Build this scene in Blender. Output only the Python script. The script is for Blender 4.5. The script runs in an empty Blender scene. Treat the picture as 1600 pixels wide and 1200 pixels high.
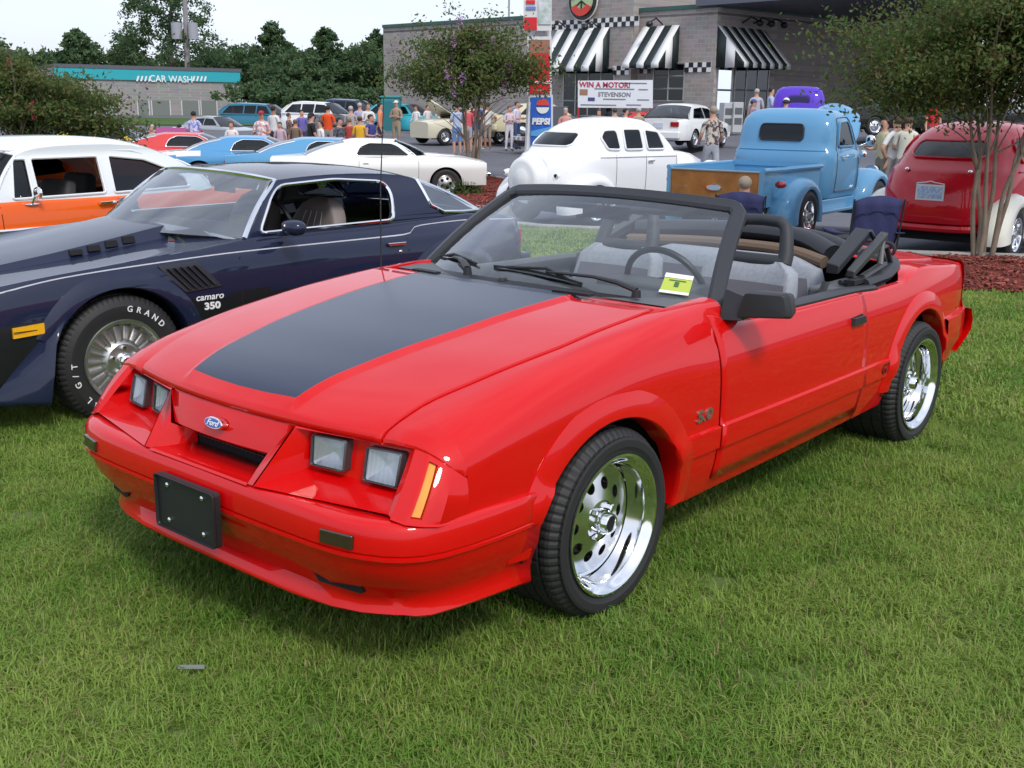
import bpy, bmesh, math, random
from mathutils import Vector, Matrix, Euler
from mathutils.geometry import tessellate_polygon
random.seed(7)
S=bpy.context.scene; C=S.collection; PI=math.pi; R=math.radians
# ---------------- camera, world, sun, exposure ----------------
CAMZ=1.598; PITCH=14.21; ROLL=0.80; FPX=1714.9
cd=bpy.data.cameras.new('camera'); cam=bpy.data.objects.new('camera',cd); C.objects.link(cam)
cd.sensor_width=36; cd.lens=36*FPX/1600; cd.clip_end=2000; cd.clip_start=.05
cam.location=(0,0,CAMZ)
cam.matrix_world=Matrix.Translation((0,0,CAMZ))@Matrix.Rotation(R(90-PITCH),4,'X')@Matrix.Rotation(R(ROLL),4,'Z')
S.camera=cam
S.render.resolution_x=1024; S.render.resolution_y=768
S.view_settings.view_transform='Standard'; S.view_settings.look='None'; S.view_settings.gamma=1; S.view_settings.exposure=0.50
W=bpy.data.worlds.new('World'); S.world=W; W.use_nodes=True
nt=W.node_tree; nt.nodes.clear(); N=nt.nodes.new; L=nt.links.new
SUN_EL,SUN_AZ=48,155     # azimuth measured clockwise from the camera heading
sky=N('ShaderNodeTexSky'); sky.sky_type='NISHITA'; sky.sun_disc=False; sky.sun_elevation=R(SUN_EL); sky.sun_rotation=R(SUN_AZ); sky.dust_density=2
tc=N('ShaderNodeTexCoord'); nz=N('ShaderNodeTexNoise'); nz.inputs['Scale'].default_value=1.6; nz.inputs['Detail'].default_value=5; nz.inputs['Roughness'].default_value=.55
mp=N('ShaderNodeMapping'); mp.inputs['Scale'].default_value=(1,1,2.6); L(tc.outputs['Generated'],mp.inputs[0]); L(mp.outputs[0],nz.inputs['Vector'])
cr=N('ShaderNodeValToRGB'); cr.color_ramp.elements[0].position=.36; cr.color_ramp.elements[1].position=.62
cr.color_ramp.elements[0].color=(.42,.42,.42,1); cr.color_ramp.elements[1].color=(.92,.92,.92,1)
L(nz.outputs['Fac'],cr.inputs[0])
m1=N('ShaderNodeVectorMath'); m1.operation='SCALE'; m1.inputs['Scale'].default_value=.12; L(sky.outputs[0],m1.inputs[0])
mx=N('ShaderNodeMix'); mx.data_type='RGBA'; L(cr.outputs[0],mx.inputs['Factor']); L(m1.outputs[0],mx.inputs['A']); mx.inputs['B'].default_value=(.72,.77,.90,1)
bg=N('ShaderNodeBackground'); bg.inputs['Strength'].default_value=1.0; L(mx.outputs['Result'],bg.inputs['Color'])
wo=N('ShaderNodeOutputWorld'); L(bg.outputs[0],wo.inputs['Surface'])
sd=bpy.data.lights.new('sun','SUN'); sd.energy=1.5; sd.angle=R(12); sd.color=(1,.96,.9)
so=bpy.data.objects.new('sun',sd); C.objects.link(so)
_a,_e=R(SUN_AZ),R(SUN_EL); _d=Vector((math.sin(_a)*math.cos(_e),math.cos(_a)*math.cos(_e),math.sin(_e)))
so.rotation_euler=_d.to_track_quat('Z','Y').to_euler()
_cm=cam.matrix_world.to_3x3()
def hermite(pts):
    xs=[p[0] for p in pts]; ys=[p[1] for p in pts]
    if xs[0]>xs[-1]: xs.reverse(); ys.reverse()
    n=len(xs); d=[(ys[i+1]-ys[i])/(xs[i+1]-xs[i]) for i in range(n-1)]; m=[d[0]]+[0 if d[i-1]*d[i]<=0 else 2*d[i-1]*d[i]/(d[i-1]+d[i]) for i in range(1,n-1)]+[d[-1]]
    def f(x):
        if x<=xs[0]: return ys[0]
        if x>=xs[-1]: return ys[-1]
        i=0
        while x>xs[i+1]: i+=1
        h=xs[i+1]-xs[i]; t=(x-xs[i])/h
        return (2*t**3-3*t*t+1)*ys[i]+(t**3-2*t*t+t)*h*m[i]+(3*t*t-2*t**3)*ys[i+1]+(t**3-t*t)*h*m[i+1]
    return f
# ---------------- the lie of the land, and pixel -> world ----------------
_gy=hermite([(9,0),(12,-.03),(14,-.08),(17,-.16),(21,-.29),(26,-.43),(31,-.38),(40,-.10),(50,.14),(60,.35),(75,.55),(90,.80),(120,1.0),(400,1.0)])
_gr=hermite([(22,0),(30,.6),(36,1.0),(60,1.0)])
def gz(x,y): return _gy(y)+(.07*min(max(0,x),16)*_gr(y))

def ray(px,py): return _cm@Vector(((px-800)/FPX,(600-py)/FPX,-1))

def G(px,py):
    r=ray(px,py); z=0
    for _ in range(12):
        t=(z-CAMZ)/r.z if r.z<0 else 999
        t=min(t,(lambda q:q)(160/r.y))
        x,y=r.x*t,r.y*t; z=gz(x,y)
    return Vector((x,y,z))
def AT(px,py,Y):                                        # point of the pixel ray at distance Y
    r=ray(px,py); t=Y/r.y; return Vector((r.x*t,r.y*t,CAMZ+r.z*t))
def ZP(px,py,z):
    r=ray(px,py); t=(z-CAMZ)/r.z; return Vector((r.x*t,r.y*t,z))
# ---------------- materials ----------------
_mats={}
def M(name,col=(.5,.5,.5),rough=.5,metal=0,coat=0,spec=.5,bump=None,var=None,emit=None,trans=0,cr=.03,flake=None):
    if name in _mats: return _mats[name]
    m=bpy.data.materials.new(name); m.use_nodes=True; t=m.node_tree; b=t.nodes['Principled BSDF']
    b.inputs['Base Color'].default_value=(*col,1); b.inputs['Roughness'].default_value=rough; b.inputs['Metallic'].default_value=metal
    b.inputs['Coat Weight'].default_value=coat; b.inputs['Coat Roughness'].default_value=cr; b.inputs['Specular IOR Level'].default_value=spec
    if trans: b.inputs['Transmission Weight'].default_value=trans
    if emit: b.inputs['Emission Color'].default_value=(*emit[:3],1); b.inputs['Emission Strength'].default_value=emit[3]
    tcn=t.nodes.new('ShaderNodeTexCoord')
    if var:      # (scale, amount, second colour)
        n=t.nodes.new('ShaderNodeTexNoise'); n.inputs['Scale'].default_value=var[0]; n.inputs['Detail'].default_value=6; t.links.new(tcn.outputs['Object'],n.inputs['Vector'])
        r=t.nodes.new('ShaderNodeValToRGB'); r.color_ramp.elements[0].position=.5-var[1]; r.color_ramp.elements[1].position=.5+var[1]
        r.color_ramp.elements[0].color=(*col,1); r.color_ramp.elements[1].color=(*var[2],1)
        t.links.new(n.outputs['Fac'],r.inputs[0]); t.links.new(r.outputs[0],b.inputs['Base Color'])
    if bump:     # (scale, strength, distance)
        n=t.nodes.new('ShaderNodeTexNoise'); n.inputs['Scale'].default_value=bump[0]; n.inputs['Detail'].default_value=4; t.links.new(tcn.outputs['Object'],n.inputs['Vector'])
        u=t.nodes.new('ShaderNodeBump'); u.inputs['Strength'].default_value=bump[1]; u.inputs['Distance'].default_value=bump[2]
        t.links.new(n.outputs['Fac'],u.inputs['Height']); t.links.new(u.outputs[0],b.inputs['Normal'])
    _mats[name]=m; return m
def GLASS(name,tint=(.55,.62,.62),refl=1.0,alpha=.0):
    if name in _mats: return _mats[name]
    m=bpy.data.materials.new(name); m.use_nodes=True; t=m.node_tree; t.nodes.clear(); n=t.nodes.new
    tr=n('ShaderNodeBsdfTransparent'); tr.inputs[0].default_value=(*tint,1); g=n('ShaderNodeBsdfGlossy'); g.inputs['Roughness'].default_value=.02; g.inputs['Color'].default_value=(.95,.98,1,1)
    f=n('ShaderNodeFresnel'); f.inputs['IOR'].default_value=1.5*refl; mxx=n('ShaderNodeMixShader'); o=n('ShaderNodeOutputMaterial')
    t.links.new(f.outputs[0],mxx.inputs[0]); t.links.new(tr.outputs[0],mxx.inputs[1]); t.links.new(g.outputs[0],mxx.inputs[2]); t.links.new(mxx.outputs[0],o.inputs['Surface'])
    _mats[name]=m; return m
def paint(name,col,coat=.75,rough=.55): return M(name,col,rough,0,coat,.12,None,None,None,0,.02)
RED=paint('red_paint',(.60,.0,.0005)); BLACKP=paint('black_paint',(.012,.016,.035)); SATIN=M('satin_black_paint',(.010,.020,.050),.38,0,.35,cr=.25)
BLK=M('black_plastic',(.016,.017,.02),.45,bump=(600,.15,.001)); DARK=M('dark_void',(.004,.004,.005),.9); RUB=M('black_rubber',(.013,.013,.014),.72,bump=(300,.2,.001))
TYRE=M('tyre_rubber',(.017,.017,.018),.62,bump=(140,.25,.001)); CHROME=M('chrome',(.86,.87,.88),.07,1); ALU=M('cast_aluminium',(.62,.62,.61),.38,1)
WHITE=M('white_lettering',(.8,.8,.8),.5); VINYL=M('black_vinyl',(.022,.024,.03),.5,bump=(90,.25,.003)); AMBER=M('amber_lens',(.75,.30,.01),.15,0,1)
REDLENS=M('red_lens',(.35,.01,.01),.15,0,1); WINGLASS=GLASS('clear_window_glass',(.72,.78,.77)); DKGLASS=GLASS('tinted_window_glass',(.25,.29,.29)); YEL=M('yellow_sticker',(.42,.52,.07),.5)
# ---------------- mesh building ----------------
def spline(pts,n):
    "catmull-rom through 3-D points, n samples per span"
    P=[Vector(p) for p in pts]; Q=[2*P[0]-P[1]]+P+[2*P[-1]-P[-2]]; o=[]
    for i in range(1,len(Q)-2):
        a,b,c,d=Q[i-1:i+3]
        for k in range(n):
            t=k/n; o.append(.5*((2*b)+(c-a)*t+(2*a-5*b+4*c-d)*t*t+(3*b-a-3*c+d)*t**3))
    o.append(P[-1]); return o
class MB:
    def __init__(s,xf=None): s.v=[]; s.f=[]; s.m=[]; s.xf=xf
    def p(s,co): s.v.append(tuple(s.xf@Vector(co)) if s.xf else tuple(co)); return len(s.v)-1
    def face(s,cos,mi=0): s.f.append([s.p(c) for c in cos]); s.m.append(mi)
    def grid(s,P,mi=0,closeu=False,closev=False,mf=None):
        n=len(P); k=len(P[0]); b=len(s.v)
        for r in P:
            for c in r: s.p(c)
        for i in range(n if closeu else n-1):
            for j in range(k if closev else k-1):
                i2=(i+1)%n; j2=(j+1)%k
                s.f.append([b+i*k+j,b+i*k+j2,b+i2*k+j2,b+i2*k+j]); s.m.append(mf(i,j) if mf else mi)
        return s
    def box(s,c,d,mi=0,rot=None,taper=1):
        x,y,z=d[0]/2,d[1]/2,d[2]/2; Q=[(-x,-y,-z),(x,-y,-z),(x,y,-z),(-x,y,-z),(-x*taper,-y*taper,z),(x*taper,-y*taper,z),(x*taper,y*taper,z),(-x*taper,y*taper,z)]
        rm=Euler(rot).to_matrix() if rot else None
        b=len(s.v)
        for q in Q:
            q=Vector(q); q=rm@q if rm else q; s.p(q+Vector(c))
        for f in ((0,3,2,1),(4,5,6,7),(0,1,5,4),(1,2,6,5),(2,3,7,6),(3,0,4,7)): s.f.append([b+i for i in f]); s.m.append(mi)
        return s
    def hexa(s,Q,mi=0):
        b=len(s.v)
        for q in Q: s.p(q)
        for f in ((0,3,2,1),(4,5,6,7),(0,1,5,4),(1,2,6,5),(2,3,7,6),(3,0,4,7)): s.f.append([b+i for i in f]); s.m.append(mi)
        return s
    def tube(s,pts,r,n=8,mi=0,cap=True,flat=1):
        P=[Vector(p) for p in pts]; rr=r if isinstance(r,(list,tuple)) else [r]*len(P); rings=[]; up=None
        for i,q in enumerate(P):
            t=(P[min(i+1,len(P)-1)]-P[max(i-1,0)])
            if t.length<1e-9: t=Vector((0,0,1))
            t.normalize()
            if up is None: up=Vector((0,0,1)) if abs(t.z)<.9 else Vector((1,0,0))
            a=t.cross(up)
            if a.length<1e-6: a=t.orthogonal()
            a.normalize(); b2=a.cross(t).normalized(); up=b2
            rings.append([q+(a*math.cos(2*PI*k/n)*flat+b2*math.sin(2*PI*k/n))*rr[i] for k in range(n)])
        s.grid(rings,mi,closev=True)
        if cap: s.face(rings[0][::-1],mi); s.face(rings[-1],mi)
        return s
    def lathe(s,prof,axis='y',c=(0,0,0),n=32,mi=0,mf=None,ang=2*PI):
        "prof: (radius, along axis)"
        rows=[]
        for k in range(n if ang>6.28 else n+1):
            a=ang*k/n; ca,sa=math.cos(a),math.sin(a); row=[]
            for q in prof:
                r,h=q
                row.append({'y':(c[0]+r*ca,c[1]+h,c[2]+r*sa),'z':(c[0]+r*ca,c[1]+r*sa,c[2]+h),'x':(c[0]+h,c[1]+r*ca,c[2]+r*sa)}[axis])
            rows.append(row)
        return s.grid(rows,mi,closeu=ang>6.28,mf=mf)
    def ell(s,c,r,nu=12,nv=8,mi=0,rot=None,pw=1):
        rm=Euler(rot).to_matrix() if rot else None; rows=[]
        def sp(t): return math.copysign(abs(t)**pw,t)
        for i in range(nv+1):
            ph=-PI/2+PI*i/nv; row=[]
            for j in range(nu):
                th=2*PI*j/nu; q=Vector((r[0]*sp(math.cos(ph))*sp(math.cos(th)),r[1]*sp(math.cos(ph))*sp(math.sin(th)),r[2]*sp(math.sin(ph))))
                row.append((rm@q if rm else q)+Vector(c))
            rows.append(row)
        return s.grid(rows,mi,closev=True)
    def poly(s,outer,holes=(),mi=0,flip=False):
        loops=[[Vector(p) for p in outer]]+[[Vector(p) for p in h] for h in holes]; flat=[p for l in loops for p in l]
        for t in tessellate_polygon(loops):
            s.face([flat[i] for i in (t if not flip else t[::-1])],mi)
        return s
    def prism(s,poly,h,mi=0,cap=True):
        "poly: list of 3-D points, extruded by vector h"
        h=Vector(h); A=[Vector(p) for p in poly]; B=[p+h for p in A]
        s.grid([A,B],mi,closev=True)
        if cap: s.poly(A,mi=mi); s.poly(B,mi=mi)
        return s
    def build(s,name,mats,parent=None,ang=35,weld=1e-5,solid=0,bevel=0,sub=0,rec=True):
        me=bpy.data.meshes.new(name); me.from_pydata(s.v,[],s.f)
        if not isinstance(mats,(list,tuple)): mats=[mats]
        for m in mats: me.materials.append(m)
        me.polygons.foreach_set('material_index',s.m)
        bm=bmesh.new(); bm.from_mesh(me)
        if weld: bmesh.ops.remove_doubles(bm,verts=bm.verts,dist=weld); bmesh.ops.dissolve_degenerate(bm,edges=bm.edges,dist=1e-6)
        if rec: bmesh.ops.recalc_face_normals(bm,faces=bm.faces)
        bm.to_mesh(me); bm.free()
        me.polygons.foreach_set('use_smooth',[True]*len(me.polygons)); me.set_sharp_from_angle(angle=R(ang))
        return link(name,me,parent,solid,bevel,sub)
def link(name,me,parent=None,solid=0,bevel=0,sub=0):
    o=bpy.data.objects.new(name,me); C.objects.link(o); o.parent=parent
    if solid: q=o.modifiers.new('solid','SOLIDIFY'); q.thickness=solid; q.offset=0
    if bevel: q=o.modifiers.new('bevel','BEVEL'); q.width=bevel; q.segments=2; q.limit_method='ANGLE'; q.angle_limit=R(30); q.harden_normals=True
    if sub: q=o.modifiers.new('sub','SUBSURF'); q.levels=sub; q.render_levels=sub
    return o
def tag(o,label=None,cat=None,group=None,kind=None):
    if label: o['label']=label
    if cat: o['category']=cat
    if group: o['group']=group
    if kind: o['kind']=kind
    return o
def empty(name,loc,rz=0,label=None,cat=None,group=None,scale=None):
    o=bpy.data.objects.new(name,None); C.objects.link(o); o.location=loc; o.rotation_euler=(0,0,rz); o.empty_display_size=.1
    if scale: o.scale=scale
    return tag(o,label,cat,group)
def copy_tree(o,parent=None):
    c=o.copy(); C.objects.link(c); c.parent=parent
    for ch in [x for x in o.children]: copy_tree(ch,c)
    return c
_tx={}
def textmesh(body,size,ext=.001,shear=0,bold=0,align='CENTER',sx=1):
    key=(body,size,ext,shear,bold,align,sx)
    if key in _tx: return _tx[key]
    cu=bpy.data.curves.new('t','FONT'); cu.body=body; cu.size=size; cu.extrude=ext; cu.shear=shear; cu.offset=bold; cu.align_x=align; cu.align_y='CENTER'; cu.resolution_u=3
    o=bpy.data.objects.new('t',cu); me=bpy.data.meshes.new_from_object(o); bpy.data.objects.remove(o)
    if sx!=1: me.transform(Matrix.Diagonal((sx,1,1,1)))
    _tx[key]=me; return me
def text(name,body,size,mat,parent,origin,xdir,ydir,ext=.001,shear=0,bold=0,align='CENTER',sx=1):
    me=textmesh(body,size,ext,shear,bold,align,sx).copy(); X=Vector(xdir).normalized(); Z=X.cross(Vector(ydir)).normalized(); Y=Z.cross(X)
    mm=Matrix((X,Y,Z)).transposed().to_4x4(); mm.translation=Vector(origin); me.transform(mm); me.materials.clear(); me.materials.append(mat)
    return link(name,me,parent)
def bezpoly(pts,r,n=4):
    "round the corners of a closed 3-D polygon by radius r"
    P=[Vector(p) for p in pts]; o=[]; k=len(P)
    for i in range(k):
        a,b,c=P[i-1],P[i],P[(i+1)%k]; rr=r[i] if isinstance(r,(list,tuple)) else r
        if rr<=0: o.append(b); continue
        u=(a-b); v=(c-b); r1=min(rr,u.length*.48); r2=min(rr,v.length*.48); u=b+u.normalized()*r1; v=b+v.normalized()*r2
        for j in range(n+1):
            t=j/n; o.append((1-t)**2*u+2*t*(1-t)*b+t*t*v)
    return o
# ---------------- car helpers ----------------
def wheel_tyre(parent,R0=.31,Rr=.225,w=.24,tread=True,name='tyre',letters=None,n=204,bulge=.012,white=None):
    "axis y, outer face at y=0 going inward to y=-w"
    b=MB(); sh=R0-.012
    prof=[(Rr,-.012),(Rr+.008,0),(Rr+.02,.004),((Rr+R0)/2-.01,bulge),((Rr+R0)/2+.012,bulge),((Rr+R0)/2+.02,bulge-.003),(sh-.012,-.002),(sh,-.012),(R0-.004,-.022),(R0,-.034)]
    k=len(prof)
    if tread:
        wi=w-.068; ng=4
        for g in range(ng):
            y0=-.034-wi*(g+.5)/ng*1.0
            prof+=[(R0,y0+.006),(R0-.008,y0+.004),(R0-.008,y0-.004),(R0,y0-.006)]
    prof+=[(R0,-w+.034),(R0-.004,-w+.022),(sh,-w+.012),(Rr+.02,-w),(Rr,-w+.02)]
    rows=[]
    for i in range(n):
        a=2*PI*i/n; row=[]
        for j,(r,h) in enumerate(prof):
            if tread and i%3==0 and (6<=j<=k or len(prof)-6<=j<=len(prof)-4): r-=.0042
            elif tread and i%6==1 and k<j<len(prof)-5: r-=.003
            row.append((r*math.cos(a),h,r*math.sin(a)))
        rows.append(row)
    b.grid(rows,closeu=True); return b.build(name,TYRE,parent,ang=14)
def arc_text(name,body,parent,rad,y,a0,step,size,mat,sgn=1):
    bm=MB(); objs=[]
    for i,ch in enumerate(body):
        if ch==' ': continue
        a=a0+step*i; X=Vector((math.sin(a)*sgn,0,-math.cos(a)*1)); me=textmesh(ch,size,.0012,0,.0005).copy()
        rad_dir=Vector((math.cos(a),0,math.sin(a))); xd=rad_dir.cross(Vector((0,1,0)))*-1*sgn
        mm=Matrix((-xd,rad_dir,(-xd).cross(rad_dir))).transposed().to_4x4(); mm.translation=rad_dir*rad+Vector((0,y,0)); me.transform(mm)
        b=len(bm.v); bm.v+= [tuple(v.co) for v in me.vertices]; bm.f+=[[b+i for i in p.vertices] for p in me.polygons]; bm.m+=[0]*len(me.polygons)
    return tag(bm.build(name,mat,parent,weld=0),kind='stuff')
def holed_disc(mb,r0,r1,nh,rh,hr,y0,y1,mi=0,off=0,thick=.02):
    "annulus r0..r1 with nh round holes of radius rh centred at radius hr; y goes y0 (inner) to y1 (outer)"
    def P(r,a,d=0): t=(r-r0)/(r1-r0); return (r*math.cos(a),y0+(y1-y0)*t-d,r*math.sin(a))
    m=24
    for k in range(nh):
        ac=2*PI*(k+off)/nh; da=PI/nh; out=[]; inn=[]; deep=[]
        for j in range(m):
            t=2*PI*j/m; cx,sx=math.cos(t),math.sin(t); q=max(abs(cx),abs(sx)); u,v=cx/q,sx/q
            rr=hr+(r1-hr)*u if u>0 else hr+(hr-r0)*u
            out.append(P(rr,ac+da*v)); hx=hr+rh*cx; hy=rh*sx; rad=math.hypot(hx,hy); an=ac+math.atan2(hy,hx)
            inn.append(P(rad,an)); deep.append(P(rad,an,thick))
        mb.grid([out,inn,deep],mi,closev=True)
def sweep(mb,path,sec,ups,mi=0,cap=True):
    "sweep section [(a,b)] : a along side = t x up, b along up"
    P=[Vector(p) for p in path]; rows=[]
    for i,q in enumerate(P):
        t=(P[min(i+1,len(P)-1)]-P[max(i-1,0)]).normalized(); u=Vector(ups[i] if isinstance(ups,list) else ups); sd_=t.cross(u).normalized(); u=sd_.cross(t)
        rows.append([q+sd_*a+u*b for a,b in sec])
    mb.grid(rows,mi,closev=True)
    if cap: mb.face(rows[0][::-1],mi); mb.face(rows[-1],mi)
def lin(a,b,n): return [a+(b-a)*i/(n-1) for i in range(n)]
# ================= HERO: red convertible (car frame: x forward from the front axle, y left, z up) =================
HERO=empty('convertible_car',(-.3348,3.8531,0),R(-130.275),'bright red open convertible with matt black bonnet panel parked nose-first on the grass in front','convertible')
def side_surface(mb,ys,x0,x1,zb,zt,zrows,arches=(),dx=.04,sg=1,mi=0):
    xs=set(); n=max(2,int(abs(x1-x0)/dx)+1)
    for x in lin(x0,x1,n): xs.add(round(x,4))
    for (xc,zc,a,b_) in arches:
        for k in range(0,33):
            x=xc+a*math.cos(PI*k/32)
            if min(x0,x1)<x<max(x0,x1): xs.add(round(x,4))
    rows=[]
    for x in sorted(xs):
        lo=zb(x)
        for (xc,zc,a,b_) in arches:
            if abs(x-xc)<a-1e-5: lo=max(lo,zc+b_*math.sqrt(max(0,1-((x-xc)/a)**2)))
        hi=zt(x); zz=[lo]+[max(lo,min(hi,z(x) if callable(z) else z)) for z in zrows]+[hi]
        rows.append([(x,sg*ys(x,z),z) for z in zz])
    mb.grid(rows,mi)
def arch_flare(mb,ys,xc,zc,a,b_,wa,out,sg=1,a0=-10,a1=190,mi=0,n=40,inner=.07,zmin=None,sq=.62):
    rows=[]
    for k in range(n+1):
        t=R(a0+(a1-a0)*k/n); c,s_=math.cos(t),math.sin(t)
        def Pt(e,dy,abs_y=None):
            x=xc+(a+e)*c; z=zc+(b_+e)*s_
            if zmin and z<zmin: z=zmin
            y=ys(x,max(z,.28))+dy; return (x,sg*y,z)
        rows.append([Pt(wa,-.004),Pt(wa,.003),Pt(wa*sq,out*.75),Pt(wa*.3,out),Pt(.004,out),Pt(0,out-.004),Pt(-.004,out-.02),Pt(-.004,-inner)])
    mb.grid(rows,mi)
Wx=hermite([(.80,.805),(.74,.828),(.66,.846),(.5,.856),(.2,.862),(-.6,.868),(-1.3,.872),(-2.0,.870),(-2.6,.862),(-3.1,.832),(-3.36,.785),(-3.52,.73)])
Dz=hermite([(.20,.062),(.25,.040),(.32,.018),(.40,.004),(.5,0),(.62,.001),(.70,.006),(.76,.018),(.795,.030),(.83,.044),(.86,.058),(.88,.076),(.92,.12)])
Sx=hermite([(.80,.10),(.5,.055),(0,.02),(-.5,0),(-1.9,.0),(-2.2,.0),(-2.6,-.012),(-3.5,-.03)])
def HY(x,z): return Wx(x)-Dz(z+Sx(x) if z>.5 else z)
def moul(x,z): # bodyside moulding between z .41 and .50
    return HY(x,z)
MT=hermite([(.9,.512),(.3,.508),(-.4,.500),(-2.35,.494),(-3.5,.50)]); MB_=lambda x: MT(x)-.088
def HYm(x,z):
    y=HY(x,z); a,b=MB_(x),MT(x)
    if a-.001<=z<=b+.001:
        t=min(z-a,b-z); y+=.013*min(1,max(0,t)/.006)
    return y
ROWS=[.24,.28,.33,.38,lambda x:MB_(x)-.0,lambda x:MB_(x)+.006,lambda x:MB_(x)+.018,lambda x:MB_(x)+.022,lambda x:MB_(x)+.026,lambda x:MT(x)-.006,lambda x:MT(x)-.0,.54,.60,.66,.70,.73,.76,.78,.80,.815]
ZB=hermite([(.4,.235),(-.35,.235),(-2.2,.255),(-3.6,.33)])
FA=(0.0,.30,.395,.352); RA=(-2.585,.30,.37,.368)
hoodE=lambda x: hermite([(.76,.600),(.6,.622),(.4,.655),(.2,.68),(0,.695),(-.5,.700)])(x)
_he=hermite([(.76,.600),(.6,.622),(.4,.655),(.2,.68),(0,.695),(-.5,.700)])
xf=lambda y: .832-.235*y*y
_hs=hermite([(0,.712),(.012,.726),(.04,.742),(.08,.762),(.17,.795),(.3,.824),(.45,.853),(.64,.88),(.83,.905),(1.0,.921),(1.2,.936),(1.4,.944)])
def hoodZ(x,y): return _hs(xf(y)-x)-.012*(y/.7)**2
# --- bonnet with raised centre panel ---
_st=hermite([(.765,.258),(.5,.300),(.2,.340),(-.1,.363),(-.37,.378)])
def rearx(y): return -.352-.10*(abs(y)/.7)**2
hb=MB(); us=[0,.03,.08]+lin(.14,.9,22)+[.93,.955,.97,.985,.995,1.0]
rows=[]
def hood_cols(x): 
    s_=_st(x); e=_he(x)-.003; return [0,s_*.5,s_*.9,s_,s_+.006,s_+.026,s_+.036,(s_+.036)*.6+e*.4,(s_+.036)*.25+e*.75,e-.02,e-.006,e]
for u in us:
    row=[]
    for sg in (-1,1):
        c0=hood_cols(.1); cols=[]
        for j in range(len(c0)):
            y=c0[j]
            for _ in range(6):
                x=rearx(y)+(xf(y)-rearx(y))*u; y=hood_cols(x)[j]
            x=rearx(y)+(xf(y)-rearx(y))*u; z=hoodZ(x,y)
            s_=_st(x); fade=max(0,min(1,(.79-x)/.025)); d=1 if y<=s_+.0061 else (max(0,1-(y-s_-.006)/.02)); z+=.012*d*fade
            if j==len(c0)-1: z-=.012
            if u==1.0: z-=.010
            cols.append((x,sg*y,z))
        row+= cols[::-1] if sg<0 else cols[1:]
    rows.append(row)
def hmf(i,j):
    P=rows[i+1][j]; Q=rows[i][j+1]; x=(rows[i][j][0]+P[0])/2; y=abs((rows[i][j][1]+Q[1])/2)
    return 1 if (x<.772 and y<_st(x)+.001 and i<len(us)-1) else 0
# insert a stripe front edge: handled by dense front rows
hb.grid(rows,mf=hmf)
hood=hb.build('bonnet',[RED,SATIN],HERO,ang=40,solid=.006)
# --- cowl behind bonnet ---
gb=lambda y: -.505-.262*(abs(y)/.735)**2            # base line of the windscreen
gbz=lambda y: .926-.046*(abs(y)/.735)**2
cb=MB(); rr=[]
for y in lin(-.72,.72,29):
    a=rearx(y)-.006; b_=gb(y); za=hoodZ(rearx(y),y)+ (.010 if abs(y)<.38 else -.002)
    rr.append([(a,y,za-.03),(a,y,za-.004),(a-.015,y,za),(a*.5+b_*.5,y,(za+gbz(y))/2+.0),(b_-.01,y,gbz(y)-.004),(b_-.06,y,gbz(y)-.03)])
cb.grid(rr,mf=lambda i,j: 1 if 6<=i<22 else 0); cb.build('cowl',[RED,SATIN],HERO,solid=.004)
lv=MB()
for k in range(13):
    y=.30+.012*k; a=rearx(y)-.03; lv.box((a,y,hoodZ(a,y)+.014),(.035,.006,.010))
for k in range(13):
    y=-.30-.012*k; a=rearx(y)-.03; lv.box((a,y,hoodZ(a,y)+.014),(.035,.006,.010))
tag(lv.build('cowl_louvre',BLK,HERO),kind='stuff')
nz_=MB(); nz_.box((-.43,.02,.955),(.035,.03,.014),taper=.7); nz_.build('washer_nozzle',BLK,HERO,bevel=.003)
# --- wings (fender tops + sides) ---
BELT=hermite([(-.60,.898),(-.70,.880),(-.80,.862),(-.90,.852),(-1.3,.838),(-1.87,.830)])
def wing(sg):
    m=MB()
    zs=lambda x: .700-Sx(x)*.9          # where the side starts to roll over
    side_surface(m,HYm,.655,-.642,lambda x: ZB(x),zs,ROWS[:18],[FA],sg=sg) if False else None
    # side above the bumper line only in front of the wheel
    def zb(x): return max(ZB(x), MT(x)+.004) if x>.30 else ZB(x)
    side_surface(m,HYm,.655,-.642,zb,zs,ROWS[:14],[FA],sg=sg)
    rows=[]
    for x in sorted(set(lin(-.77,.655,30)+[-.642])):
        ys0=HY(x,zs(x)); ye=_he(min(x,.75)); z0=zs(x); z1=hoodZ(x,ye)-.004; ex=.78
        row=[]
        for k in range(15):
            t=PI/2*k/14; z_=z0+(z1-z0)*math.sin(t); yq=ye+(ys0-ye)*max(0,math.cos(t))**ex; w_=max(0,min(1,(-.05-x)/.55))*(1-math.sin(t)**7); yq=yq*(1-w_)+HY(x,z_)*w_
            if x<-.645 and z_<BELT(x)-.004: z_=BELT(x)-.004; yq=HY(x,z_)-.006
            row.append((x,sg*yq,z_))
        row.append((x,sg*(ye-.004),z1-.02)); rows.append(row)
    m.grid(rows)
    arch_flare(m,HYm,FA[0],FA[1],FA[2],FA[3],.088,.014,sg,2,188,zmin=.26)
    return m.build('front_wing',RED,HERO,ang=32)
for sg in (1,-1): wing(sg)
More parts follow.
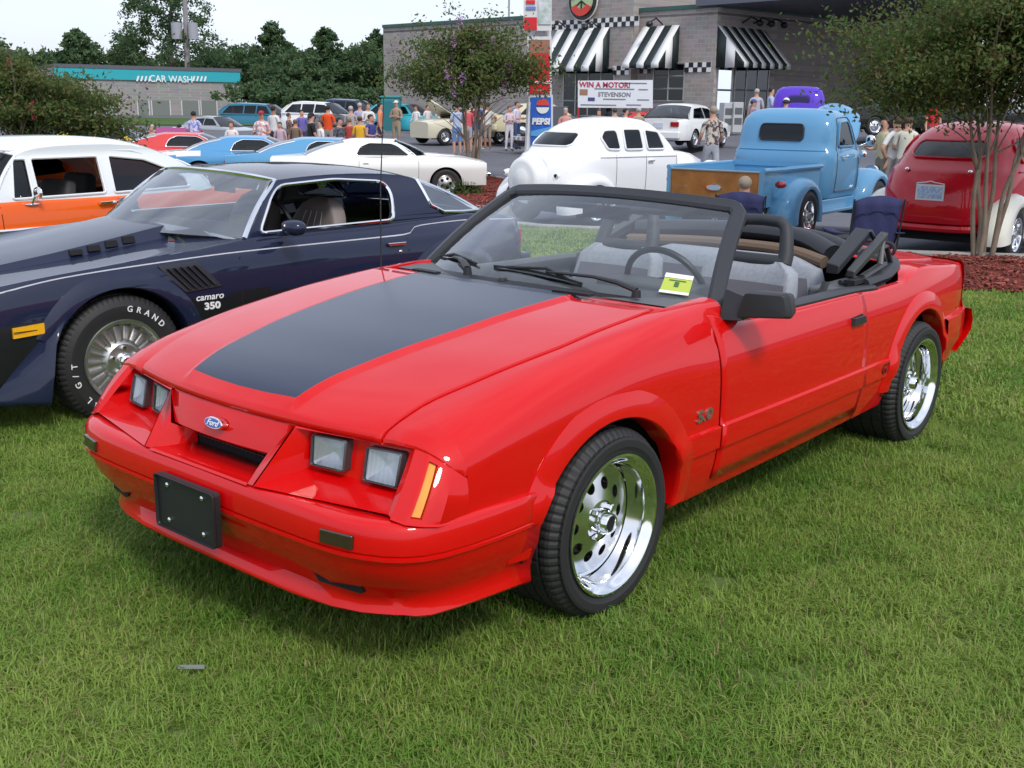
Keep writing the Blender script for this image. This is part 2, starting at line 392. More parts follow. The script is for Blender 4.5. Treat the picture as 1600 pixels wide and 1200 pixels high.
# --- doors ---
BELT=hermite([(-.60,.898),(-.70,.880),(-.80,.862),(-.90,.852),(-1.3,.838),(-1.87,.830),(-2.1,.820),(-2.38,.822),(-2.52,.850),(-2.66,.862),(-2.8,.855),(-3.0,.838),(-3.3,.812)])
def door(sg):
    m=MB(); top=lambda x: BELT(x)-.012
    side_surface(m,HYm,-.650,-1.905,lambda x: max(ZB(x)+.035,.29),top,ROWS,sg=sg)
    rows=[]
    for x in lin(-.650,-1.905,24):
        y=HY(x,top(x)); rows.append([(x,sg*y,top(x)),(x,sg*(y-.012),top(x)+.008),(x,sg*(y-.035),top(x)+.010)])
    m.grid(rows); return m.build('door',RED,HERO,ang=32,solid=.008)
for sg in (1,-1):
    d=door(sg)
    h=MB(); xh=-1.79; zh=.725
    hp=[(xh-.075,0,zh-.028),(xh+.075,0,zh-.030),(xh+.08,0,zh+.012),(xh-.07,0,zh+.020)]
    y0=HY(xh,zh)
    h.prism([(a,sg*(y0-.004),c) for a,_,c in bezpoly(hp,.012)],(0,sg*.006,0)); h.box((xh,sg*(y0+.014),zh-.002),(.125,.022,.030),taper=.85)
    h.build('door_handle',BLK,d,bevel=.003)
    k=MB(); k.lathe([(0,.004),(.011,.004),(.012,0)],'y',(0,0,0),16); o=k.build('door_lock',CHROME,d); o.location=(xh-.075,sg*(y0+.003) if sg>0 else sg*(y0+.009),zh-.004)
    i=MB()   # inner trim panel, grey
    i.box((-1.27,sg*.755,.60),(1.16,.035,.44)); i.box((-1.30,sg*.72,.62),(.55,.07,.05)); i.build('door_trim',M('grey_interior_trim',(.11,.115,.125),.7),d,bevel=.01)
    b=MB(); rows=[]
    for x in lin(-.80,-2.09,26):
        y=HY(x,BELT(x)-.012)-.018; z=BELT(x)
        rows.append([(x,sg*(y+.008),z-.006),(x,sg*(y+.006),z+.006),(x,sg*(y-.008),z+.014),(x,sg*(y-.05),z+.014),(x,sg*(y-.085),z+.004),(x,sg*(y-.10),z-.03)])
    b.grid(rows); b.build('belt_weatherstrip',BLK,HERO,ang=30,solid=.004)
# --- rear quarters, boot lid, tail ---
def quarter(sg):
    m=MB(); top=lambda x: BELT(x)-.012 
    side_surface(m,HYm,-1.912,-3.36,ZB,top,ROWS,[RA],sg=sg)
    rows=[]
    for x in lin(-1.912,-3.36,34):
        y=HY(x,top(x)); inn=.035 if x>-2.4 else min(.16,.035+(-2.4-x)*.4)
        zi=top(x)+(.010 if x>-2.4 else .02)
        rows.append([(x,sg*y,top(x)),(x,sg*(y-.010),top(x)+.010),(x,sg*(y-inn*.5),zi-.001),(x,sg*(y-inn),zi)])
    m.grid(rows); arch_flare(m,HYm,RA[0],RA[1],RA[2],RA[3],.085,.020,sg,4,184,zmin=.27)
    return m.build('rear_quarter',RED,HERO,ang=32)
for sg in (1,-1): quarter(sg)
m=MB(); rows=[]
for x in lin(-2.62,-3.36,14):
    row=[]
    for t in lin(-1,1,21):
        w=HY(x,BELT(x)-.012)-min(.16,.035+(-2.4-x)*.4); y=w*t; row.append((x-(.10*(1-t*t) if x<-3 else .10*(1-t*t)*(x+2.62)/-.38),y,BELT(x)+.008+.02*(1-t*t)))
    rows.append(row)
m.grid(rows); m.build('boot_lid',RED,HERO,solid=.006)
m=MB(); rows=[]   # tail panel and rear bumper
for t in lin(-1,1,31):
    y=.80*t; xx=-3.36-.10*(1-abs(t)**4); 
    rows.append([(xx,y*.955,.822),(xx-.012,y*.97,.80),(xx-.012,y*.98,.75),(xx+.0,y*.985,.62),(xx-.0,y*1.0,.57),(xx-.05,y*1.04,.56),(xx-.06,y*1.05,.50),(xx-.055,y*1.05,.45),(xx-.03,y*1.03,.40),(xx+.03,y*1.0,.33)])
m.grid(rows)
for sg in (1,-1):   # bumper wrap to the wheel
    rr=[]
    for x in lin(-2.94,-3.42,8):
        w=HY(x,.5); rr.append([(x,sg*w,.575),(x,sg*(w+.026),.565),(x,sg*(w+.03),.50),(x,sg*(w+.026),.43),(x,sg*(w-.0),.37)])
    m.grid(rr)
m.build('rear_bumper',RED,HERO,ang=30)
for sg in (1,-1):
    l=MB(); l.box((-3.45,sg*.55,.70),(.06,.36,.13)); t=l.build('tail_light',REDLENS,HERO,bevel=.006)
    k=MB(); [k.box((-3.485,sg*(.55-.12+.06*q),.70),(.012,.006,.12)) for q in range(5)]; k.build('light_divider',BLK,t)
rk=MB()  # luggage rack rail at the tail
rk.tube(bezpoly([(-2.95,.55,.86),(-2.95,.55,.93),(-2.95,-.55,.93),(-2.95,-.55,.86)],.05)[1:],.010,8); rk.build('rack_rail',CHROME if False else BLK,HERO)
# --- front fascia ---
XB=[( -.0,.948),(.25,.945),(.45,.940),(.62,.930),(.72,.915),(.78,.895),(.825,.855),(.85,.79)]
def planpts(off,zed,yo=0):
    base=[(.946,0),(.946,.12),(.945,.25),(.942,.40),(.936,.54),(.922,.64),(.902,.70),(.876,.75),(.845,.788),(.805,.818),(.75,.840),(.66,.856),(.56,.866),(.46,.871),(.375,.872)]
    o=[]
    for i,(x,y) in enumerate(base):
        a=base[max(i-1,0)]; b_=base[min(i+1,len(base)-1)]; t=Vector((b_[0]-a[0],b_[1]-a[1])).normalized() if i else Vector((0,1)); n=Vector((t.y,-t.x)); 
        of=off*(1 if i<8 else max(.35,1-.1*(i-8)))
        if off<-.02 and isinstance(zed,float): of*=(1,1,1.0,1.05,1.35,1.75,2.0,2.1,2.1,2.0,1.9,2.0,2.1,2.2,2.0)[i]
        o.append((x+n.x*of,y+n.y*of,zed(i/14) if callable(zed) else zed))
    return o
rowsB=[(-.14,lambda s:.538-.02*s),(-.030,lambda s:.540-.020*s),(-.006,lambda s:.535-.018*s),(.004,lambda s:.524-.014*s),(.010,lambda s:.505-.010*s),(.014,lambda s:.47-.008*s),(.014,lambda s:.452-.010*s),(.007,lambda s:.449-.010*s),(.007,lambda s:.445-.010*s),(.014,lambda s:.442-.010*s),(.014,lambda s:.434-.010*s),(.007,lambda s:.431-.010*s),(.004,lambda s:.426-.010*s),(-.004,.40),(-.018,.36),(-.036,.31),(-.046,.275),(-.044,.25),(-.040,.232),(-.046,.224),(-.16,.226)]
bm_=MB(); left=[planpts(a,b) for a,b in rowsB]
grid=[[ (x,-y,z) for x,y,z in r[:0:-1]]+r for r in left]
# leave an air slot in the valance centre and small slots at the sides by pushing them back
for i,r in enumerate(grid):
    for j,(x,y,z) in enumerate(r):
        if i in (15,16) and abs(y)<.5 : r[j]=(x-.022,y,z)
bm_.grid(grid); bump=bm_.build('front_bumper_cover',RED,HERO,ang=38,solid=.004)
# seams/crease grooves are geometry rows; now the nose between bonnet and bumper
n=MB(); TOPZ=lambda y:.702-.012*(y/.7)**2
tp=lambda y,dz=0,dx=0:(xf(abs(y))-.004+dx,y,TOPZ(y)+dz)
RI=[(.818,.312,.697),(.945,.276,.541)]           # ridge between grille and lamp recess
ys_=lin(-.312,.312,13)
top=[tp(y) for y in ys_]; top2=[(x+.006,y,z-.008) for x,y,z in top]
slot=[(.868-.05*(y/.312)**2*.3,y*.245/.312,.608) for y in ys_]
mid=[tuple(Vector(a)*.5+Vector(b)*.5+Vector((.004,0,0))) for a,b in zip(top2,slot)]
slotb=[(x-.008,y,z-.008) for x,y,z in slot]; inner=[(.800,y*.205/.245,.600) for x,y,z in slot]
n.grid([[(x-.03,y,z+.0) for x,y,z in top],top,top2,mid,slot,slotb,inner])
floor0=[(.800,y*.205/.312,.532) for y in ys_]; floorm=[(.86,y*.225/.312,.536) for y in ys_]; floor1=[(.940,y*.248/.312,.541) for y in ys_]; floor2=[(.948,y*.25/.312,.536) for y in ys_]
n.grid([floor0,floorm,floor1,floor2])
for sg in (1,-1):
    A=Vector(RI[0]);B_=Vector(RI[1]); 
    if sg<0: A.y*=-1;B_.y*=-1
    # strip between ridge and recess edge
    n.grid([[A,tuple(A.lerp(B_,.6)),B_],[(.868,sg*.245,.608)]*1+[(.905,sg*.247,.575),(.942,sg*.250,.540)]])
    n.face([tuple(top2[-1 if sg>0 else 0]),(.868-.015,sg*.245,.608),A])
    # side wall of the grille recess
    n.grid([[(.868,sg*.245,.608),(.905,sg*.247,.575),(.942,sg*.250,.540)],[(.845,sg*.226,.595),(.858,sg*.230,.560),(.925,sg*.246,.540)],[(.800,sg*.205,.602),(.800,sg*.205,.532),(.86,sg*.225,.536)]])
    # lamp recess
    TI=(.818,.316,.694); TO=(.722,.694,.686); BO=(.846,.732,.543); BI=(.945,.282,.541)
    ti=(.772,.350,.690); to=(.702,.690,.682); bo=(.733,.694,.566); bi=(.782,.340,.572)
    f=lambda p:(p[0],sg*p[1],p[2])
    def ed(a,b_,n_=7): return [Vector(f(a)).lerp(Vector(f(b_)),k/(n_-1)) for k in range(n_)]
    n.grid([ed(ti,to),ed(bi,bo)])                              # back plane
    n.grid([ed(bi,bo),ed(BI,BO)])   # floor
    n.grid([ed(TI,BI),ed(ti,bi)]); n.grid([ed(TO,BO),ed(to,bo)]); n.grid([ed(TI,TO),ed(ti,to)])
    # lip round the recess
    lipo=[tp(sg*y) for y in lin(.312,.600,7)]+[f((.738,.66,.700)),f((.727,.715,.694))]
    lipi=ed(TI,(.733,.66,.688),8)+[Vector(f(TO))]
    n.grid([[(x-.03,y,z) for x,y,z in lipo],lipo,lipi])
    # outer corner panel: from recess edge round to the wing, with sunken side marker
    def cp(u,v):  # u 0..1 along round the corner, v 0 top .. 1 bottom
        T=[(.727,.715,.694),(.722,.760,.688),(.708,.795,.672),(.690,.822,.652),(.655,.839,.625)]
        Bt=[(.850,.745,.541),(.838,.788,.533),(.805,.822,.527),(.765,.842,.521),(.655,.848,.512)]
        k=u*4; i=min(3,int(k)); t=k-i; a=Vector(T[i]).lerp(Vector(T[i+1]),t); b_=Vector(Bt[i]).lerp(Vector(Bt[i+1]),t); q=a.lerp(b_,v)
        q+= Vector((.35,.55,0)).normalized()*.010*math.sin(PI*min(1,max(0,v)))
        return Vector((q.x,sg*q.y,q.z))
    us_=[0,.08,.17,.25,.30,.31,.45,.46,.52,.6,.75,1]; vs_=[0,.04,.08,.09,.3,.5,.7,.93,.94,.97,1]
    gridp=[]
    for u in us_:
        row=[]
        for v in vs_:
            q=cp(u,v)
            if .305<u<.455 and .085<v<.935: q-=Vector((.35,sg*.55,0)).normalized()*.016
            row.append(q)
        gridp.append(row)
    n.grid(gridp)
    n.grid([[cp(0,v) for v in vs_],[Vector(f(TO)).lerp(Vector(f(BO)),v) for v in vs_]])
    n.grid([[(q.x-.01,q.y,q.z+.002) for q in [cp(u,0) for u in us_]],[cp(u,0) for u in us_]])
    # patch between bonnet corner, wing front and corner top
    X_=.655; zs=.700-Sx(X_)*.9; ys0=HY(X_,zs); ye=_he(X_); z1=hoodZ(X_,ye)-.004
    arc=[]
    for k in range(13):
        t=PI/2*(12-k)/12; arc.append(Vector((X_,sg*(ye+(ys0-ye)*math.cos(t)**.78),zs+(z1-zs)*math.sin(t))))
    T0=[Vector(tp(sg*.602))]+[Vector((.745,sg*.64,.699)),Vector((.738,sg*.68,.697))]+[cp(u,0) for u in lin(0,1,10)]
    n.grid([arc,[a.lerp(b_,.35)+Vector((.002,0,.007*(1-k/12))) for k,(a,b_) in enumerate(zip(arc,T0))],[a.lerp(b_,.7)+Vector((.006,0,.010*(1-k/12))) for k,(a,b_) in enumerate(zip(arc,T0))],[a.lerp(b_,.93)+Vector((.004,0,.006*(1-k/12))) for k,(a,b_) in enumerate(zip(arc,T0))],T0])
    bt=[cp(u,1) for u in us_]; n.grid([bt,[Vector((q.x+.006,q.y+sg*.004,q.z-.004)) for q in bt]])
    # lamps
    for (ya,yb) in ((.362,.487),(.553,.672)):
        def bp(y,z,o=0):
            t=(y-.345)/(.692-.345); a=Vector(ti).lerp(Vector(to),t); b_=Vector(bi).lerp(Vector(bo),t); s_=(a.z-z)/(a.z-b_.z); q=a.lerp(b_,s_); return Vector((q.x+o,sg*y,z))
        zt_,zb_=(.680,.588) if ya<.5 else (.674,.578)
        lamp=MB(); Q=[bp(ya,zt_),bp(yb,zt_),bp(yb,zb_),bp(ya,zb_)]
        fr=bezpoly(Q,.010,3); c=sum(fr,Vector())/len(fr); nx=Vector((1,0,0))
        def ringp(sc,o): return [c+(q-c)*sc+nx*o for q in fr]
        lamp.grid([ringp(1.0,-.004),ringp(1.0,.026),ringp(.94,.030),ringp(.91,.022)],closev=True)
        lm=lamp.build('headlight',M('headlight_bezel',(.10,.10,.11),.35,.6),HERO,ang=30)
        rf=MB(); rf.grid([ringp(q_,.001+.021*q_*q_) for q_ in (.93,.85,.75,.65,.55,.45,.35,.25,.15,.05,.01)],closev=True); rf.build('reflector',M('lamp_reflector',(.92,.93,.95),.22,.35),lm,ang=180)
        ln=MB(); rws=[]
        for a_ in lin(0,1,15):
            row=[]
            for b2 in lin(0,1,9):
                y=ya+(yb-ya)*(.035+.93*a_); z=zb_+(zt_-zb_)*(.05+.9*b2); q=bp(y,z,.023+.004*(1-(2*a_-1)**2)+.0022*(int(a_*14.01)%2)); row.append(q)
            rws.append(row)
        ln.grid(rws); ln.build('lens',GLASS('headlight_glass',(.93,.95,.97),1.05),lm,ang=15)
    # side marker lens
    mk=MB(); mk.grid([[cp(u,v)-Vector((.35,sg*.55,0)).normalized()*.010 for v in lin(.10,.92,6)] for u in lin(.318,.442,4)]); mk.build('side_marker',AMBER,HERO)
    # indicator lamp in bumper face, fog slot below
    tl=MB(); tl.hexa([f((.925,.575,.455)),f((.9555,.575,.455)),f((.936,.682,.455)),f((.900,.682,.455)),f((.925,.575,.494)),f((.9535,.575,.494)),f((.933,.682,.494)),f((.900,.682,.494))])
    tl.build('indicator_lamp',M('smoked_lens',(.035,.02,.012),.2,0,1),HERO,bevel=.004)
    fs=MB(); fs.prism(bezpoly([f((.878,.475,.325)),f((.878,.50,.30)),f((.842,.64,.292)),f((.842,.64,.315))],.006),(.02,0,0)); fs.build('fog_lamp_slot',DARK,HERO)
n.build('nose_panel',RED,HERO,ang=26,solid=0,weld=.0008)
g=MB(); g.box((.735,0,.567),(.12,.44,.09)); gr=g.build('grille',DARK,HERO)
k=MB(); 
for z in (.566,.577,.588): k.box((.803,0,z),(.006,.41,.004))
for q in range(21): k.box((.801,-.2+.02*q,.578),(.006,.003,.04))
tag(k.build('grille_mesh',BLK,gr),kind='stuff')
# badge
nrm=Vector((.97,0,.12)).normalized(); up=Vector((-.36,0,1)).normalized() ; cen=Vector((.868,0,.655))
def oval(a,b_,o,n_=32): return [cen+Vector((0,1,0))*a*math.cos(2*PI*k/n_)+Vector((.24,0,-.97))*-b_*math.sin(2*PI*k/n_)*-1+Vector((.97,0,.24))*o for k in range(n_)]
bd=MB(); bd.grid([oval(.045,.0185,-.012),oval(.045,.0185,.008),oval(.042,.0162,.011)],closev=True); bd.poly(oval(.042,.0162,.011)); badge=bd.build('oval_badge',CHROME,HERO)
b2=MB(); b2.prism(oval(.0395,.0143,.0105),Vector((.97,0,.24))*.0016); b2.build('badge_field',M('blue_enamel',(.015,.08,.42),.2,0,1),badge)
text('badge_script','Ford',.025,WHITE,badge,cen+Vector((.97,0,.24))*.0128,(0,1,0),(-.24,0,.97),.0008,.35,.0005,sx=1.15)
# front plate bracket
p=MB(); Q=[(0,-.153,.325),(0,.153,.325),(0,.153,.495),(0,-.153,.495)]; Q=bezpoly(Q,.012,3); p.prism([(.968+.02,a.y,a.z) for a in Q],(-.018,0,0)); 
rim=[Vector((.990,a.y,a.z)) for a in Q]; cc=Vector((.99,0,.41)); p.grid([rim,[q+Vector((.008,0,0)) for q in rim],[cc+(q-cc)*.965+Vector((.008,0,0)) for q in rim],[cc+(q-cc)*.955+Vector((.0,0,0)) for q in rim]],closev=True)
pl=p.build('number_plate_holder',BLK,HERO)
for y in (-.09,.09):
    for z in (.355,.468):
        k=MB(); k.lathe([(0,.007),(.005,.006),(.008,.003),(.008,0)],'x',(.989,y,z),10); k.build('screw',CHROME,pl)
# badges on side
for sg in (1,-1):
    y=HY(-.53,.555)+.001; xd=(-1,0,0) if sg>0 else (1,0,0)
    text('engine_badge','5.0',.055,M('badge_metal',(.35,.33,.28),.3,.8),HERO,(-.535,sg*y,.556),xd,(0,0,1),.005,.12,.0015,sx=1.5)
    y=HYm(-2.10,.455)+.001; text('model_letters','GT',.062,M('badge_dark_red',(.10,.004,.006),.4),HERO,(-2.13,sg*y,.452),xd,(0,0,1),.003,.25,.0012,sx=1.2)
# --- windscreen + frame ---
gtop=lambda y:(-1.118-.085*(abs(y)/.585)**2,y,1.240-.028*(abs(y)/.585)**2)
def ws(u,v):   # u -1..1 across, v 0 bottom..1 top
    yb=.738*u; a=Vector((gb(yb)-.004,yb,gbz(yb)+.004)); b_=Vector(gtop(.585*u)); q=a.lerp(b_,v); q+=Vector((.045,0,.06)).normalized()*.03*math.sin(PI*v)*(1-.3*u*u); return q
g=MB(); g.grid([[ws(u,v) for v in lin(0,1,9)] for u in lin(-1,1,25)]); wsc=g.build('windscreen',GLASS('windscreen_glass',(.90,.95,.94),1.25),HERO)
fr=MB(); sec=[(-.038,-.030),(-.038,.012),(-.026,.022),(.014,.022),(.022,.014),(.022,-.030)]
path=[ws(-1,v)+Vector((-.008,-.012,0)) for v in [-.07]+lin(0,.94,9)]+[ws(-.985,1.01)]+[ws(u,1.03) for u in lin(-.95,.95,17)]+[ws(.985,1.01)]+[ws(1,v)+Vector((-.008,.012,0)) for v in lin(.94,0,9)+[-.07]]
def nrm_at(q): return Vector((.60,0,.80))
ups=[Vector((.62,q.y*.55,.72)).normalized() for q in path]
sweep(fr,path,[(-a,b) for a,b in sec],ups)
fr.build('windscreen_frame',VINYL,HERO,ang=40,bevel=.004)
lf=MB(); sweep(lf,[ws(u,-.01)+Vector((0,0,.002)) for u in lin(-1,1,25)],[(-.012,-.008),(-.012,.006),(.012,.006),(.012,-.008)],Vector((.6,0,.8))); lf.build('windscreen_seal',BLK,HERO)
it=MB()   # inner header and pillar trim
hp=[ws(u,1.02)+Vector((-.045,0,-.012)) for u in lin(-.97,.97,17)]; sweep(it,hp,[(-.02,-.02),(-.02,.014),(.03,.014),(.03,-.02)],Vector((0,0,1))); it.build('header_trim',M('grey_interior_trim'),HERO,bevel=.004)
vf=MB()
for sg in (1,-1): vf.box((-1.235,sg*.30,1.195),(.13,.36,.014),rot=(0,R(22),0))
vf.build('sun_visor',M('grey_interior_trim'),HERO,bevel=.004)
mr=MB(); mr.box((-1.12,0.0,1.165),(.02,.235,.055)); mr.tube([(-1.10,0,1.175),(-1.10,0,1.215)],.008); mr.build('interior_mirror',BLK,HERO,bevel=.008)
q0=ws(.80,.13)
sk=MB(); A=ws(.765,.08)+Vector((.004,0,.004)); B_=ws(.895,.08)+Vector((.004,0,.004)); C_=ws(.895,.245)+Vector((.004,0,.004)); D_=ws(.765,.245)+Vector((.004,0,.004)); sk.face([A,B_,C_,D_]); st=sk.build('windscreen_sticker',YEL,HERO)
def mixp(s,t): return A.lerp(B_,s).lerp(D_.lerp(C_,s),t)+Vector((.0015,0,.002))
sb=MB(); sb.face([mixp(0,.78),mixp(1,.78),mixp(1,1),mixp(0,1)]); sb.face([mixp(0,0),mixp(1,0),mixp(1,.12),mixp(0,.12)]); sb.build('sticker_band',WHITE,st)
sb=MB(); [sb.face([mixp(.1+.1*k,.83),mixp(.16+.1*k,.83),mixp(.16+.1*k,.92),mixp(.1+.1*k,.92)]) for k in range(8)]; sb.face([mixp(.42,.35),mixp(.58,.35),mixp(.58,.6),mixp(.42,.6)]); sb.face([mixp(.2,.64),mixp(.8,.64),mixp(.8,.69),mixp(.2,.69)]); sb.build('sticker_print',M('green_print',(.05,.12,.03),.6),st)
# wipers
def wiper(piv,tip,b0,b1):
    w=MB(); w.lathe([(0,.03),(.016,.028),(.018,0)],'z',piv,14); P=Vector(piv)+Vector((0,0,.026)); T=Vector(tip); mid=P.lerp(T,.45)+Vector((.01,0,.02))
    w.tube([P,P.lerp(T,.2)+Vector((.005,0,.016)),mid,T],[.011,.010,.007,.006],8,flat=1.5); a=Vector(b0);b_=Vector(b1)
    o=w.build('wiper_arm',BLK,HERO)
    w=MB(); w.tube([a.lerp(b_,k/8)+Vector((0,0,.010*math.sin(PI*k/8))) for k in range(9)],.005,6); w.tube([a.lerp(b_,.15)+Vector((0,0,.005)),T+Vector((0,0,.012)),a.lerp(b_,.85)+Vector((0,0,.005))],.006,6)
    w.tube([a+Vector((0,0,-.010)),a.lerp(b_,.5)+Vector((0,0,-.008)),b_+Vector((0,0,-.010))],.006,6,flat=.5); w.build('wiper_blade',RUB,o)
def on(u,v,h=.02): return ws(u,v)+Vector((.6,0,.8))*h
wiper((-.60,.52,.925),on(.18,.10),on(-.20,.10,.012),on(.40,.055,.012))
wiper((-.47,-.20,.945),on(-.63,.12),on(-.87,.13,.012),on(-.36,.10,.012))
# aerial
an=MB(); an.tube([(-.492,-.735,.862),(-.50,-.735,.895)],[.022,.012],12); an.tube([(-.50,-.735,.89),(-.505,-.735,1.25),(-.53,-.735,1.62)],[.0035,.003,.002],6); an.lathe([(0,.012),(.024,.008),(.034,0)],'z',(-.492,-.735,.860),16); an.build('aerial',BLK,HERO)
# door mirror
for sg in (1,):
    m=MB(); fr_=[(-.735,.86,.878),(-.735,.885,.968),(-.79,1.01,.966),(-.79,1.03,.890)]
    bk=[(-.86,.87,.876),(-.87,.892,.964),(-.89,1.00,.962),(-.89,1.015,.888)]
    mid=[(-.765,.858,.872),(-.768,.884,.975),(-.815,1.02,.972),(-.815,1.04,.885)]
    F=[Vector((x,sg*y,z)) for x,y,z in fr_]; Bk=[Vector((x,sg*y,z)) for x,y,z in bk]; Md=[Vector((x,sg*y,z)) for x,y,z in mid]
    m.grid([bezpoly(q,.012,2) for q in (F,Md,Bk)],closev=True); m.poly(bezpoly(F,.012,2))
    m.hexa([(-.72,sg*.80,.862),(-.86,sg*.80,.862),(-.86,sg*.875,.866),(-.74,sg*.875,.866),(-.77,sg*.79,.97),(-.84,sg*.79,.94),(-.85,sg*.885,.93),(-.76,sg*.885,.95)])
    mm=m.build('door_mirror',BLK,HERO,ang=45,bevel=.003)
    g=MB(); g.poly([tuple(v+Vector((.004,0,0))) for v in bezpoly(Bk,.012,2)]); g.build('mirror_glass',CHROME,mm)
# --- wheels ---
def drag_wheel(x,sg,yo,w,R0,Rr,rz=0):
    r=empty('wheel',(x,sg*yo,R0-.006)); r.parent=HERO
    if sg<0: r.rotation_euler=(0,0,PI)
    if rz: r.rotation_euler=(0,0,rz)
    t=wheel_tyre(r,R0,Rr,w)
    b=MB(); b.lathe([(Rr+.012,.004),(Rr+.012,.010),(Rr+.004,.011),(Rr-.006,.004),(Rr-.012,-.008),(Rr-.022,-.016),(Rr-.028,-.05),(Rr-.030,-.085),(Rr-.042,-.092),(Rr-.046,-.12),(Rr-.048,-w+.03),(Rr,-w+.015)],n=72); rim=b.build('rim',CHROME,r,ang=30)
    d=MB(); holed_disc(d,.068,Rr-.040,10,.0205,.122,-.052,-.085,thick=.02); d.lathe([(Rr-.034,-.104),(Rr-.040,-.098)],n=72)
    d.lathe([(.068,-.062),(.066,-.055),(.05,-.053),(.0,-.053)],n=48); d.build('wheel_disc',M('polished_aluminium',(.80,.81,.82),.16,1),rim,ang=30)
    h=MB(); h.lathe([(.040,-.054),(.040,-.030),(.036,-.024),(.034,-.012),(.030,-.006),(.026,-.008),(.024,-.014)],n=32); h.build('hub_cap',CHROME,rim)
    h=MB(); h.lathe([(0,-.0105),(.024,-.0125)],n=24); h.build('hub_centre',DARK,rim)
    for k in range(4):
        a=PI/4+k*PI/2; q=MB(); q.lathe([(.013,-.056),(.013,-.035),(.009,-.030),(0,-.029)],'y',(.054*math.cos(a),0,.054*math.sin(a)),6); q.build('wheel_nut',CHROME,rim,ang=20)
    k=MB(); k.lathe([(.02,-.12),(.14,-.121),(.14,-.14),(.02,-.14)],n=32); k.build('brake_disc',M('dark_iron',(.06,.055,.05),.5,.7),r)
    return r
for sg in (1,-1):
    drag_wheel(0.0,sg,.872,.262,.312,.222); drag_wheel(-2.565,sg,.885,.285,.306,.215)
# inner wells, floor, tub
b=MB()
for (xc,zc,a,b_) in (FA,RA):
    for sg in (1,-1):
        rows=[]
        for k in range(25):
            t=R(0+180*k/24); x=xc+(a+.03)*math.cos(t); z=zc+(b_+.03)*math.sin(t); rows.append([(x,sg*.85,z),(x,sg*.45,z)])
        b.grid(rows)
        b.poly([(r_[1][0],r_[1][1],r_[1][2]) for r_ in rows])
b.box((-1.30,0,.27),(1.75,1.50,.07)); b.box((.18,0,.33),(1.1,1.0,.18)); b.box((-3.0,0,.38),(.7,1.3,.2))
b.box((-1.30,0,.235),(1.6,.9,.10))
b.build('underbody',DARK,HERO)
for sg in (1,-1):
    for xx in (-.646,-1.908):
        q=MB(); q.grid([[(xx+d,sg*(HY(xx,z)-.014),z) for d in (-.03,.03)] for z in lin(.27,BELT(xx)-.02,12)]); q.build('dark_gap_backing',DARK,HERO)  # dark strip added behind each door gap, its shade put into the colour
    r_=MB(); side_surface(r_,lambda x,z:HY(x,z)-.012,-.43,-2.2,lambda x:ZB(x)-.01,lambda x:.45,[.25,.30,.36],sg=sg); r_.build('sill',RED,HERO)
# --- interior ---
GREY=M('grey_seat_cloth',(.33,.35,.39),.9,bump=(700,.4,.002),var=(60,.2,(.27,.29,.33))); GREYD=M('dark_seat_cloth',(.15,.145,.17),.95,bump=(500,.4,.002)); TRIM=M('grey_interior_trim'); DT=M('charcoal_trim',(.028,.031,.037),.6)
f=MB(); f.box((-1.5,0,.34),(1.6,1.46,.05)); f.box((-1.35,0,.42),(1.1,.18,.16)); f.build('cabin_floor',DT,HERO,bevel=.02)
d=MB(); rows=[]
for y in lin(-.72,.72,13): rows.append([(-.56,y,.915),(-.70,y,.918),(-.92,y,.905),(-.985,y,.885),(-.99,y,.80),(-.93,y,.66),(-.80,y,.60)])
d.grid(rows); d.box((-.955,.36,.905),(.20,.42,.05)); d.build('dashboard',TRIM,HERO,bevel=.012,ang=40)
s=MB(); cen=Vector((-1.055,.36,.885)); ax=Vector((-.90,0,.42)).normalized(); e1=Vector((0,1,0)); e2=ax.cross(e1)
s.tube([cen+e1*.185*math.cos(t)+e2*.185*math.sin(t) for t in lin(0,2*PI,41)],.0135,8); s.tube([cen-ax*.02+e1*-.17,cen-ax*.03,cen-ax*.02+e1*.17],.018,8); s.tube([cen-ax*.02,cen-ax*.02+e2*.17],.016,8); s.ell(cen-ax*.02,(.03,.07,.06)); s.tube([cen,cen-ax*.18],.03); s.build('steering_wheel',BLK,HERO)
def seat_back(mb,c,w,h,th,lean,bol=.05,mi=0,mi2=1,nu=15,nv=11,rnd_=0):
    "rounded cushion standing along z, facing +x"
    rows=[]
    for v in lin(0,1,nv):
        row=[]
        for k in range(28):
            a=2*PI*k/28; sx=math.copysign(abs(math.sin(a))**.55,math.sin(a)); cx=math.copysign(abs(math.cos(a))**.5,math.cos(a))
            ww=w*(1-.16*v**3)*(1-.25*max(0,v-.93)/.07) if not rnd_ else w*math.sqrt(max(.04,1-max(0,(v-.55)/.47)**2.2)) ; y=cx*ww/2; x=sx*th/2*(1-.3*v)*(1-.6*max(0,v-.95)/.05)
            if sx>0: x+=bol*(abs(cx)**3)-.012
            row.append(Vector(c)+Vector((x-lean*v*h,y,v*h)))
        rows.append(row)
    mb.grid(rows,closev=True,mf=lambda i,j:(mi2 if (3<=j<=10 and i<nv-3) else mi)); mb.poly(rows[-1],mi=mi)
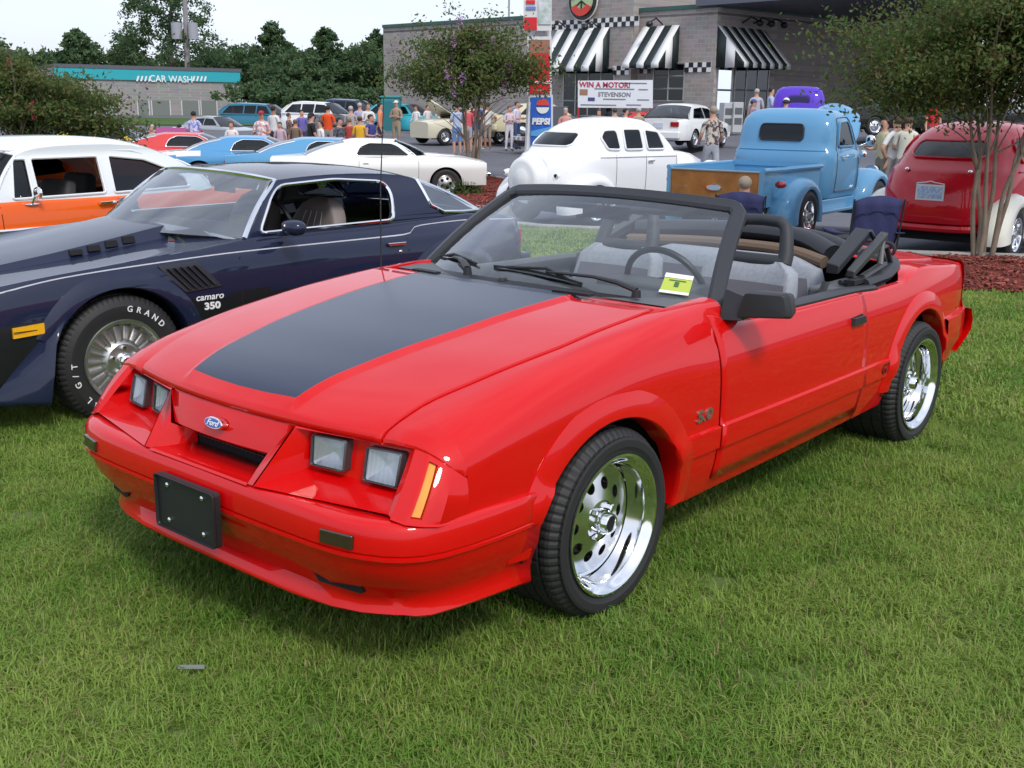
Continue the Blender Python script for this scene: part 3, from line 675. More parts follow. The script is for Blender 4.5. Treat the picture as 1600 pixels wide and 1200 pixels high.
for sg in (1,-1):
    e=empty('front_seat',(-1.52,sg*.355,.0)); e.parent=HERO
    s=MB(); seat_back(s,(-.13,0,.47),.50,.47,.15,.30); s.build('backrest',[GREY,GREYD],e,ang=60)
    s=MB(); s.box((.12,0,.44),(.50,.50,.16),taper=.92); s.build('seat_cushion',GREY,e,bevel=.05,ang=60)
    s=MB(); path=bezpoly([(-.285,.085,.945),(-.335,.135,1.105),(-.335,-.135,1.105),(-.285,-.085,.945)],[.03,.045,.045,.03],4)
    path=[Vector((-.265,.14,.93)),Vector((-.29,.135,.97))]+[Vector(p) for p in bezpoly([(-.29,.14,.96),(-.335,.125,1.115),(-.335,-.125,1.115),(-.29,-.14,.96)],.05,5)][5:-5] if False else [Vector(p) for p in [(-.27,.150,.925),(-.29,.148,.97),(-.315,.132,1.05),(-.328,.118,1.088),(-.335,.085,1.108),(-.338,0,1.112),(-.335,-.085,1.108),(-.328,-.118,1.088),(-.315,-.132,1.05),(-.29,-.148,.97),(-.27,-.150,.925)]]
    s.tube(path,[.034,.034,.030,.028,.027,.027,.027,.028,.030,.034,.034],12,flat=1.0); s.tube([(-.275,.145,.93),(-.275,-.145,.93)],[.036,.036],12)
    s.build('head_restraint',DT,e,ang=70)
s=MB(); seat_back(s,(-2.10,0,.46),1.12,.45,.16,.25,.02); s.box((-1.92,0,.42),(.45,1.10,.16)); rs=s.build('rear_seat',[GREY,GREYD],HERO,ang=60)
# grey side trims by the rear seat, tan roll, folded top
for sg in (1,-1):
    t=MB(); t.box((-2.12,sg*.67,.62),(.48,.18,.42)); t.build('quarter_trim',TRIM,HERO,bevel=.02)
w=MB(); rows=[]   # rolled boot rim round the top well
rim=[(-2.08,.742,.835),(-2.22,.735,.838),(-2.38,.725,.842),(-2.52,.70,.868),(-2.62,.655,.875),(-2.70,.56,.880),(-2.76,.40,.884),(-2.78,.2,.886),(-2.785,0,.887)]
rimp=rim+[(x,-y,z) for x,y,z in rim[-2::-1]]; w.tube(spline(rimp,3),.032,10,flat=1.5); w.build('top_well_rim',VINYL,HERO)
w=MB(); 
for a,b_ in zip(spline(rimp,1)[:-1],spline(rimp,1)[1:]): w.face([a,b_,(b_.x*.96-.08,b_.y*.95,.60),(a.x*.96-.08,a.y*.95,.60)])
w.face([(-2.3,.6,.62),(-2.8,.5,.62),(-2.8,-.5,.62),(-2.3,-.6,.62)]); w.build('top_well_lining',DARK,HERO)
# folded soft top: stacked bows and side rails
FT=empty('folded_soft_top',(0,0,0)); FT.parent=HERO
w=MB(); w.tube(spline([(-2.30,.50,.93),(-2.36,.3,.985),(-2.38,0,.995),(-2.36,-.3,.985),(-2.25,-.60,.97)],4),.045,12,flat=1.3); w.tube(spline([(-2.44,.52,.93),(-2.5,.3,.97),(-2.52,0,.975),(-2.5,-.3,.97),(-2.42,-.60,.95)],4),.045,12,flat=1.3); w.build('folded_fabric',VINYL,FT)
w=MB(); w.tube(spline([(-2.22,.50,.895),(-2.27,.3,.925),(-2.29,0,.93),(-2.27,-.3,.925),(-2.18,-.60,.915)],4),.030,10); w.build('lining_roll',M('tan_lining',(.16,.11,.075),.9),FT)
for sg in (1,-1):
    f=lambda x,y,z:(x,sg*y,z)
    w=MB(); w.hexa([f(-1.98,.62,.880),f(-1.98,.68,.880),f(-2.36,.66,1.02),f(-2.36,.58,1.02),f(-1.98,.62,.93),f(-1.98,.68,.92),f(-2.36,.66,1.055),f(-2.36,.58,1.06)]); w.build('side_rail',BLK,FT,bevel=.006)
    w=MB(); w.hexa([f(-2.04,.69,.865),f(-2.04,.73,.865),f(-2.42,.72,1.0),f(-2.42,.68,1.0),f(-2.04,.69,.90),f(-2.04,.73,.895),f(-2.42,.72,1.04),f(-2.42,.68,1.045)]); w.build('side_rail',M('dull_metal',(.10,.10,.10),.4,.8),FT,bevel=.006)
    for (a,b_,rr_,mt) in (((-2.05,.70,.87),(-2.30,.66,.955),.013,BLK),((-2.34,.66,1.05),(-2.46,.70,.90),.009,M('dull_metal')),((-2.40,.70,1.03),(-2.30,.74,.90),.010,M('dull_metal')),((-2.46,.70,.97),(-2.30,.66,.93),.009,M('dull_metal')),((-2.46,.70,.97),(-2.50,.72,.86),.009,BLK),((-2.10,.74,.86),(-2.34,.74,.90),.014,M('dull_metal'))):
        w=MB(); w.tube([f(*a),f(*b_)],rr_,8,flat=1.5); w.build('hinge_arm',mt,FT)
    w=MB(); w.tube([f(-1.96,.70,.850),f(-1.99,.71,.845),f(-2.2,.74,.852)],.012,8); w.box(f(-2.08,.74,.853),(.22,.05,.02)); w.build('latch_plate',BLK,FT)
    w=MB(); w.tube([f(-1.86,.68,.86),f(-1.83,.67,.80),f(-1.87,.66,.62)],.011,6,flat=2); w.build('seat_belt',M('belt_webbing',(.05,.05,.055),.9),HERO)
# ================= generic car builder =================
GND=MB
def steel_wheel(parent,x,sg,yo,R0,Rr,w,style='mag',rub=True,name='wheel'):
    r=empty(name,(x,sg*yo,R0)); r.parent=parent
    if sg<0: r.rotation_euler=(0,0,PI)
    wheel_tyre(r,R0,Rr,w,tread=False,n=40)
    b=MB()
    if style=='mag':
        b.lathe([(Rr+.01,.004),(Rr+.006,.012),(Rr-.012,.002),(Rr-.02,-.04),(Rr-.05,-.06)],n=32); rim=b.build('rim',CHROME,r)
        d=MB(); holed_disc(d,.05,Rr-.04,5,.036,(Rr-.04+.05)/2,-.02,-.055,thick=.02,off=.5); d.lathe([(.05,-.02),(.045,-.002),(.03,.002),(0,.002)],n=16); d.build('wheel_disc',ALU,rim)
    else:
        b.lathe([(Rr+.01,.004),(Rr+.006,.012),(Rr-.015,.0),(Rr-.03,-.02),(Rr-.06,-.012),(.09,.0),(.08,.02),(.04,.032),(0,.034)],n=32); b.build('rim',CHROME if style=='cap' else ALU,r)
    k=MB(); k.lathe([(.0,-.07),(Rr-.03,-.07),(Rr-.03,-.10)],n=16); k.build('wheel_back',DARK,r)
    return r
def gcar(name,loc,rz,label,cat,sp,group=None):
    E=empty(name,loc,R(rz),label,cat,group)
    if sp.get('scale'): E.scale=(sp['scale'],)*3
    H=lambda k,d=None: hermite(sp[k]) if k in sp else d
    Wf=H('W'); D=H('D',hermite([(.15,.10),(.22,.06),(.32,.03),(.5,.005),(.6,0),(.7,.004),(.8,.02),(.9,.05),(1.0,.09),(1.1,.13)]))
    zs=H('zs'); zt=H('zt'); zb=H('zb',lambda x:.22); yi=H('yi',lambda x:.62); crown=sp.get('crown',.03)
    x0,x1=sp['x0'],sp['x1']; wb=sp.get('wb',2.75); ar=sp.get('ar',.37); R0=sp.get('R0',.33); zc=R0+.0
    ra=sp.get('rarch',ar)
    arches=[(0,zc,ar,ar*.98),(-wb,zc,ra,ra*.98 if ra else 0)]; arches=[a for a in arches if a[2]]
    yf=sp.get('yf') or (lambda x,z: Wf(x)-D(z))
    E['_y']=0; del E['_y']
    paintm=sp['paint']; mats=[paintm]+list(sp.get('mats',[])); mf2=sp.get('side_mat')
    m=MB(); xs=set(round(x,4) for x in lin(x0,x1,sp.get('nx',44)))
    for (xc,z0,a,b_) in arches:
        for k in range(25): xs.add(round(xc+a*math.cos(PI*k/24),4))
    for e in sp.get('xs',[]): xs.add(e)
    xs=sorted(xs); cab=sp.get('cabin'); rows=[]
    nz=sp.get('zrows',[0,.07,.14,.22,.3,.4,.5,.6,.7,.8,.88,.95,1])
    for x in xs:
        lo=zb(x)
        for (xc,z0,a,b_) in arches:
            if abs(x-xc)<a-1e-5: lo=max(lo,z0+b_*math.sqrt(max(0,1-((x-xc)/a)**2)))
        hi=zs(x); base=zb(x); zz=[max(lo,base+(hi-base)*t) for t in nz]
        side=[(yf(x,z),z) for z in zz]; ye=side[-1][0]; yk=min(yi(x),ye*.96); zk=zt(x); zk_=zk-crown*(yk/ye)**2
        cor=[(yk+(ye-yk)*math.cos(t)**.8,hi+(zk_-hi)*math.sin(t)) for t in [PI/2*k/6 for k in range(1,7)]]
        incab=cab and cab[1]<x<cab[0]
        top=[(yk*(1-t),zk-crown*(yk*(1-t)/ye)**2) for t in (.25,.5,.75,1)] if not incab else [(yk-.02*q,zk_-.03*q) for q in (1,1.5,2,2.5)]
        P=side+cor+top; rows.append([(x,-y,z) for y,z in P]+([(x,y,z) for y,z in P[::-1]] if incab else [(x,y,z) for y,z in P[-2::-1]]))
        if not incab: rows[-1]=rows[-1][:len(P)]+[rows[-1][len(P)-1]]+rows[-1][len(P):]
    k=len(nz)
    def mfn(i,j):
        if mf2:
            P=[rows[i][j],rows[i+1][j],rows[i][j+1],rows[i+1][j+1]]; cx=[sum(p[q] for p in P)/4 for q in range(3)]; return mf2(*cx)
        return 0
    # split the strip across the cabin opening
    K=len(rows[0])//2
    m.grid([r[:K] for r in rows],mf=mfn); m.grid([r[K:] for r in rows],mf=lambda i,j:mfn(i,j+K))
    for a in range(len(rows)-1):
        xm=(rows[a][0][0]+rows[a+1][0][0])/2
    def cap(r): 
        q=[Vector(p) for p in r]; n_=len(q)
        for i in range(n_//2-1): m.face([q[i],q[i+1],q[n_-2-i],q[n_-1-i]],0)
    cap(rows[0]); cap(rows[-1])
    if 'flare' in sp:
        for (xc,z0,a,b_) in arches:
            for sg in (1,-1): arch_flare(m,yf,xc,z0,a,b_,sp['flare'][1],sp['flare'][0],sg,4,176,n=24)
    body=m.build('body',mats,E,ang=sp.get('ang',32))
    for g in sp.get('gaps',[]):      # door shut lines: thin dark strips on the side, gap shade put into colour
        for sg in (1,-1):
            q=MB(); pts=[(g+sp.get('gapl',0)*(z-.5),sg*(yf(g,z)+.0005),z) for z in lin(zb(g)+.06,zs(g)-.005,10)]
            q.grid([[(x-.004,y,z),(x+.004,y,z)] for x,y,z in pts]); q.build('shut_line',DARK,E)
    # wheels
    if not sp.get('nowheels'):
        for xw in (0,-wb):
            for sg in (1,-1):
                if sp.get('wheelfn'): sp['wheelfn'](E,xw,sg)
                else: steel_wheel(E,xw,sg,sp.get('track',Wf(xw)-.04),R0,sp.get('Rr',.2),.2,sp.get('wheel','mag'))
    u=MB(); u.box(((x0+x1)/2,0,.30),(abs(x0-x1)*.86,1.1,.12))
    for xw,rr_ in ((0,ar),(-wb,ra or ar)):
        for sg in (1,-1):
            u.grid([[(xw+(rr_+.03)*math.cos(t),sg*y,zc+(rr_+.03)*math.sin(t)) for y in (Wf(xw)-.05,.4)] for t in lin(-.3,PI+.3,15)])
            u.poly([(xw+(rr_+.03)*math.cos(t),sg*.42,zc+(rr_+.03)*math.sin(t)) for t in lin(-.3,PI+.3,15)])
    u.build('underbody',DARK,E)
    # greenhouse
    g=sp.get('gh')
    if g: greenhouse(E,g,yf,zs,sp)
    return E
def greenhouse(E,g,yf,zs,sp):
    "g: outline (x,z) from front base over the roof to the rear base, yb base half width, yr roof half width, windows [(x,z)...], wf/wr plan bow of the glass"
    pm=g.get('paint') or sp['paint']; yb,yr=g['yb'],g['yr']; zb,zr=g['zb'],g['zr']; out=g['outline']
    def Y(x,z): t=max(0,min(1,(z-zb)/(zr-zb))); return yb+(yr-yb)*(t**1.25) - g.get('taper',0)*max(0,(g['xm']-x))**2 if 'xm' in g else yb+(yr-yb)*(t**1.25)
    outline=spline([(x,0,z) for x,z in out],3)
    trim=g.get('trim',CHROME); gl=g.get('glass',DKGLASS)
    for sg in (1,-1):
        P=lambda q,o=0: Vector((q[0],sg*(Y(q[0],q[2])+o),q[2]))
        wins=[bezpoly([(x,0,z) for x,z in w],g.get('wr_',.04),3) for w in g['windows']]
        m=MB(); flat=[[Vector((q[0],0,q[2])) for q in outline]]+[[Vector(q) for q in w] for w in wins]; al=[q for l in flat for q in l]
        for t in tessellate_polygon(flat): m.face([P(al[i]) for i in t])
        if g.get('trimmat'):
            q_=MB()
            for t in tessellate_polygon(flat): q_.face([P(al[i],-.028) for i in t])
            q_.build('pillar_trim',g['headliner'],E)
        for w in wins: m.grid([[P(q) for q in w],[P(q,-.025) for q in w]],closev=True)
        m.build('cabin_side',pm,E,ang=30)
        for w in wins:
            m=MB(); m.poly([P(q,-.012) for q in w]); a=m.build('side_window',gl,E) if not (g.get('open') and w is wins[g['open']-1]) else None
            m=MB(); m.tube([P(q,.004) for q in w]+[P(w[0],.004)],g.get('tr',.010),6,flat=1); m.build('window_trim',trim,a or E)
    # roof
    xf_,xr_=g['roof']; m=MB(); rows=[]; cr_=g.get('crown',.05)
    nu=g.get('nu',len(out)-2); ozl=sorted([(q[0],q[2]) for q in outline[:(nu-1)*3+1]]); 
    def zo(x):
        for a,b_ in zip(ozl,ozl[1:]):
            if a[0]<=x<=b_[0]+1e-9: return a[1]+(b_[1]-a[1])*((x-a[0])/(b_[0]-a[0]+1e-9))
        return ozl[0][1] if x<ozl[0][0] else ozl[-1][1]
    bf,br=g.get('bowf',.08),g.get('bowr',.08)
    def edgepts(x,bow,n=17,sag=0):
        ze=zo(x); ye=Y(x,ze); return [Vector((x+bow*(1-t*t),ye*t,ze+cr_*g.get('cm',1)*(1-abs(t)**2.6))) for t in lin(-1,1,n)]
    for k in range(15):
        s_=k/14; x=xf_+(xr_-xf_)*s_; bow=bf*(1-s_)**2-br*s_**2; r=edgepts(x,bow)
        rows.append(r)
    m.grid(rows); m.build('roof',g.get('roofpaint') or pm,E,ang=40)
    if g.get('trimmat'): m=MB(); m.grid([[p-Vector((0,0,.03)) for p in r] for r in rows]); m.build('headliner',g['headliner'],E,ang=60)
    def screen(name,xb,zb_,bow_b,xt,bow_t,bul,n=17,mt=None,fr=True,notop=False):
        if notop: mt=g.get('rearglass')
        yb_=Y(xb,zb_)*.995; B=[Vector((xb+bow_b*(1-t*t),yb_*t,zb_+g.get('cb',.02)*(1-t*t))) for t in lin(-1,1,n)]
        T=edgepts(xt,bow_t,n); T=[Vector((p.x,p.y*.985,p.z-.004)) for p in T]; rows=[]
        for k in range(7):
            s_=k/6; nx=Vector((math.copysign(.7,bow_b),0,.7)); rows.append([a.lerp(b_,s_)+nx*bul*math.sin(PI*s_) for a,b_ in zip(B,T)])
        m=MB(); m.grid(rows); w=m.build(name,mt or g.get('wsglass',gl),E)
        if fr:
            loop=rows[0]+[r[-1] for r in rows[1:-1]]+rows[-1][::-1]+[r[0] for r in rows[-2:0:-1]]; loop=([r[0] for r in rows[::-1]]+rows[0][1:]+[r[-1] for r in rows[1:]]) if notop else (([r[0] for r in rows]+rows[-1][1:]+[r[-1] for r in rows[-2::-1]]) if g.get('nobase') else loop+[loop[0]]); m=MB(); m.tube(loop,g.get('tr',.010)*1.4,6); m.build('window_trim',trim,w)
        return w
    a=g['front']; screen('windscreen',a[0],a[1],a[2],xf_,bf,a[3]); a=g['rear']; 
    if a: screen('rear_window',a[0],a[1],-a[2],xr_,-br,a[3],notop=True)
    # cabin interior
    i=MB(); xa,xb2=out[0][0]-.1,out[-1][0]+.3; i.box(((xa+xb2)/2,0,.40),(abs(xa-xb2),1.25,.1)); i.box((xb2+.0,0,zb-.06),(.5,1.2,.03))
    i.build('cabin_floor',g.get('trimmat',DARK),E)
    st=g.get('seat') or M('dark_upholstery',(.03,.03,.033),.7)
    for x in g.get('seats',[(out[0][0]-1.05),(out[0][0]-1.85)]):
        for y in (-.34,.34):
            i=MB(); i.box((x,y,zb-.13),(.16,.5,.55),rot=(0,R(-12),0),taper=.8); i.box((x+.28,y,zb-.42),(.5,.5,.16)); i.build('seat',st,E,bevel=.05,ang=70)
    d=MB(); d.box((out[0][0]-.22,0,zb-.09),(.35,1.3,.14)); d.build('dashboard',st,E,bevel=.03)
    s_=MB(); c=Vector((out[0][0]-.5,.36,zb+.0)); s_.tube([c+Vector((.06*math.sin(t),.18*math.cos(t),.17*math.sin(t))) for t in lin(0,2*PI,25)],.013,6); s_.build('steering_wheel',BLK,E)
# ---------------- dark muscle coupe beside the convertible ----------------
CPO=paint('midnight_blue_paint',(.010,.015,.042)); CLOW=M('satin_dark_lower',(.006,.007,.010),.45,0,.3,cr=.2); PIN=M('silver_pinstripe',(.65,.68,.75),.4)
STW=M('tan_seat_vinyl',(.20,.17,.16),.6)
cW=hermite([(1.0,.66),(.9,.76),(.75,.84),(.5,.885),(.2,.90),(-.7,.89),(-1.4,.89),(-1.9,.905),(-2.3,.91),(-2.7,.87),(-3.0,.78),(-3.10,.70)])
cD=hermite([(.16,.10),(.22,.075),(.35,.04),(.48,.018),(.58,.004),(.66,0),(.72,.002),(.78,.008),(.83,.020),(.87,.038),(.90,.062),(.95,.11)])
def cy(x,z):
    return cW(x)-cD(z-(-.035 if x<-.5 else -.035-.09*max(0,min(1,(x+.5)/1.3))))
cpl=hermite([(.95,.66),(.58,.740),(.27,.785),(-.1,.808),(-.7,.83),(-1.72,.84),(-1.92,.845),(-2.02,.885),(-2.4,.895),(-3.05,.86)])
cam_side=lambda x,y,z: 1 if (abs(y)>.6 and z< (.60 if x>.28 else .615+.0*(x)) and z<hermite([(.6,.59),(-.3,.60),(-.5,.605),(-1.5,.67),(-2.3,.72),(-4,.75)])(x)) else 0
cabS=dict(x0=.95,x1=-3.08,wb=2.27,W=[(0,1),(1,1)],yf=cy,paint=CPO,mats=[CLOW],side_mat=cam_side,xs=[.28,-.7,-1.89],
 zs=[(.95,.70),(.6,.765),(.27,.803),(-.1,.830),(-.7,.872),(-1.7,.885),(-2.0,.90),(-2.4,.92),(-2.8,.90),(-3.08,.84)],
 zt=[(.95,.70),(.7,.735),(.4,.770),(0,.815),(-.45,.875),(-.9,.92),(-2.0,.935),(-2.5,.955),(-2.8,.94),(-3.08,.88)],
 zb=[(.95,.26),(.4,.22),(-2.6,.24),(-3.08,.40)],yi=[(.95,.55),(.3,.66),(-.5,.72),(-1,.80),(-2.0,.80),(-2.5,.66),(-3.08,.60)],crown=.02,ar=.385,R0=.335,
 cabin=(-.80,-2.55),track=.885,Rr=.205,nx=60,zrows=[0,.06,.12,.2,.28,.36,.44,.50,.54,.58,.62,.66,.70,.75,.80,.85,.90,.94,.97,1])
cabS['W']=[(1.0,.66),(.9,.76),(.75,.84),(.5,.885),(.2,.90),(-.7,.89),(-1.4,.89),(-1.9,.905),(-2.3,.91),(-2.7,.87),(-3.0,.78),(-3.10,.70)]
cabS['gaps']=[-.70,-1.89]; cabS['gapl']=-.03
def cwheel(E,x,sg):
    r=empty('wheel',(x,sg*.885,.335)); r.parent=E
    if sg<0: r.rotation_euler=(0,0,PI)
    wheel_tyre(r,.338,.205,.23,tread=True,n=204)
    b=MB(); b.lathe([(.216,.004),(.212,.012),(.200,.008),(.192,-.004),(.186,-.03),(.17,-.055)],n=48); rim=b.build('rim',ALU,r,ang=30)
    d=MB(); d.lathe([(.188,-.052),(.11,-.038),(.095,-.018),(.085,-.010),(.05,-.008),(0,-.008)],n=48); d.build('wheel_disc',ALU,rim)
    for k in range(20):     # turbine fins
        a=2*PI*k/20; q=MB(); c=Vector((math.cos(a),0,math.sin(a))); t=Vector((-math.sin(a),0,math.cos(a)))
        q.hexa([c*.105-t*.005+Vector((0,-.036,0)),c*.105+t*.005+Vector((0,-.036,0)),c*.19+t*.013+Vector((0,-.05,0)),c*.19-t*.013+Vector((0,-.05,0)),c*.105-t*.004+Vector((0,-.012,0)),c*.105+t*.004+Vector((0,-.012,0)),c*.192+t*.010+Vector((0,-.004,0)),c*.192-t*.010+Vector((0,-.004,0))]); q.build('fin',ALU,rim)
    for k in range(5):
        a=2*PI*k/5+.3; q=MB(); q.lathe([(.013,-.01),(.012,.008),(0,.012)],'y',(.066*math.cos(a),0,.066*math.sin(a)),8); q.build('wheel_nut',CHROME,rim)
    h=MB(); h.lathe([(.042,-.008),(.040,.02),(.030,.034),(.022,.038),(0,.038)],n=24); h.build('hub_cap',CHROME,rim)
    if sg>0 and x==0:
        t_=arc_text('tyre_lettering','GRAND',r,.268,.0135,R(99),R(10.5),.043,WHITE); arc_text('tyre_lettering','RADIAL G/T',r,.268,.0135,R(-92),R(10.5),.043,WHITE)
cabS['wheelfn']=cwheel
cabS['gh']=dict(yb=.80,yr=.655,zb=.905,zr=1.20,xm=-1.9,taper=.10,outline=[(-.79,.885),(-.92,1.03),(-1.04,1.17),(-1.12,1.196),(-1.5,1.215),(-1.9,1.205),(-2.15,1.16),(-2.5,1.04),(-2.78,.93),(-2.3,.905),(-1.4,.90)],
 windows=[[(-.88,.915),(-1.02,1.10),(-1.10,1.165),(-1.5,1.185),(-1.86,1.16),(-1.90,1.10),(-1.86,.93)]],roof=(-1.10,-2.14),bowf=.10,bowr=.02,crown=.035,front=(-.79,.895,.36,.02),rear=(-2.64,.945,.08,.015),wr_=.05,open=1,glass=WINGLASS,rearglass=WINGLASS,
 wsglass=GLASS('blue_sky_glass',(.50,.60,.65),2.1),tr=.011,seats=[],seat=M('dark_upholstery',(.05,.05,.055),.7),trimmat=M('grey_cabin_trim',(.10,.10,.105),.8),headliner=M('grey_headliner',(.22,.22,.23),.9))
cabS['gh']['nu']=7; cabS['gh']['nobase']=1
cabS['gh']['outline']=[(-.79,.885),(-.92,1.03),(-1.04,1.17),(-1.12,1.196),(-1.5,1.215),(-1.9,1.205),(-2.15,1.165),(-2.17,1.10),(-2.20,1.0),(-2.30,.955),(-2.48,.945),(-2.0,.90),(-1.4,.90)]
CAM=gcar('muscle_coupe',(-2.62,6.10,-.03),-134.4,'dark blue-black seventies coupe with bonnet scoop and fender louvres beside the red convertible','car',cabS)
def CS(x,z,o=0): return Vector((x,cy(x,z)+o,z))
q=MB()
for sg in (1,-1):
    pts=[(x,sg*(cy(x,cpl(x))+.0005),cpl(x)) for x in lin(.9,-3.02,70)]; q.grid([[(x,y,z-.005),(x,y,z+.005)] for x,y,z in pts])
q.build('pinstripe',PIN,CAM)
# bonnet scoop with side openings
m=MB(); rows=[]
for x,w,h in ((.62,.14,.0),(.52,.26,.010),(.38,.31,.025),(.1,.335,.038),(-.2,.345,.05),(-.50,.35,.065),(-.55,.35,.065),(-.555,.34,.0)):
    zz=hermite(cabS['zt'])(x); rows.append([(x,-w-.04,zz-.01),(x,-w,zz+h*.9),(x,-w*.8,zz+h),(x,0,zz+h+.008),(x,w*.8,zz+h),(x,w,zz+h*.9),(x,w+.04,zz-.01)])
m.grid(rows); sc=m.build('bonnet_scoop',CPO,CAM,ang=25)
for sg in (1,-1):
    for x in (-.02,-.12,-.22,-.32):
        zz=hermite(cabS['zt'])(x); h=.045+(.1-x)*.05; m=MB(); m.hexa([(x-.035,sg*.385,zz+.010),(x+.035,sg*.385,zz+.008),(x+.035,sg*.30,zz+.02),(x-.035,sg*.30,zz+.02),(x-.035,sg*.366,zz+h*.66),(x+.030,sg*.366,zz+h*.62),(x+.03,sg*.30,zz+h*.7),(x-.035,sg*.3,zz+h*.7)]); m.build('scoop_vent',DARK,sc)
# fender louvre panels
for sg in (1,-1):
    f=lambda x,z,o=0:(x,sg*(cy(x,z)+o),z)
    m=MB(); Q=[(-.22,.800),(-.45,.805),(-.58,.665),(-.36,.650)]; P0=bezpoly([(a,0,c) for a,c in Q],.012,2)
    m.grid([[f(p.x,p.z,.001) for p in P0],[f(p.x,p.z,.007) for p in P0]],closev=True); m.poly([f(p.x,p.z,.007) for p in P0]); lv=m.build('louvre_panel',M('graphite_louvre',(.022,.022,.028),.4),CAM)
    for k in range(5):
        t=.12+.17*k; a=Vector((-.22,0,.800)).lerp(Vector((-.45,0,.805)),t); b_=Vector((-.36,0,.650)).lerp(Vector((-.58,0,.665)),t); a=a.lerp(b_,.12); b_=a.lerp(b_,.88)
        m=MB(); m.hexa([f(a.x,a.z,.006),f(a.x-.030,a.z,.006),f(b_.x-.030,b_.z,.006),f(b_.x,b_.z,.006),f(a.x-.004,a.z,.024),f(a.x-.012,a.z,.024),f(b_.x-.012,b_.z,.020),f(b_.x-.004,b_.z,.020)]); m.build('louvre_slat',M('graphite_louvre'),lv)
    xd=(-sg,0,0)
    text('name_script','camaro',.050,WHITE,CAM,f(-.50,.612,.0025),xd,(0,0,1),.001,.2,.0006,sx=1.12); text('engine_number','350',.052,WHITE,CAM,f(-.515,.560,.0025),xd,(0,0,1),.001,0,.002,sx=1.25)
    m=MB(); m.hexa([f(.40,.535,.0),f(.545,.525,.0),f(.545,.525,.012),f(.40,.535,.012),f(.40,.585,.0),f(.545,.575,.0),f(.545,.575,.012),f(.40,.585,.012)]); mk=m.build('side_marker',M('amber_reflector',(.85,.42,.01),.3,0,.6),CAM); 
    m=MB(); m.box(f(.472,.555,.0125),(.145,.003,.004)); m.build('marker_divider',DARK,mk)
    # wheel spoiler ahead of the arch
    m=MB(); A=[(.385,.60),(.40,.40),(.405,.20)]; B_=[(.62,.32),(.70,.20)]
    rows=[[f(.33,.615,.0),f(.30,.60,.018)],[f(.42,.50,.0),f(.365,.48,.045)],[f(.55,.36,.0),f(.39,.34,.075)],[f(.66,.235,.02),f(.41,.205,.09)],[f(.68,.205,.01),f(.41,.175,.085)]]
    m.grid(rows); m.grid([[r[1] for r in rows],[ (r[1][0]+.0,r[1][1]-sg*.12,r[1][2]) for r in rows]]); m.build('wheel_spoiler',CLOW if False else CPO,CAM,solid=.006)
    arch=MB(); arch_flare(arch,lambda x,z:cy(x,z),0,.335,.385,.377,.09,.022,sg,22,172,n=36); arch.build('wheel_arch_lip',CPO,CAM); arch=MB(); arch_flare(arch,lambda x,z:cy(x,z),-2.27,.335,.385,.377,.09,.022,sg,8,172,n=36); arch.build('wheel_arch_lip',CPO,CAM)
    # mirror, handle
    m=MB(); m.ell((-1.0,sg*.97,.955),(.055,.085,.045),14,8,pw=.8); m.hexa([(-.96,sg*.84,.90),(-1.05,sg*.84,.90),(-1.04,sg*.88,.90),(-.97,sg*.88,.90),(-.98,sg*.90,.94),(-1.03,sg*.90,.94),(-1.02,sg*.93,.94),(-.98,sg*.93,.94)]); m.build('door_mirror',CPO,CAM,ang=60)
    m=MB(); m.hexa([f(-1.74,.785,.0),f(-1.86,.785,.0),f(-1.86,.785,.02),f(-1.74,.785,.02),f(-1.73,.805,.0),f(-1.87,.805,.0),f(-1.87,.805,.025),f(-1.73,.805,.025)]); m.build('door_handle',CHROME,CAM,bevel=.003)
    m=MB(); m.ell(f(-1.83,.745,.002),(.013,.005,.013),12,6); m.build('door_lock',CHROME,CAM)
    # curved inner side trim, belt
    m=MB(); m.box((-1.55,sg*.80,.62),(1.3,.05,.50)); m.build('door_trim',M('grey_cabin_trim'),CAM,bevel=.02)
    m=MB(); m.tube([(-2.02,sg*.62,1.12),(-2.0,sg*.64,.98),(-1.93,sg*.66,.86)],.022,6,flat=1.6); sb=m.build('seat_belt',BLK,CAM)
    m=MB(); m.box((-1.965,sg*.665,.955),(.03,.012,.04)); m.build('belt_buckle',CHROME,sb)
for y in (-.36,.36):   # high-back seat shell seen through the window
    m=MB(); seat_back(m,(-1.50,y,.50),.50,.55,.17,.28,.03,rnd_=1,nv=16); st=m.build('high_back_seat',[STW,STW],CAM,ang=60)
    for k in range(4):
        z=MB(); yy=-.12+.08*k; z.tube([(-1.50+.082-.28*.55*t+.02*abs(yy)*8*0,y+yy*(1-.3*t**3),.55+.42*t) for t in lin(0,1,8)],.003,4); z.build('seat_piping',M('pale_piping',(.35,.32,.31),.6),st)
for sg in (1,-1):
    yy=lambda x,z: (.80+(.655-.80)*max(0,min(1,(z-.905)/(1.20-.905)))**1.25)-.10*max(0,(-1.9-x))**2
    pts=[(-2.15,1.162),(-2.17,1.10),(-2.20,1.0),(-2.30,.955),(-2.48,.945),(-2.64,.945),(-2.40,1.055)]
    q=MB(); q.poly([(x,sg*(yy(x,z)-.006),z) for x,z in pts]); gg=q.build('rear_side_glass',GLASS('blue_sky_glass'),CAM)
    q=MB(); q.tube([(x,sg*(yy(x,z)+.002),z) for x,z in bezpoly([(x,z,0) for x,z in pts[:6]],0) and pts[:6]],.012,6); q.build('window_trim',CHROME,gg)
m=MB(); m.box((-1.16,0,1.115),(.02,.22,.06)); m.tube([(-1.15,0,1.13),(-1.12,0,1.18)],.008); m.build('interior_mirror',BLK,CAM,bevel=.01)
m=MB(); m.face([(-.865,.66,.955),(-.86,.56,.955),(-.90,.55,1.0),(-.91,.64,1.0)]); m.build('windscreen_sticker',YEL,CAM)
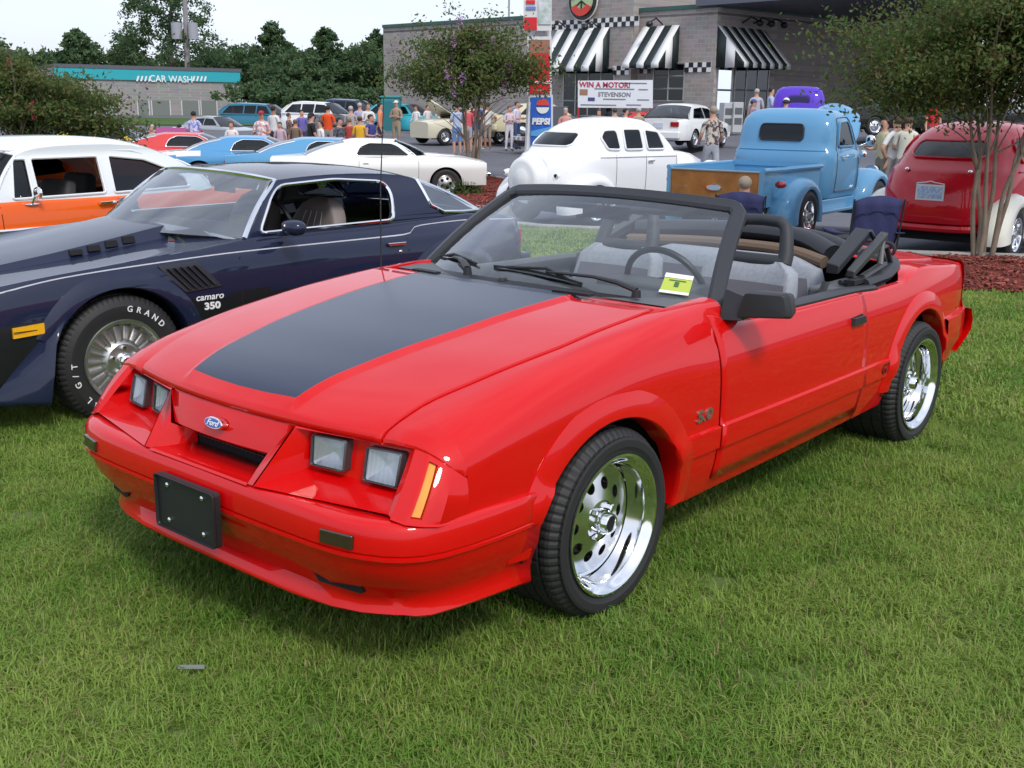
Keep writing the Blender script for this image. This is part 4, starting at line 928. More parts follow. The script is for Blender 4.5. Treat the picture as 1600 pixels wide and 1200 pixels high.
# rear and nose details
m=MB(); m.box((-3.11,0,.55),(.10,1.5,.14)); m.build('rear_bumper',CPO,CAM,bevel=.02)
for sg in (1,-1):
    m=MB(); m.box((-3.09,sg*.52,.72),(.04,.36,.14)); m.build('tail_light',REDLENS,CAM,bevel=.01)
    m=MB(); m.lathe([(0,.012),(.085,.01),(.10,0),(.10,-.03)],'x',(.93,sg*.52,.62),20); m.build('headlight',CHROME,CAM)
m=MB(); m.box((.95,0,.60),(.05,.6,.16)); m.build('grille',DARK,CAM)
m=MB(); m.box((.97,0,.43),(.12,1.35,.14)); m.build('front_bumper',CPO,CAM,bevel=.04)
# ================= other cars of the show =================
def bump_box(E,name,c,d,mat,bev=.02): m=MB(); m.box(c,d); return m.build(name,mat,E,bevel=bev)
# --- orange and white fifties sedan ---
ORG=paint('orange_paint',(.83,.115,.006)); CRM=paint('white_roof_paint',(.74,.76,.78))
sp=dict(x0=.95,x1=-4.0,wb=2.92,paint=ORG,mats=[CRM],W=[(1.0,.78),(.7,.86),(.3,.90),(-1,.915),(-2.5,.915),(-3.4,.88),(-4.0,.80)],
 D=[(.2,.08),(.3,.04),(.5,.012),(.7,.0),(.85,.003),(.95,.015),(1.0,.03),(1.04,.06),(1.1,.10)],
 zs=[(.95,.93),(.5,.97),(-.6,1.0),(-2.4,1.0),(-3.2,1.0),(-4.0,.96)],zt=[(.95,.98),(.5,1.05),(-.5,1.08),(-2.4,1.04),(-3.1,1.06),(-4,.98)],zb=[(1,.3),(-4,.32)],yi=[(1,.6),(-.5,.70),(-2.4,.74),(-4,.6)],
 cabin=(-.55,-3.05),ar=.38,R0=.34,gaps=[-.78,-2.05],track=.86,wheel='cap',
 gh=dict(yb=.865,yr=.70,zb=1.02,zr=1.40,nu=7,trim=CRM,tr=.012,paint=CRM,glass=DKGLASS,outline=[(-.72,1.02),(-.98,1.30),(-1.12,1.42),(-1.5,1.485),(-2.4,1.475),(-2.95,1.32),(-3.30,1.02),(-2.4,1.005),(-1.4,1.01)],
  windows=[[(-.93,1.05),(-1.06,1.385),(-1.20,1.385),(-1.14,1.05)],[(-1.19,1.05),(-1.24,1.385),(-1.98,1.385),(-1.93,1.05)],[(-2.03,1.045),(-2.10,1.385),(-2.52,1.34),(-2.80,1.235),(-2.97,1.15),(-2.99,1.055)]],
  roof=(-1.12,-2.95),bowf=.14,bowr=.10,crown=.07,front=(-.75,1.03,.30,.03),rear=(-3.28,1.04,.16,.05),wr_=.03,open=2))
CH=gcar('fifties_sedan',(-5.576,9.263,-.30),-119.7,'orange fifties sedan with white roof and chrome side spear behind the dark coupe','car',sp)
for sg in (1,-1):
    m=MB(); m.tube([(x,sg*(.918+.002),.79+.01*(x+1)) for x in lin(.6,-1.42,12)],[.016]*10+[.012,.004],6); m.build('side_spear',CHROME,CH)
    m=MB(); m.box((-1.90,sg*.925,.965),(.20,.03,.025)); m.ell((-1.96,sg*.93,.962),(.03,.02,.02)); m.build('door_handle',CHROME,CH,bevel=.004); m=MB(); m.ell((-1.99,sg*.915,.85),(.018,.008,.018)); m.build('door_lock',CHROME,CH)
    m=MB(); m.tube([(-1.08,sg*.90,1.0),(-1.10,sg*.93,1.07)],.012); m.ell((-1.12,sg*.95,1.10),(.02,.06,.055)); m.ell((-1.1,sg*.89,1.0),(.08,.03,.012)); m.build('door_mirror',CHROME,CH)
    m=MB(); m.tube([(-1.0,sg*.60,1.46),(-1.5,sg*.668,1.45),(-2.4,sg*.70,1.425),(-2.95,sg*.69,1.285),(-3.1,sg*.70,1.18)],.010,6); m.build('drip_rail',CRM,CH)
bump_box(CH,'front_bumper',(1.05,0,.45),(.14,1.75,.18),CHROME,.05); bump_box(CH,'rear_bumper',(-4.08,0,.45),(.14,1.75,.18),CHROME,.05); bump_box(CH,'grille',(.96,0,.68),(.06,1.1,.18),CHROME)
# --- E-body style coupes in a row ---
def hard_top(name,loc,rz,label,col,sp2=None,mats=None,white_deck=False,wheel='mag',lower=None):
    P=paint(col[0],col[1]); W2=paint('white_car_paint',(.78,.77,.73))
    mf=None
    if white_deck: mf=lambda x,y,z: 1 if (x<-2.75 and z>.80) else 0
    sp=dict(x0=.95,x1=-3.90,wb=2.79,paint=P,mats=[W2],W=[(1.0,.70),(.85,.82),(.5,.93),(0,.955),(-1.4,.93),(-2.6,.965),(-3.4,.92),(-3.9,.80)],
     D=[(.2,.12),(.3,.08),(.45,.04),(.6,.01),(.68,0),(.75,.015),(.83,.045),(.90,.085),(1,.14)],zs=[(.95,.76),(.4,.84),(-.5,.87),(-1.6,.86),(-2.2,.89),(-2.8,.92),(-3.9,.84)],
     zt=[(.95,.80),(.7,.86),(.3,.92),(-.6,.955),(-1.6,.91),(-2.8,.95),(-3.9,.88)],zb=[(1,.28),(-4,.34)],yi=[(1,.6),(-4,.64)],cabin=(-.5,-3.05),ar=.375,R0=.33,gaps=[-.62,-1.95],side_mat=mf,track=.90,wheel=wheel,
     gh=dict(yb=.80,yr=.60,zb=.91,zr=1.25,nu=6,paint=P,trim=CHROME,tr=.012,glass=GLASS('green_side_glass',(.10,.17,.17)),outline=[(-.66,.90),(-1.02,1.17),(-1.18,1.235),(-1.9,1.25),(-2.25,1.20),(-3.1,.92),(-2.2,.895),(-1.4,.895)],
      windows=[[(-.80,.925),(-1.08,1.14),(-1.22,1.195),(-1.72,1.205),(-1.92,1.12),(-2.02,.93)]],roof=(-1.16,-2.25),bowf=.10,bowr=.06,crown=.045,front=(-.66,.92,.34,.03),rear=(-3.08,.93,.14,.04),wr_=.05,wsglass=GLASS('sky_glass',(.45,.52,.55),1.25)))
    E=gcar(name,loc,rz,label,'car',sp,'coupes parked in a row beyond the flower island')
    for sg in (1,-1):
        m=MB(); m.box((-1.80,sg*.925,.76),(.12,.02,.022)); m.build('door_handle',CHROME,E,bevel=.003)
        m=MB(); m.lathe([(0,.01),(.07,.01),(.085,0),(.085,-.03)],'x',(.96,sg*.58,.66),16); m.build('headlight',CHROME,E)
        m=MB(); m.box((-3.92,sg*.5,.68),(.03,.5,.12)); m.build('tail_light',REDLENS,E)
    bump_box(E,'front_bumper',(1.0,0,.52),(.10,1.55,.09),CHROME); bump_box(E,'rear_bumper',(-3.95,0,.52),(.10,1.6,.09),CHROME); bump_box(E,'grille',(.95,0,.66),(.04,.9,.13),DARK)
    m=MB(); m.hexa([(.35,-.42,.86),(.35,.42,.86),(-.5,.46,.93),(-.5,-.46,.93),(.25,-.34,.93),(.25,.34,.93),(-.5,.36,.985),(-.5,-.36,.985)]); m.build('bonnet_bulge',P,E,bevel=.02)
    return E
C1=hard_top('hardtop_coupe',(-1.70,26.16,-.454),9,'white seventies hardtop coupe facing right behind the slender island tree',('white_car_paint',(.78,.77,.73)))
C2=hard_top('hardtop_coupe',(-3.25,28.2,-.50),11,'mid-blue hardtop coupe with its tail behind the white hardtop coupe',('sky_blue_paint',(.09,.29,.50)))
C3=hard_top('hardtop_coupe',(-5.35,29.4,-.52),11,'blue hardtop coupe with a white band across its boot, left of the other blue one',('mid_blue_paint',(.08,.29,.54)),white_deck=True)
C4=hard_top('hardtop_coupe',(-7.5,31.0,-.50),12,'coral red hardtop coupe at the far left end of the parked row',('coral_paint',(.62,.05,.05)))
# --- thirties sedans, built as tall rounded shells ---
def shell(E,name,mat,lev,front,xr_c=.9,n=2.7,mats=None,parent=None,nn=20):
    "lev: (z, half width, x rear, x front)"
    rows=[]
    for z,w,xr,xf_ in lev:
        row=[]; Lc=min(xr_c,(xf_-xr)*.6); Lf=front
        for t in lin(0,1,nn):
            y=w*math.sin(PI/2*t)**.8; x=xr+Lc*(1-(max(0,1-(y/w)**n))**(1/n)); row.append((x,-y,z))
        row.append((xf_-Lf,-w,z)); 
        for t in lin(0,1,6)[1:]:
            row.append((xf_-Lf*(1-math.sin(PI/2*t)),-w*(1-.25*(1-math.cos(PI/2*t))),z))
        row.append((xf_,0,z))
        row=row+[(x,-y,z_) for x,y,z_ in row[-2:0:-1]]; rows.append(row)
    m=MB(); m.grid(rows,closev=True); m.poly(rows[-1]); return m.build(name,mat,E if parent is None else parent,ang=60)
def pontoon(E,mat,xw,R0,r,y0,y1,sx_f,sx_r,sg,a0=-12,a1=192,drop=.02,name='fender'):
    rows=[]
    for k in range(33):
        t=R(a0+(a1-a0)*k/32); c,s_=math.cos(t),math.sin(t); sx=sx_f if c>0 else sx_r; row=[]
        for q,(dr,f) in enumerate(((-.03,.97),(0,1.0),(.02,1.0),(.06,.96),(.10,.84),(.125,.62),(.13,.30),(.12,.0))):
            rr=r+dr; row.append((xw+rr*c*(1+(sx-1)*min(1,max(0,(dr+.03)/.1))),sg*(y0+(y1-y0)*f),R0+rr*s_*(1.0)))
        rows.append(row)
    m=MB(); m.grid(rows); m.grid([[r_[0] for r_ in rows],[(p[0][0],p[0][1]-sg*.25,p[0][2]) for p in rows]]); return m.build(name,mat,E,ang=50)
def old_sedan(name,loc,rz,label,body,fend,seatdark=True,boards=True,spare=True,plate=False):
    E=empty(name,loc,R(rz),label,'car')
    BY=lambda x,z: wz(z)*(1-max(0,(rz_(z)+.9-x)/.9)**2.7)**(1/2.7) if x<rz_(z)+.9 else wz(z)
    lev=[(.34,.70,-3.30,-.72),(.48,.76,-3.42,-.70),(.65,.785,-3.44,-.70),(.85,.79,-3.40,-.70),(1.02,.785,-3.30,-.70),(1.10,.77,-3.22,-.72),(1.13,.75,-3.14,-.74),(1.25,.725,-3.02,-.84),(1.38,.69,-2.86,-.98),(1.50,.64,-2.66,-1.12),(1.58,.57,-2.46,-1.22),(1.63,.48,-2.25,-1.32),(1.66,.35,-2.05,-1.45),(1.675,.18,-1.9,-1.6)]
    shell(E,'body',body,lev,.10)
    wz=hermite([(l[0],l[1]) for l in lev[:12]]); rz_=hermite([(l[0],l[2]) for l in lev[:12]]); fz=hermite([(l[0],l[3]) for l in lev[:12]])
    for sg in (1,-1):
        for w in ([(-2.42,1.19),(-2.50,1.36),(-2.38,1.47),(-2.16,1.48),(-2.14,1.18)],[(-2.02,1.18),(-2.02,1.49),(-1.62,1.49),(-1.60,1.18)],[(-1.50,1.18),(-1.52,1.48),(-1.20,1.45),(-1.08,1.18)]):
            P=bezpoly([(x,0,z) for x,z in w],.05,3); f=lambda p,o: Vector((p.x,sg*(BY(p.x,p.z)+o),p.z))
            m=MB(); m.poly([f(p,.020) for p in P]); g=m.build('side_window',GLASS('dark_side_glass',(.04,.055,.06)),E)
            m=MB(); m.poly([f(p,.015) for p in P]); m.build('dark_window_backing',DARK,g); m=MB(); m.tube([f(p,.014) for p in P]+[f(P[0],.014)],.017,6); m.build('window_frame',body,g)  # black sheet behind the glass, cabin darkness put in as colour
        m=MB(); 
        for x in (-1.55,-.80,-2.25): m.grid([[(x-.005,sg*(BY(x,z)+.003),z),(x+.005,sg*(BY(x,z)+.003),z)] for z in lin(.42,1.10,8)])
        m.build('shut_line',M('shut_line_shadow',(.10,.10,.10),.8) if body.name.startswith('white') else DARK,E)
        m=MB(); m.tube([(x,sg*(BY(x,1.06)+.004),1.075) for x in lin(-.8,-2.6,12)],.011,6); m.build('belt_moulding',body,E)
        m=MB(); m.box((-1.45,sg*.81,1.0),(.13,.03,.02)); m.build('door_handle',CHROME,E)
        pontoon(E,fend,-2.75,.33,.37,.62,.91,1.1,1.32,sg); pontoon(E,fend,.05,.33,.38,.50,.93,1.15,1.35,sg)
        if boards: m=MB(); m.box((-1.40,sg*.83,.30),(1.75,.22,.05)); m.build('running_board',fend,E,bevel=.02)
        m=MB(); m.ell((.42,sg*.50,.86),(.17,.105,.105)); hl=m.build('headlight',fend if body is fend else CHROME,E,ang=80); m=MB(); m.lathe([(0,.02),(.07,.015),(.10,0)],'x',(.55,sg*.5,.86),16); m.build('lens',M('lamp_reflector',(.92,.93,.95),.28,1),hl)
        for x in (-2.75,.05): steel_wheel(E,x,sg,.86,.33,.20,.18,'mag')
    # rear window
    def rx(y,z): w=wz(z); return rz_(z)+.9*(1-max(0,1-(abs(y)/w)**2.7)**(1/2.7))
    def wgrid(o):
        rr=[]
        for k in range(11):
            t=-1+2*k/10; z=1.333+.10*t; hw=(.44-.02*t)*(1-abs(t)**5*.16); rr.append([Vector((rx(hw*u,z)-o,hw*u,z)) for u in lin(-1,1,17)])
        return rr
    m=MB(); m.grid(wgrid(.014)); g=m.build('rear_window',GLASS('dark_side_glass'),E); m=MB(); m.grid(wgrid(.008)); m.build('dark_window_backing',DARK,g)  # same black sheet standing for the unlit cabin
    w_=wgrid(.014); lp=w_[0]+[r[-1] for r in w_[1:]]+w_[-1][-2::-1]+[r[0] for r in w_[-2::-1]]; m=MB(); m.tube(lp,.015,6); m.build('window_frame',body,g)
    # bonnet and grille
    m=MB(); rows=[]
    for x,w,zt_,zb_ in ((-.74,.70,1.12,.5),(-.3,.56,1.13,.5),(.1,.44,1.11,.5),(.38,.33,1.07,.5),(.50,.24,1.0,.52),(.53,.10,.9,.6)):
        rows.append([(x,w*math.cos(t),zb_+(zt_-zb_)*(math.sin(t)**.55 if math.sin(t)>0 else 0)) for t in lin(0,PI,17)])
    m.grid(rows); m.build('bonnet',body,E,ang=50)
    m=MB(); m.poly([(.545,y,z) for y,z in ((-.16,.45),(-.20,.95),(0,1.03),(.20,.95),(.16,.45))]); m.build('grille',CHROME,E)
    if spare:
        m=MB(); m.lathe([(0,-.20),(.16,-.20),(.20,-.17),(.27,-.185),(.34,-.16),(.37,-.08),(.37,.06)],'x',(-3.40,0,.72),32); m.build('spare_wheel_cover',body,E,ang=50)
        for y in (-.52,.62): m=MB(); m.lathe([(.035,.0),(.055,-.02),(.06,-.10),(.045,-.16),(.02,-.18)][::-1] if y>0 else [(.0,-.02),(.03,-.02),(.032,-.10)],'x',(-3.22,y,.80),14); k=m.build('tail_lamp_pod',body,E); m=MB(); m.lathe([(0,-.125),(.03,-.125)],'x',(-3.22,y,.80),12); m.build('lamp_socket',DARK,k)
    else:
        # boot lid with raised edge, hinges, plate
        m=MB(); rows=[]
        for z in lin(.46,1.06,9):
            rows.append([(rx(y,z)-.035*(1-abs(y/.62)**6)-.004,y,z) for y in lin(-.62,.62,15)])
        m.grid(rows); bl=m.build('boot_lid',body,E)
        for y in (-.38,.38): m=MB(); m.ell((rx(y,1.08)-.04,y,1.085),(.05,.03,.025)); m.build('hinge',CHROME,bl)
        pz=.83; px_=rx(0,pz)-.055; m=MB(); m.box((px_,0,pz),(.015,.34,.19)); m.tube([(px_-.01,-.17,pz+.105),(px_-.01,-.06,pz+.12),(px_-.01,0,pz+.135),(px_-.01,.06,pz+.12),(px_-.01,.17,pz+.105)],.007,6); pl_=m.build('plate_frame',M('white_plate_frame',(.62,.64,.68),.4),bl,bevel=.003); m=MB(); m.box((px_-.009,0,pz),(.004,.30,.145)); m.build('number_plate',M('plate_blue_white',(.50,.60,.72),.4,var=(30,.15,(.22,.33,.55))),pl_)
        m=MB(); m.tube([(rx(y,.42)-.02,y,.40) for y in lin(-.7,.7,9)],.05,8); m.build('rear_pan',body,E)
    m=MB(); m.box((-1.4,0,.30),(3.6,1.2,.14)); m.build('underbody',DARK,E)
    return E
WHT=paint('white_sedan_paint',(.82,.82,.82)); DRD=paint('deep_red_paint',(.45,.003,.012))
old_sedan('thirties_sedan',(2.92,20.84,-.35),41.5,'all-white thirties sedan with covered spare wheel on its tail',WHT,WHT).scale=(1.05,1.05,1.07)
old_sedan('thirties_sedan',(7.22,16.20,-.18),51,'deep red thirties sedan with cream white mudguards behind the right-hand tree',DRD,paint('cream_white_paint',(.76,.75,.66)),spare=False)
# --- blue pickup ---
PB=paint('pickup_blue_paint',(.11,.30,.50)); PK=empty('pickup_truck',(4.95,17.93,-.15),R(54),'sky blue forties pickup with varnished wood tailgate and raised bonnet','pickup')
lev=[(.50,.72,-1.86,-.55),(.62,.77,-1.88,-.52),(.85,.79,-1.88,-.50),(1.05,.79,-1.87,-.50),(1.16,.78,-1.86,-.52),(1.20,.755,-1.83,-.55),(1.32,.745,-1.82,-.66),(1.50,.73,-1.79,-.80),(1.62,.70,-1.75,-.90),(1.70,.65,-1.68,-1.0),(1.745,.57,-1.60,-1.08),(1.77,.42,-1.5,-1.18),(1.78,.2,-1.4,-1.3)]
shell(PK,'cab',PB,lev,.12,.34,3.4)
wz=hermite([(l[0],l[1]) for l in lev[:10]]); rz_=hermite([(l[0],l[2]) for l in lev[:10]])
rx=lambda y,z: rz_(z)+.34*(1-max(0,1-(abs(y)/wz(z))**3.4)**(1/3.4))
P=bezpoly([(0,-.34,1.32),(0,-.33,1.55),(0,.33,1.55),(0,.34,1.32)],.07,4)
m=MB(); m.poly([(rx(p.y,p.z)-.008,p.y,p.z) for p in P]); g=m.build('rear_window',GLASS('dark_side_glass'),PK); m=MB(); m.poly([(rx(p.y,p.z)-.003,p.y,p.z) for p in P]); m.build('dark_window_backing',DARK,g); m=MB(); m.tube([(rx(p.y,p.z)-.010,p.y,p.z) for p in P+[P[0]]],.012,6); m.build('window_seal',BLK,g)  # black sheet under the pane stands for the dark cab inside
m=MB(); m.tube([(rx(y,1.185)-.006,y,1.185) for y in lin(-.66,.66,13)],.016,6); m.build('cab_crease',PB,PK)
for sg in (1,-1):
    P=bezpoly([(-1.52,0,1.24),(-1.46,0,1.58),(-1.10,0,1.60),(-.84,0,1.24)],.06,3); f=lambda p,o: Vector((p.x,sg*(wz(p.z)+o),p.z))
    d=MB(); Q=[(-1.58,0,.60),(-1.58,0,1.20),(-1.52,0,1.64),(-1.06,0,1.66),(-.74,0,1.24),(-.66,0,.60)]; pts=spline(bezpoly(Q,.06,2),3); d.tube([f(p,.003) for p in pts]+[f(pts[0],.003)],.006,5); dd=d.build('door_edge',M('shut_line_shadow',(.03,.04,.05),.8),PK)
    m=MB(); m.poly([f(p,.008) for p in P]); g=m.build('side_window',GLASS('dark_side_glass'),PK); m=MB(); m.poly([f(p,.004) for p in P]); m.build('dark_window_backing',DARK,g); m=MB(); m.tube([f(p,.010) for p in P]+[f(P[0],.010)],.016,6); m.build('window_frame',PB,g)
    m=MB(); m.tube([(-1.45,sg*.80,1.10),(-1.33,sg*.84,1.10)],.014); m.build('door_handle',CHROME,PK)
    m=MB(); m.tube([(-.75,sg*.76,1.22),(-.78,sg*.95,1.30)],.009); m.ell((-.79,sg*.98,1.33),(.025,.075,.075)); m.ell((-.72,sg*.86,1.12),(.05,.06,.06)); m.build('door_mirror',CHROME,PK)
    # bed side with rolled rail
    m=MB(); m.hexa([(-1.92,sg*.62,.50),(-3.92,sg*.62,.50),(-3.92,sg*.66,.50),(-1.92,sg*.66,.50),(-1.92,sg*.64,.97),(-3.92,sg*.64,.97),(-3.92,sg*.68,.97),(-1.92,sg*.68,.97)]); m.build('bed_side',PB,PK)
    m=MB(); m.tube([(-1.92,sg*.69,.98),(-3.93,sg*.69,.98)],.032,8); m.box((-3.92,sg*.67,.74),(.05,.06,.48)); m.build('bed_rail',PB,PK)
    pontoon(PK,PB,-2.90,.34,.40,.62,.95,1.1,1.35,sg); pontoon(PK,PB,0,.34,.42,.45,.95,1.2,1.25,sg)
    m=MB(); m.box((-1.45,sg*.83,.36),(2.1,.24,.05)); m.box((-1.4,sg*.74,.43),(2.0,.04,.14)); m.build('running_board',PB,PK,bevel=.015)
    m=MB(); m.ell((-3.62,sg*.80,.80),(.06,.08,.05)); m.build('tail_light',REDLENS,PK)
    for x in (-2.90,0): steel_wheel(PK,x,sg,.93,.35,.20,.22,'mag')
    m=MB(); m.lathe([(0,.02),(.08,.015),(.11,0),(.11,-.08)],'x',(.50,sg*.62,.80),18); m.build('headlight',CHROME,PK)
tg=MB(); tg.box((-3.925,0,.72),(.03,1.26,.46)); tgo=tg.build('tailgate',M('varnished_wood',(.20,.075,.018),.35,0,.5,var=(7,.25,(.34,.14,.035))),PK)
fr=MB(); fr.tube([(-3.94,-.64,.50),(-3.94,-.64,.96),(-3.94,.64,.96),(-3.94,.64,.50),(-3.94,-.64,.50)],.014,6); fr.build('tailgate_frame',M('frame_grey',(.30,.33,.36),.4,.5),tgo)
ov=MB(); ov.prism([(-3.942,.11*math.cos(t),.74+.045*math.sin(t)) for t in lin(0,2*PI,25)[:-1]],(-.012,0,0)); ovo=ov.build('oval_emblem',CHROME,tgo); ov=MB(); ov.prism([(-3.954,.095*math.cos(t),.74+.034*math.sin(t)) for t in lin(0,2*PI,25)[:-1]],(-.002,0,0)); ov.build('emblem_field',M('pale_blue_enamel',(.30,.42,.55),.3),ovo)
m=MB(); m.box((-2.9,0,.62),(2.0,1.24,.04)); m.box((-1.93,0,.80),(.04,1.30,.44)); m.build('bed_floor',PB,PK)
m=MB(); [m.box((-1.955,0,z),(.02,1.28,.02)) for z in (.72,.84,.96)]; m.build('bed_rib',PB,PK)
m=MB(); m.box((-1.9,0,.40),(3.8,1.1,.14)); m.box((0,0,.62),(.9,.75,.35)); m.build('chassis',DARK,PK)
m=MB(); rows=[]
for x,w,z0 in ((-.55,.72,1.16),(-.2,.62,1.14),(.2,.5,1.10),(.5,.42,1.02)): rows.append([(x,w*math.cos(t),.62+(z0-.62)*max(0,math.sin(t))**.5) for t in lin(0,PI,15)])
m.grid(rows); m.build('bonnet_side',PB,PK,ang=50)
m=MB(); rows=[]     # raised bonnet, hinged at the cowl
for s_,w in ((0,.62),(.3,.60),(.6,.54),(.85,.44),(1.0,.30)):
    rows.append([(-.50+s_*.80-.06*(1-(2*t-1)**2),w*(2*t-1),1.20+s_*.55+.10*(1-(2*t-1)**2)) for t in lin(0,1,13)])
m.grid(rows); m.build('raised_bonnet',PB,PK,solid=.03,ang=60); m=MB(); m.box((.53,0,.80),(.04,.75,.35)); m.build('grille',CHROME,PK,bevel=.02); m=MB(); m.box((.68,0,.52),(.08,1.5,.12)); m.build('front_bumper',CHROME,PK,bevel=.03); 
# --- simple modern cars far off ---
def modern(name,loc,rz,label,cat,col,H=1.42,L=4.7,kind='sedan',group=None,nose=None,glass=None,rough=.5,scale=None):
    P=paint(col[0],col[1]); k=H/1.42; wb=L*.58; fo=L*.19; x0,x1=fo,-(L-fo); zb_=.93*k
    if kind=='sedan': out=[(-.45,.92*k),(-1.0,1.28*k),(-1.2,1.36*k),(-2.0,1.40*k),(-2.6,1.33*k),(-3.25,.97*k),(-2.4,.91*k),(-1.4,.91*k)]; wins=[[(-.75,.98*k),(-1.12,1.27*k),(-1.68,1.31*k),(-1.70,.97*k)],[(-1.78,.97*k),(-1.76,1.31*k),(-2.45,1.27*k),(-2.80,.98*k)]]; roof=(-1.18,-2.6); rear=(-3.2,.98*k,.10,.03); zt=[(x0,.72*k),(.5,.82*k),(-.5,.94*k),(-3.1,.98*k),(x1,.93*k)]
    elif kind=='wagon': out=[(-.45,.92*k),(-.95,1.28*k),(-1.15,1.36*k),(-2.0,1.40*k),(x1+.75,1.38*k),(x1+.12,.95*k),(-2.4,.91*k),(-1.4,.91*k)]; wins=[[(-.75,.98*k),(-1.08,1.29*k),(-1.65,1.32*k),(-1.66,.97*k)],[(-1.74,.97*k),(-1.74,1.32*k),(-2.5,1.32*k),(-2.5,.97*k)],[(-2.6,.97*k),(-2.6,1.32*k),(x1+.80,1.30*k),(x1+.40,.98*k)]]; roof=(-1.13,x1+.75); rear=(x1+.12,.96*k,.05,.02); zt=[(x0,.78*k),(.5,.86*k),(-.5,.94*k),(-3.1,.96*k),(x1,.95*k)]
    sp=dict(x0=x0,x1=x1,wb=wb,paint=P,W=[(x0,.66),(x0-.2,.80),(x0-.6,.87),(-1.5,.89),(x1+.6,.87),(x1+.15,.80),(x1,.70)],D=[(.2,.08),(.3,.03),(.5,0),(.75,.008),(.85,.03),(.92,.06),(1.4,.2)],
     zs=[(x0,.66*k),(.3,.76*k),(-.6,.86*k),(-3,.90*k),(x1,.86*k)],zt=zt,zb=[(x0,.24),(x1,.28)],yi=[(x0,.55),(x1,.62)],cabin=(-.40,out[5][0]+.04),ar=.35,R0=.31,gaps=[-.5,-1.72],track=.86,nx=28,wheel='cap',
     gh=dict(yb=.80,yr=.60,zb=zb_,zr=1.36*k,nu=6,paint=P,trim=BLK,tr=.010,glass=glass or GLASS('far_side_glass',(.12,.15,.16)),outline=out,windows=wins,roof=roof,bowf=.10,bowr=.04,crown=.05,front=(-.45,.94*k,.30,.02),rear=rear,wr_=.03,wsglass=GLASS('far_screen_glass',(.30,.35,.36),1.15)))
    E=gcar(name,loc,rz,label,cat,sp,group)
    for sg in (1,-1):
        m=MB(); m.box((x1-.0,sg*.56,.78*k),(.06,.28,.15)); m.build('tail_light',REDLENS,E,bevel=.01); m=MB(); m.box((x0-.01,sg*.52,.62*k),(.06,.26,.11)); m.build('headlight',CHROME,E,bevel=.01)
    bump_box(E,'front_bumper',(x0+.03,0,.40),(.16,1.5,.2),P,.05); bump_box(E,'rear_bumper',(x1-.04,0,.44),(.16,1.55,.24),P,.05); bump_box(E,'grille',(x0+.0,0,.60*k),(.04,.7,.10),DARK)
    m=MB(); m.box((x1-.02,0,.74*k),(.02,.32,.15)); m.build('number_plate',M('plate_pale',(.55,.58,.68),.5),E)
    return E
def onpx(px,py,H,D):
    "ground point under the pixel of a roof top at height H, distance D"
    a=AT(px,py,D); return Vector((a.x,a.y,a.z-H))
def place(px,py,D): a=AT(px,py,D); return Vector((a.x,a.y,gz(a.x,a.y)))
def under(px,py,D,H): a=AT(px,py,D); return Vector((a.x,a.y,a.z-H))   # the point H below the pixel at distance D
_q=AT(1083,163,39); modern('parked_sedan',(_q.x+.4,_q.y+.6,_q.z-1.42),60,'white nineties sedan seen from behind in front of the brick shop','car',('plain_white_paint',(.76,.77,.76)))
modern('parked_sedan',under(372,183,58,1.40),-32,'silver sedan facing right in front of the car wash','car',('silver_paint',(.36,.39,.42)))
modern('parked_suv',under(545,160,60,1.75),-25,'white four-wheel drive wagon behind the man in orange','car',('plain_white_paint',(.76,.77,.76)),H=1.75,L=4.9,kind='wagon')
modern('parked_suv',under(590,156,64,1.7),-25,'dark blue wagon half hidden behind the white wagon','car',('navy_paint',(.03,.05,.12)),H=1.7,L=4.8,kind='wagon')
modern('parked_wagon',under(450,163,66,1.76),-20,'teal blue pickup with a capped bed beside the car wash','pickup',('teal_blue_paint',(.03,.17,.27)),H=1.78,L=5.4,kind='wagon')
modern('parked_sedan',under(235,198,40,1.33),8,'yellow car with dark glass in front of the car wash wall','car',('yellow_paint',(.62,.44,.06)),H=1.35,L=4.6)
modern('show_car',under(535,180,50,1.38),-60,'black car behind the crowd with its bonnet toward the lot','car',('plain_black_paint',(.01,.012,.014)),H=1.4)
modern('show_car',under(670,163,60,1.6),-30,'turquoise car behind the cream forties coupe','car',('turquoise_paint',(.05,.42,.52)),H=1.6,kind='wagon')
modern('show_car',under(900,163,48,1.4),20,'pale yellow car behind the white thirties sedan','car',('pale_yellow_paint',(.60,.55,.36)),H=1.4)
modern('show_car',under(1075,176,48,1.35),10,'bright red car beyond the white nineties sedan','car',('bright_red_paint',(.55,.01,.015)),H=1.35)
modern('show_car',under(1350,134,38,1.6),-165,'black fifties car in the shade behind the raised blue bonnet','car',('plain_black_paint',(.01,.012,.014)),H=1.6,L=5.1)
bm_=modern('show_car',under(855,180,42,1.35),-150,'black muscle car with chrome bumper and raised bonnet behind the drinks sign','car',('plain_black_paint',(.01,.012,.014)),H=1.35)
m=MB(); m.box((-.25,0,1.28),(.05,1.3,1.0),rot=(0,R(-38),0)); m.build('raised_bonnet',paint('plain_black_paint',(0,0,0)),bm_,bevel=.02); bump_box(bm_,'chrome_bumper',(.98,0,.50),(.10,1.7,.16),CHROME)
